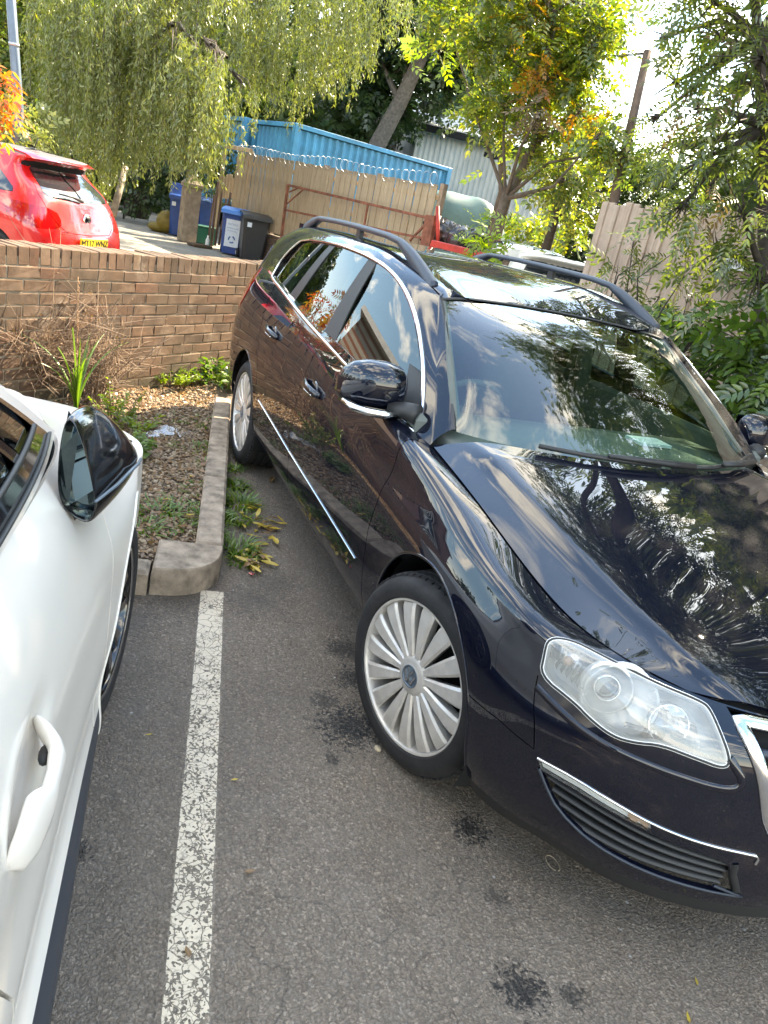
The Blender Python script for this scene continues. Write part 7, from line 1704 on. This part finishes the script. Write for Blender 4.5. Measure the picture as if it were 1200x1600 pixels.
tree('small_tree', 'small bare-stemmed tree with thin upright stems in front of the corrugated shed', 'tree', [tuple(at(765, 330, 14.5)*[1, 1, 0]), tuple(at(784, 300, 14.5)), tuple(at(782, 230, 14.5)), tuple(at(790, 150, 14.5))], .07, [pb(775, 185, 30, 14.5), pb(740, 165, 34, 15)], SPR_SM, L_DARK, 240, .26, 24, M_BARK)
tree('background_tree', 'pale green tree crown in the distance behind the yellow-green tree', 'tree', [tuple(at(820, 300, 40)*[1, 1, 0]), tuple(at(820, 100, 40))], .3, [pb(740, 90, 60, 40), pb(820, 60, 60, 40), pb(880, 120, 50, 40), pb(780, 160, 40, 40), pb(700, 40, 60, 41), pb(900, 30, 60, 40), pb(820, -30, 80, 40), pb(930, 200, 30, 40)], SPR_BUSH, L_YELLOW, 150, .5, 27, twigs=10)
# leaning dark tree
d = 30
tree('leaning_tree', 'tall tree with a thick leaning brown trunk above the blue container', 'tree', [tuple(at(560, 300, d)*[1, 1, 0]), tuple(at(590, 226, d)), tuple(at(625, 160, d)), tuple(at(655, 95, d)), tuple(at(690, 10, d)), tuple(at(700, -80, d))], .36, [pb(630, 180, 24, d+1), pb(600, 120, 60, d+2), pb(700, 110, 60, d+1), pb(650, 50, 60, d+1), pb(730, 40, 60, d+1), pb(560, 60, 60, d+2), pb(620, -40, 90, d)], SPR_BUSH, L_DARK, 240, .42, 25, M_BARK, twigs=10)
# a low branch of bright leaves in front of it
tree('bright_branch', 'sprig of large bright yellow-green leaves in front of the leaning trunk', 'branch', [tuple(at(760, -20, 15)), tuple(at(720, 40, 15)), tuple(at(690, 75, 15))], .02, [pb(690, 80, 24, 15)+(L_LIME, .5), pb(650, 100, 20, 15)+(L_LIME, .4), pb(715, 95, 16, 15)+(L_LIME, .4), pb(665, 125, 10, 15)+(L_LIME, .4)], SPR_SM, L_LIME, 110, .42, 26, M_BARK, twigs=4)
# undergrowth
def bush(name, label, blobs, tpl, m, n, size, seed, cat='bush', **k):
    c = blobs[0][0]; return tree(name, label, cat, [(c[0], c[1], 0), (c[0], c[1], max(.1, c[2]*.6))], .03, blobs, tpl, m, n, size, seed, M_DARKBARK, **k)
bush('olive_hedge', 'low olive hedge in front of the grey shed, above the pale parked car', [pb(820, 350, 30, 18), pb(860, 355, 30, 18), pb(895, 365, 26, 18), pb(790, 345, 24, 18.5), pb(850, 375, 30, 17)], SPR_BUSH, L_YELLOW, 260, .22, 31)
bush('lime_seedling', 'bright lime green seedlings with large leaves behind the far roof rail', [pb(745, 355, 20, 11), pb(790, 378, 26, 10.5), pb(770, 340, 14, 11), pb(800, 335, 12, 11), pb(740, 385, 18, 10.5)], SPR_SM, L_LIME, 330, .22, 32, cat='plant', twigs=5)
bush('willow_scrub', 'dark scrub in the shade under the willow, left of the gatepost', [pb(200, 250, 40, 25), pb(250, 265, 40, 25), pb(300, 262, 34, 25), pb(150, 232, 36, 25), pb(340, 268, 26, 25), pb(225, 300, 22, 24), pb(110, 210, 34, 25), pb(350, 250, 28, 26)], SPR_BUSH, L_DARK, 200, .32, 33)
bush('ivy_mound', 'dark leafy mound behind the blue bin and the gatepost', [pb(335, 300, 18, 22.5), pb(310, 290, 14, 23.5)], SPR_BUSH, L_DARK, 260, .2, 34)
bush('variegated_bush', 'sunlit pale green bush behind the roof of the red car', [pb(30, 195, 30, 14.5), pb(58, 208, 22, 14), pb(10, 215, 26, 14), pb(45, 228, 18, 13.8), pb(0, 185, 26, 15)], SPR_BUSH, L_WILLOW, 420, .16, 35)
bush('sumac_bush', 'bush with bright red and orange autumn leaves at the left edge of the photo', [pb(-14, 105, 22, 9.2), pb(-8, 150, 22, 9.), pb(-30, 130, 34, 9.), pb(-34, 190, 30, 9.), pb(-90, 150, 60, 9.), pb(-110, 60, 50, 9.), pb(-95, 230, 40, 9.)], SPR_ASH, L_SUMAC, 300, .30, 36, droop=-.45)
tree('far_yellow_tree', 'yellow-green tree beyond the lamp post at the top left corner', 'tree', [tuple(at(40, 200, 26)*[1, 1, 0]), tuple(at(40, 100, 26))], .15, [pb(40, 80, 48, 26), pb(10, 30, 48, 26), pb(75, 40, 40, 27), pb(80, 130, 36, 27), pb(20, 130, 36, 26), pb(90, 180, 30, 27), pb(40, -40, 60, 26)], SPR_BUSH, L_YELLOW, 110, .42, 37)
# hedge on the right below the ash
B = [pb(1060, 505, 34, 6.6), pb(1110, 520, 44, 6.2), pb(1165, 535, 50, 5.8), pb(1110, 580, 46, 5.8), pb(1170, 600, 52, 5.4), pb(1030, 480, 22, 7), pb(1200, 520, 50, 5.6), pb(1210, 640, 50, 5.2), pb(1150, 650, 34, 5.3), pb(1240, 580, 60, 5.4)]
bush('leafy_hedge', 'dense green leafy hedge right of the windscreen, below the ash tree', B, SPR_BIG, L_IVY, 560, .19, 38, cat='hedge', twigs=12, droop=-.3)
bush('ash_sapling', 'dark green ash sapling in front of the fence, above the far roof rail', [pb(965, 420, 26, 7.2), pb(985, 450, 24, 7.), pb(990, 375, 20, 7.4), pb(940, 440, 16, 7.3), pb(1010, 400, 16, 7.4)], SPR_ASH, L_ASH, 470, .20, 39, cat='sapling', twigs=6, droop=-.3)
bush('yellowing_sapling', 'sapling with yellowing leaves in front of the pinkish fence', [pb(1030, 465, 18, 6.6)+(L_YELLOW, .8), pb(1070, 430, 26, 6.4), pb(1075, 465, 20, 6.2)+(L_YELLOW, .8), pb(1060, 390, 20, 6.6), pb(1110, 470, 22, 6.2)], SPR_ASH, L_ASH, 420, .19, 40, cat='sapling', twigs=5, droop=-.3)
bush('side_hedge', 'tall hedge along the far side of the car park', [((np.array([-3.6+1.6*i, 5.4+.25*(i % 2), 1.2])), np.array([1.1, .7, 1.1])) for i in range(1, 7)]+[((np.array([-2.6+1.8*i, 5.6, 2.9])), np.array([1.1, .7, .9])) for i in range(1, 6)], SPR_BIG, L_IVY, 130, .26, 41, cat='hedge')

# willow : arching limbs with hanging curtains
def willow():
    rs = np.random.default_rng(77); base = at(215, 300, 27)*[1, 1, 0]; root = empty('willow_tree', tuple(base), 0, 'big weeping willow with long hanging curtains of leaves over the driveway', 'tree'); o3 = base
    T = [base, at(225, 220, 27), at(260, 80, 25), at(300, -40, 22)]; T = [np.array(t)-o3 for t in T]; mb = MB(); mb.tube(T, [.36, .30, .26, .2], 12); mb.build('trunk', M_DARKBARK, root)
    br = MB(); strands = []
    # (px of the curtain top, py of top, py of the lower ends, distance, weight, material)
    cur = [(60, -60, 120, 19, .5), (95, -40, 200, 19, 1), (130, -30, 225, 19, 1), (165, -20, 240, 18.5, 1.2), (205, 0, 262, 18.5, 1.3), (240, 20, 250, 18, 1.3), (270, 40, 262, 17, 1.5), (300, 60, 275, 16.5, 1.6), (330, 70, 288, 16, 1.6), (355, 90, 270, 16.5, 1.3), (380, 130, 205, 17, .8),
           (180, -80, 130, 18, 1.2), (250, -80, 120, 17.5, 1.3), (320, -90, 130, 17.5, 1.4), (400, -60, 110, 19, 1.3), (440, -50, 130, 19, 1.3), (480, -40, 165, 20, 1.3), (520, -50, 130, 20, 1.1), (560, -60, 120, 19.5, 1.), (600, -70, 100, 19, .9), (640, -80, 60, 19, .7), (110, -90, 120, 20, 1.), (360, -60, 95, 18, 1.2), (230, -60, 90, 17, 1), (420, 0, 180, 22, .8), (140, 60, 230, 22, 1), (210, 90, 260, 22, 1)]
    for (px, p0, p1, dist, w) in cur:
        top = at(px, p0, dist)-o3; a = T[2]*.5+T[3]*.5 if p0 < 0 else T[1]*.3+T[2]*.7; mid = (a+top)/2+np.array([0, 0, .9]); br.tube([a, mid, top], [.10, .06, .03], 6, False)
        subs = rs.normal(size=(3+int(2*w), 2))*[19, .8]
        for q in range(int(23*w)):
            sb = subs[rs.integers(len(subs))]; dx = sb[0]+rs.normal()*5.5; y_off = sb[1]*14; dd = dist+sb[1]*.9+rs.normal()*.3; y0 = p0+abs(rs.normal())*26*(1 if rs.random() < .7 else 2.4)+abs(dx)*.5; y1 = p1-(34 if px > 215 and px < 345 else 12)-abs(rs.normal())*26-abs(dx)*.5+y_off
            if y1 < y0+20: continue
            A_1 = at(px+dx, y0, dd)-o3; L = (y1-y0)*dd/FPX; st = A_1-top; hz = np.array([rs.normal()*.12, rs.normal()*.12, 0]); pts = []
            for t in np.linspace(0, 1, 9): pts.append(A_1+hz*(1-(1-t)**2)*1.6+np.array([.04*math.sin(5*t+q), .04*math.cos(4*t+q), -L*t]))
            strands.append(np.array(pts))
            if q % 3 == 0: br.tube([top*.7+mid*.3, (top+A_1)/2+[0, 0, .1], A_1], [.016, .010, .005], 4, False)
            if q % 2 == 0: br.tube(pts[::2], .004, 3, False)
    br.build('branches', M_BARK, root, fix=False)
    P = []; D = []
    for s in strands:
        L = np.linalg.norm(s[-1]-s[0]); n = int(L*75); t = rs.random(n)*8; i = np.minimum(t.astype(int), 7); f = (t-i)[:, None]; p = s[i]*(1-f)+s[i+1]*f+.035*rs.normal(size=(n, 3)); tip = (t/8)[:, None]; d = rs.normal(size=(n, 3))*.5+[0, 0, -1.0]; P.append(p); D.append(d)
    P = np.concatenate(P); D = np.concatenate(D); V, F = put_leaves(P, D, .075+.055*rs.random(len(P)), LF4, .75, rs=rs); leaves_obj('foliage', [(V, F)], L_WILLOW, root)
    print('willow leaves', len(P)); return root
willow()
# far woodland that reads as one mass
rs = np.random.default_rng(5); VF = []
for az_, dd, zc, r in [(a, 40+6*math.sin(a*3), 3.2+1.6*math.sin(a*1.7), 3.4) for a in np.arange(165, 192, 2.6)]+[(a, 62, 5, 4.5) for a in np.arange(136, 165, 4.)]+[(a, 46, 7.5+1.6*math.sin(a*2.3), 3.2) for a in np.arange(166, 192, 4.)]:
    a = rad(az_); c = np.array([CAM[0]+dd*math.cos(a), CAM[1]+dd*math.sin(a), zc]); n = 2200; q = rs.normal(size=(n, 3)); q /= np.linalg.norm(q, axis=1)[:, None]; p = c+q*r*(.75+.3*rs.random((n, 1))); VF.append(place(SPR_BUSH, p, q+.7*rs.normal(size=q.shape), .42+.3*rs.random(n), rs))
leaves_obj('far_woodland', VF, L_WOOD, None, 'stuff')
rs = np.random.default_rng(6); VF = []
for az_, dd, zc, r in [(a, 24, 2.6+1.0*math.sin(a*2.1), 2.6) for a in np.arange(60, 124, 9.)]+[(a, 30, 2.5+.8*math.sin(a), 2.5) for a in np.arange(-160, -60, 14.)]+[(a, 15+2*math.sin(a), z, 2.3) for a in np.arange(92, 134, 7.) for z in (3.2, 6.2)]:
    a = rad(az_); c = np.array([CAM[0]+dd*math.cos(a), CAM[1]+dd*math.sin(a), zc]); n = 420; q = rs.normal(size=(n, 3)); q /= np.linalg.norm(q, axis=1)[:, None]; p = c+q*r*(.75+.3*rs.random((n, 1))); VF.append(place(SPR_BUSH, p, q+.7*rs.normal(size=q.shape), .8+.5*rs.random(n), rs))
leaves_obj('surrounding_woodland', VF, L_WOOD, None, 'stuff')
# ground ivy and litter under the willow
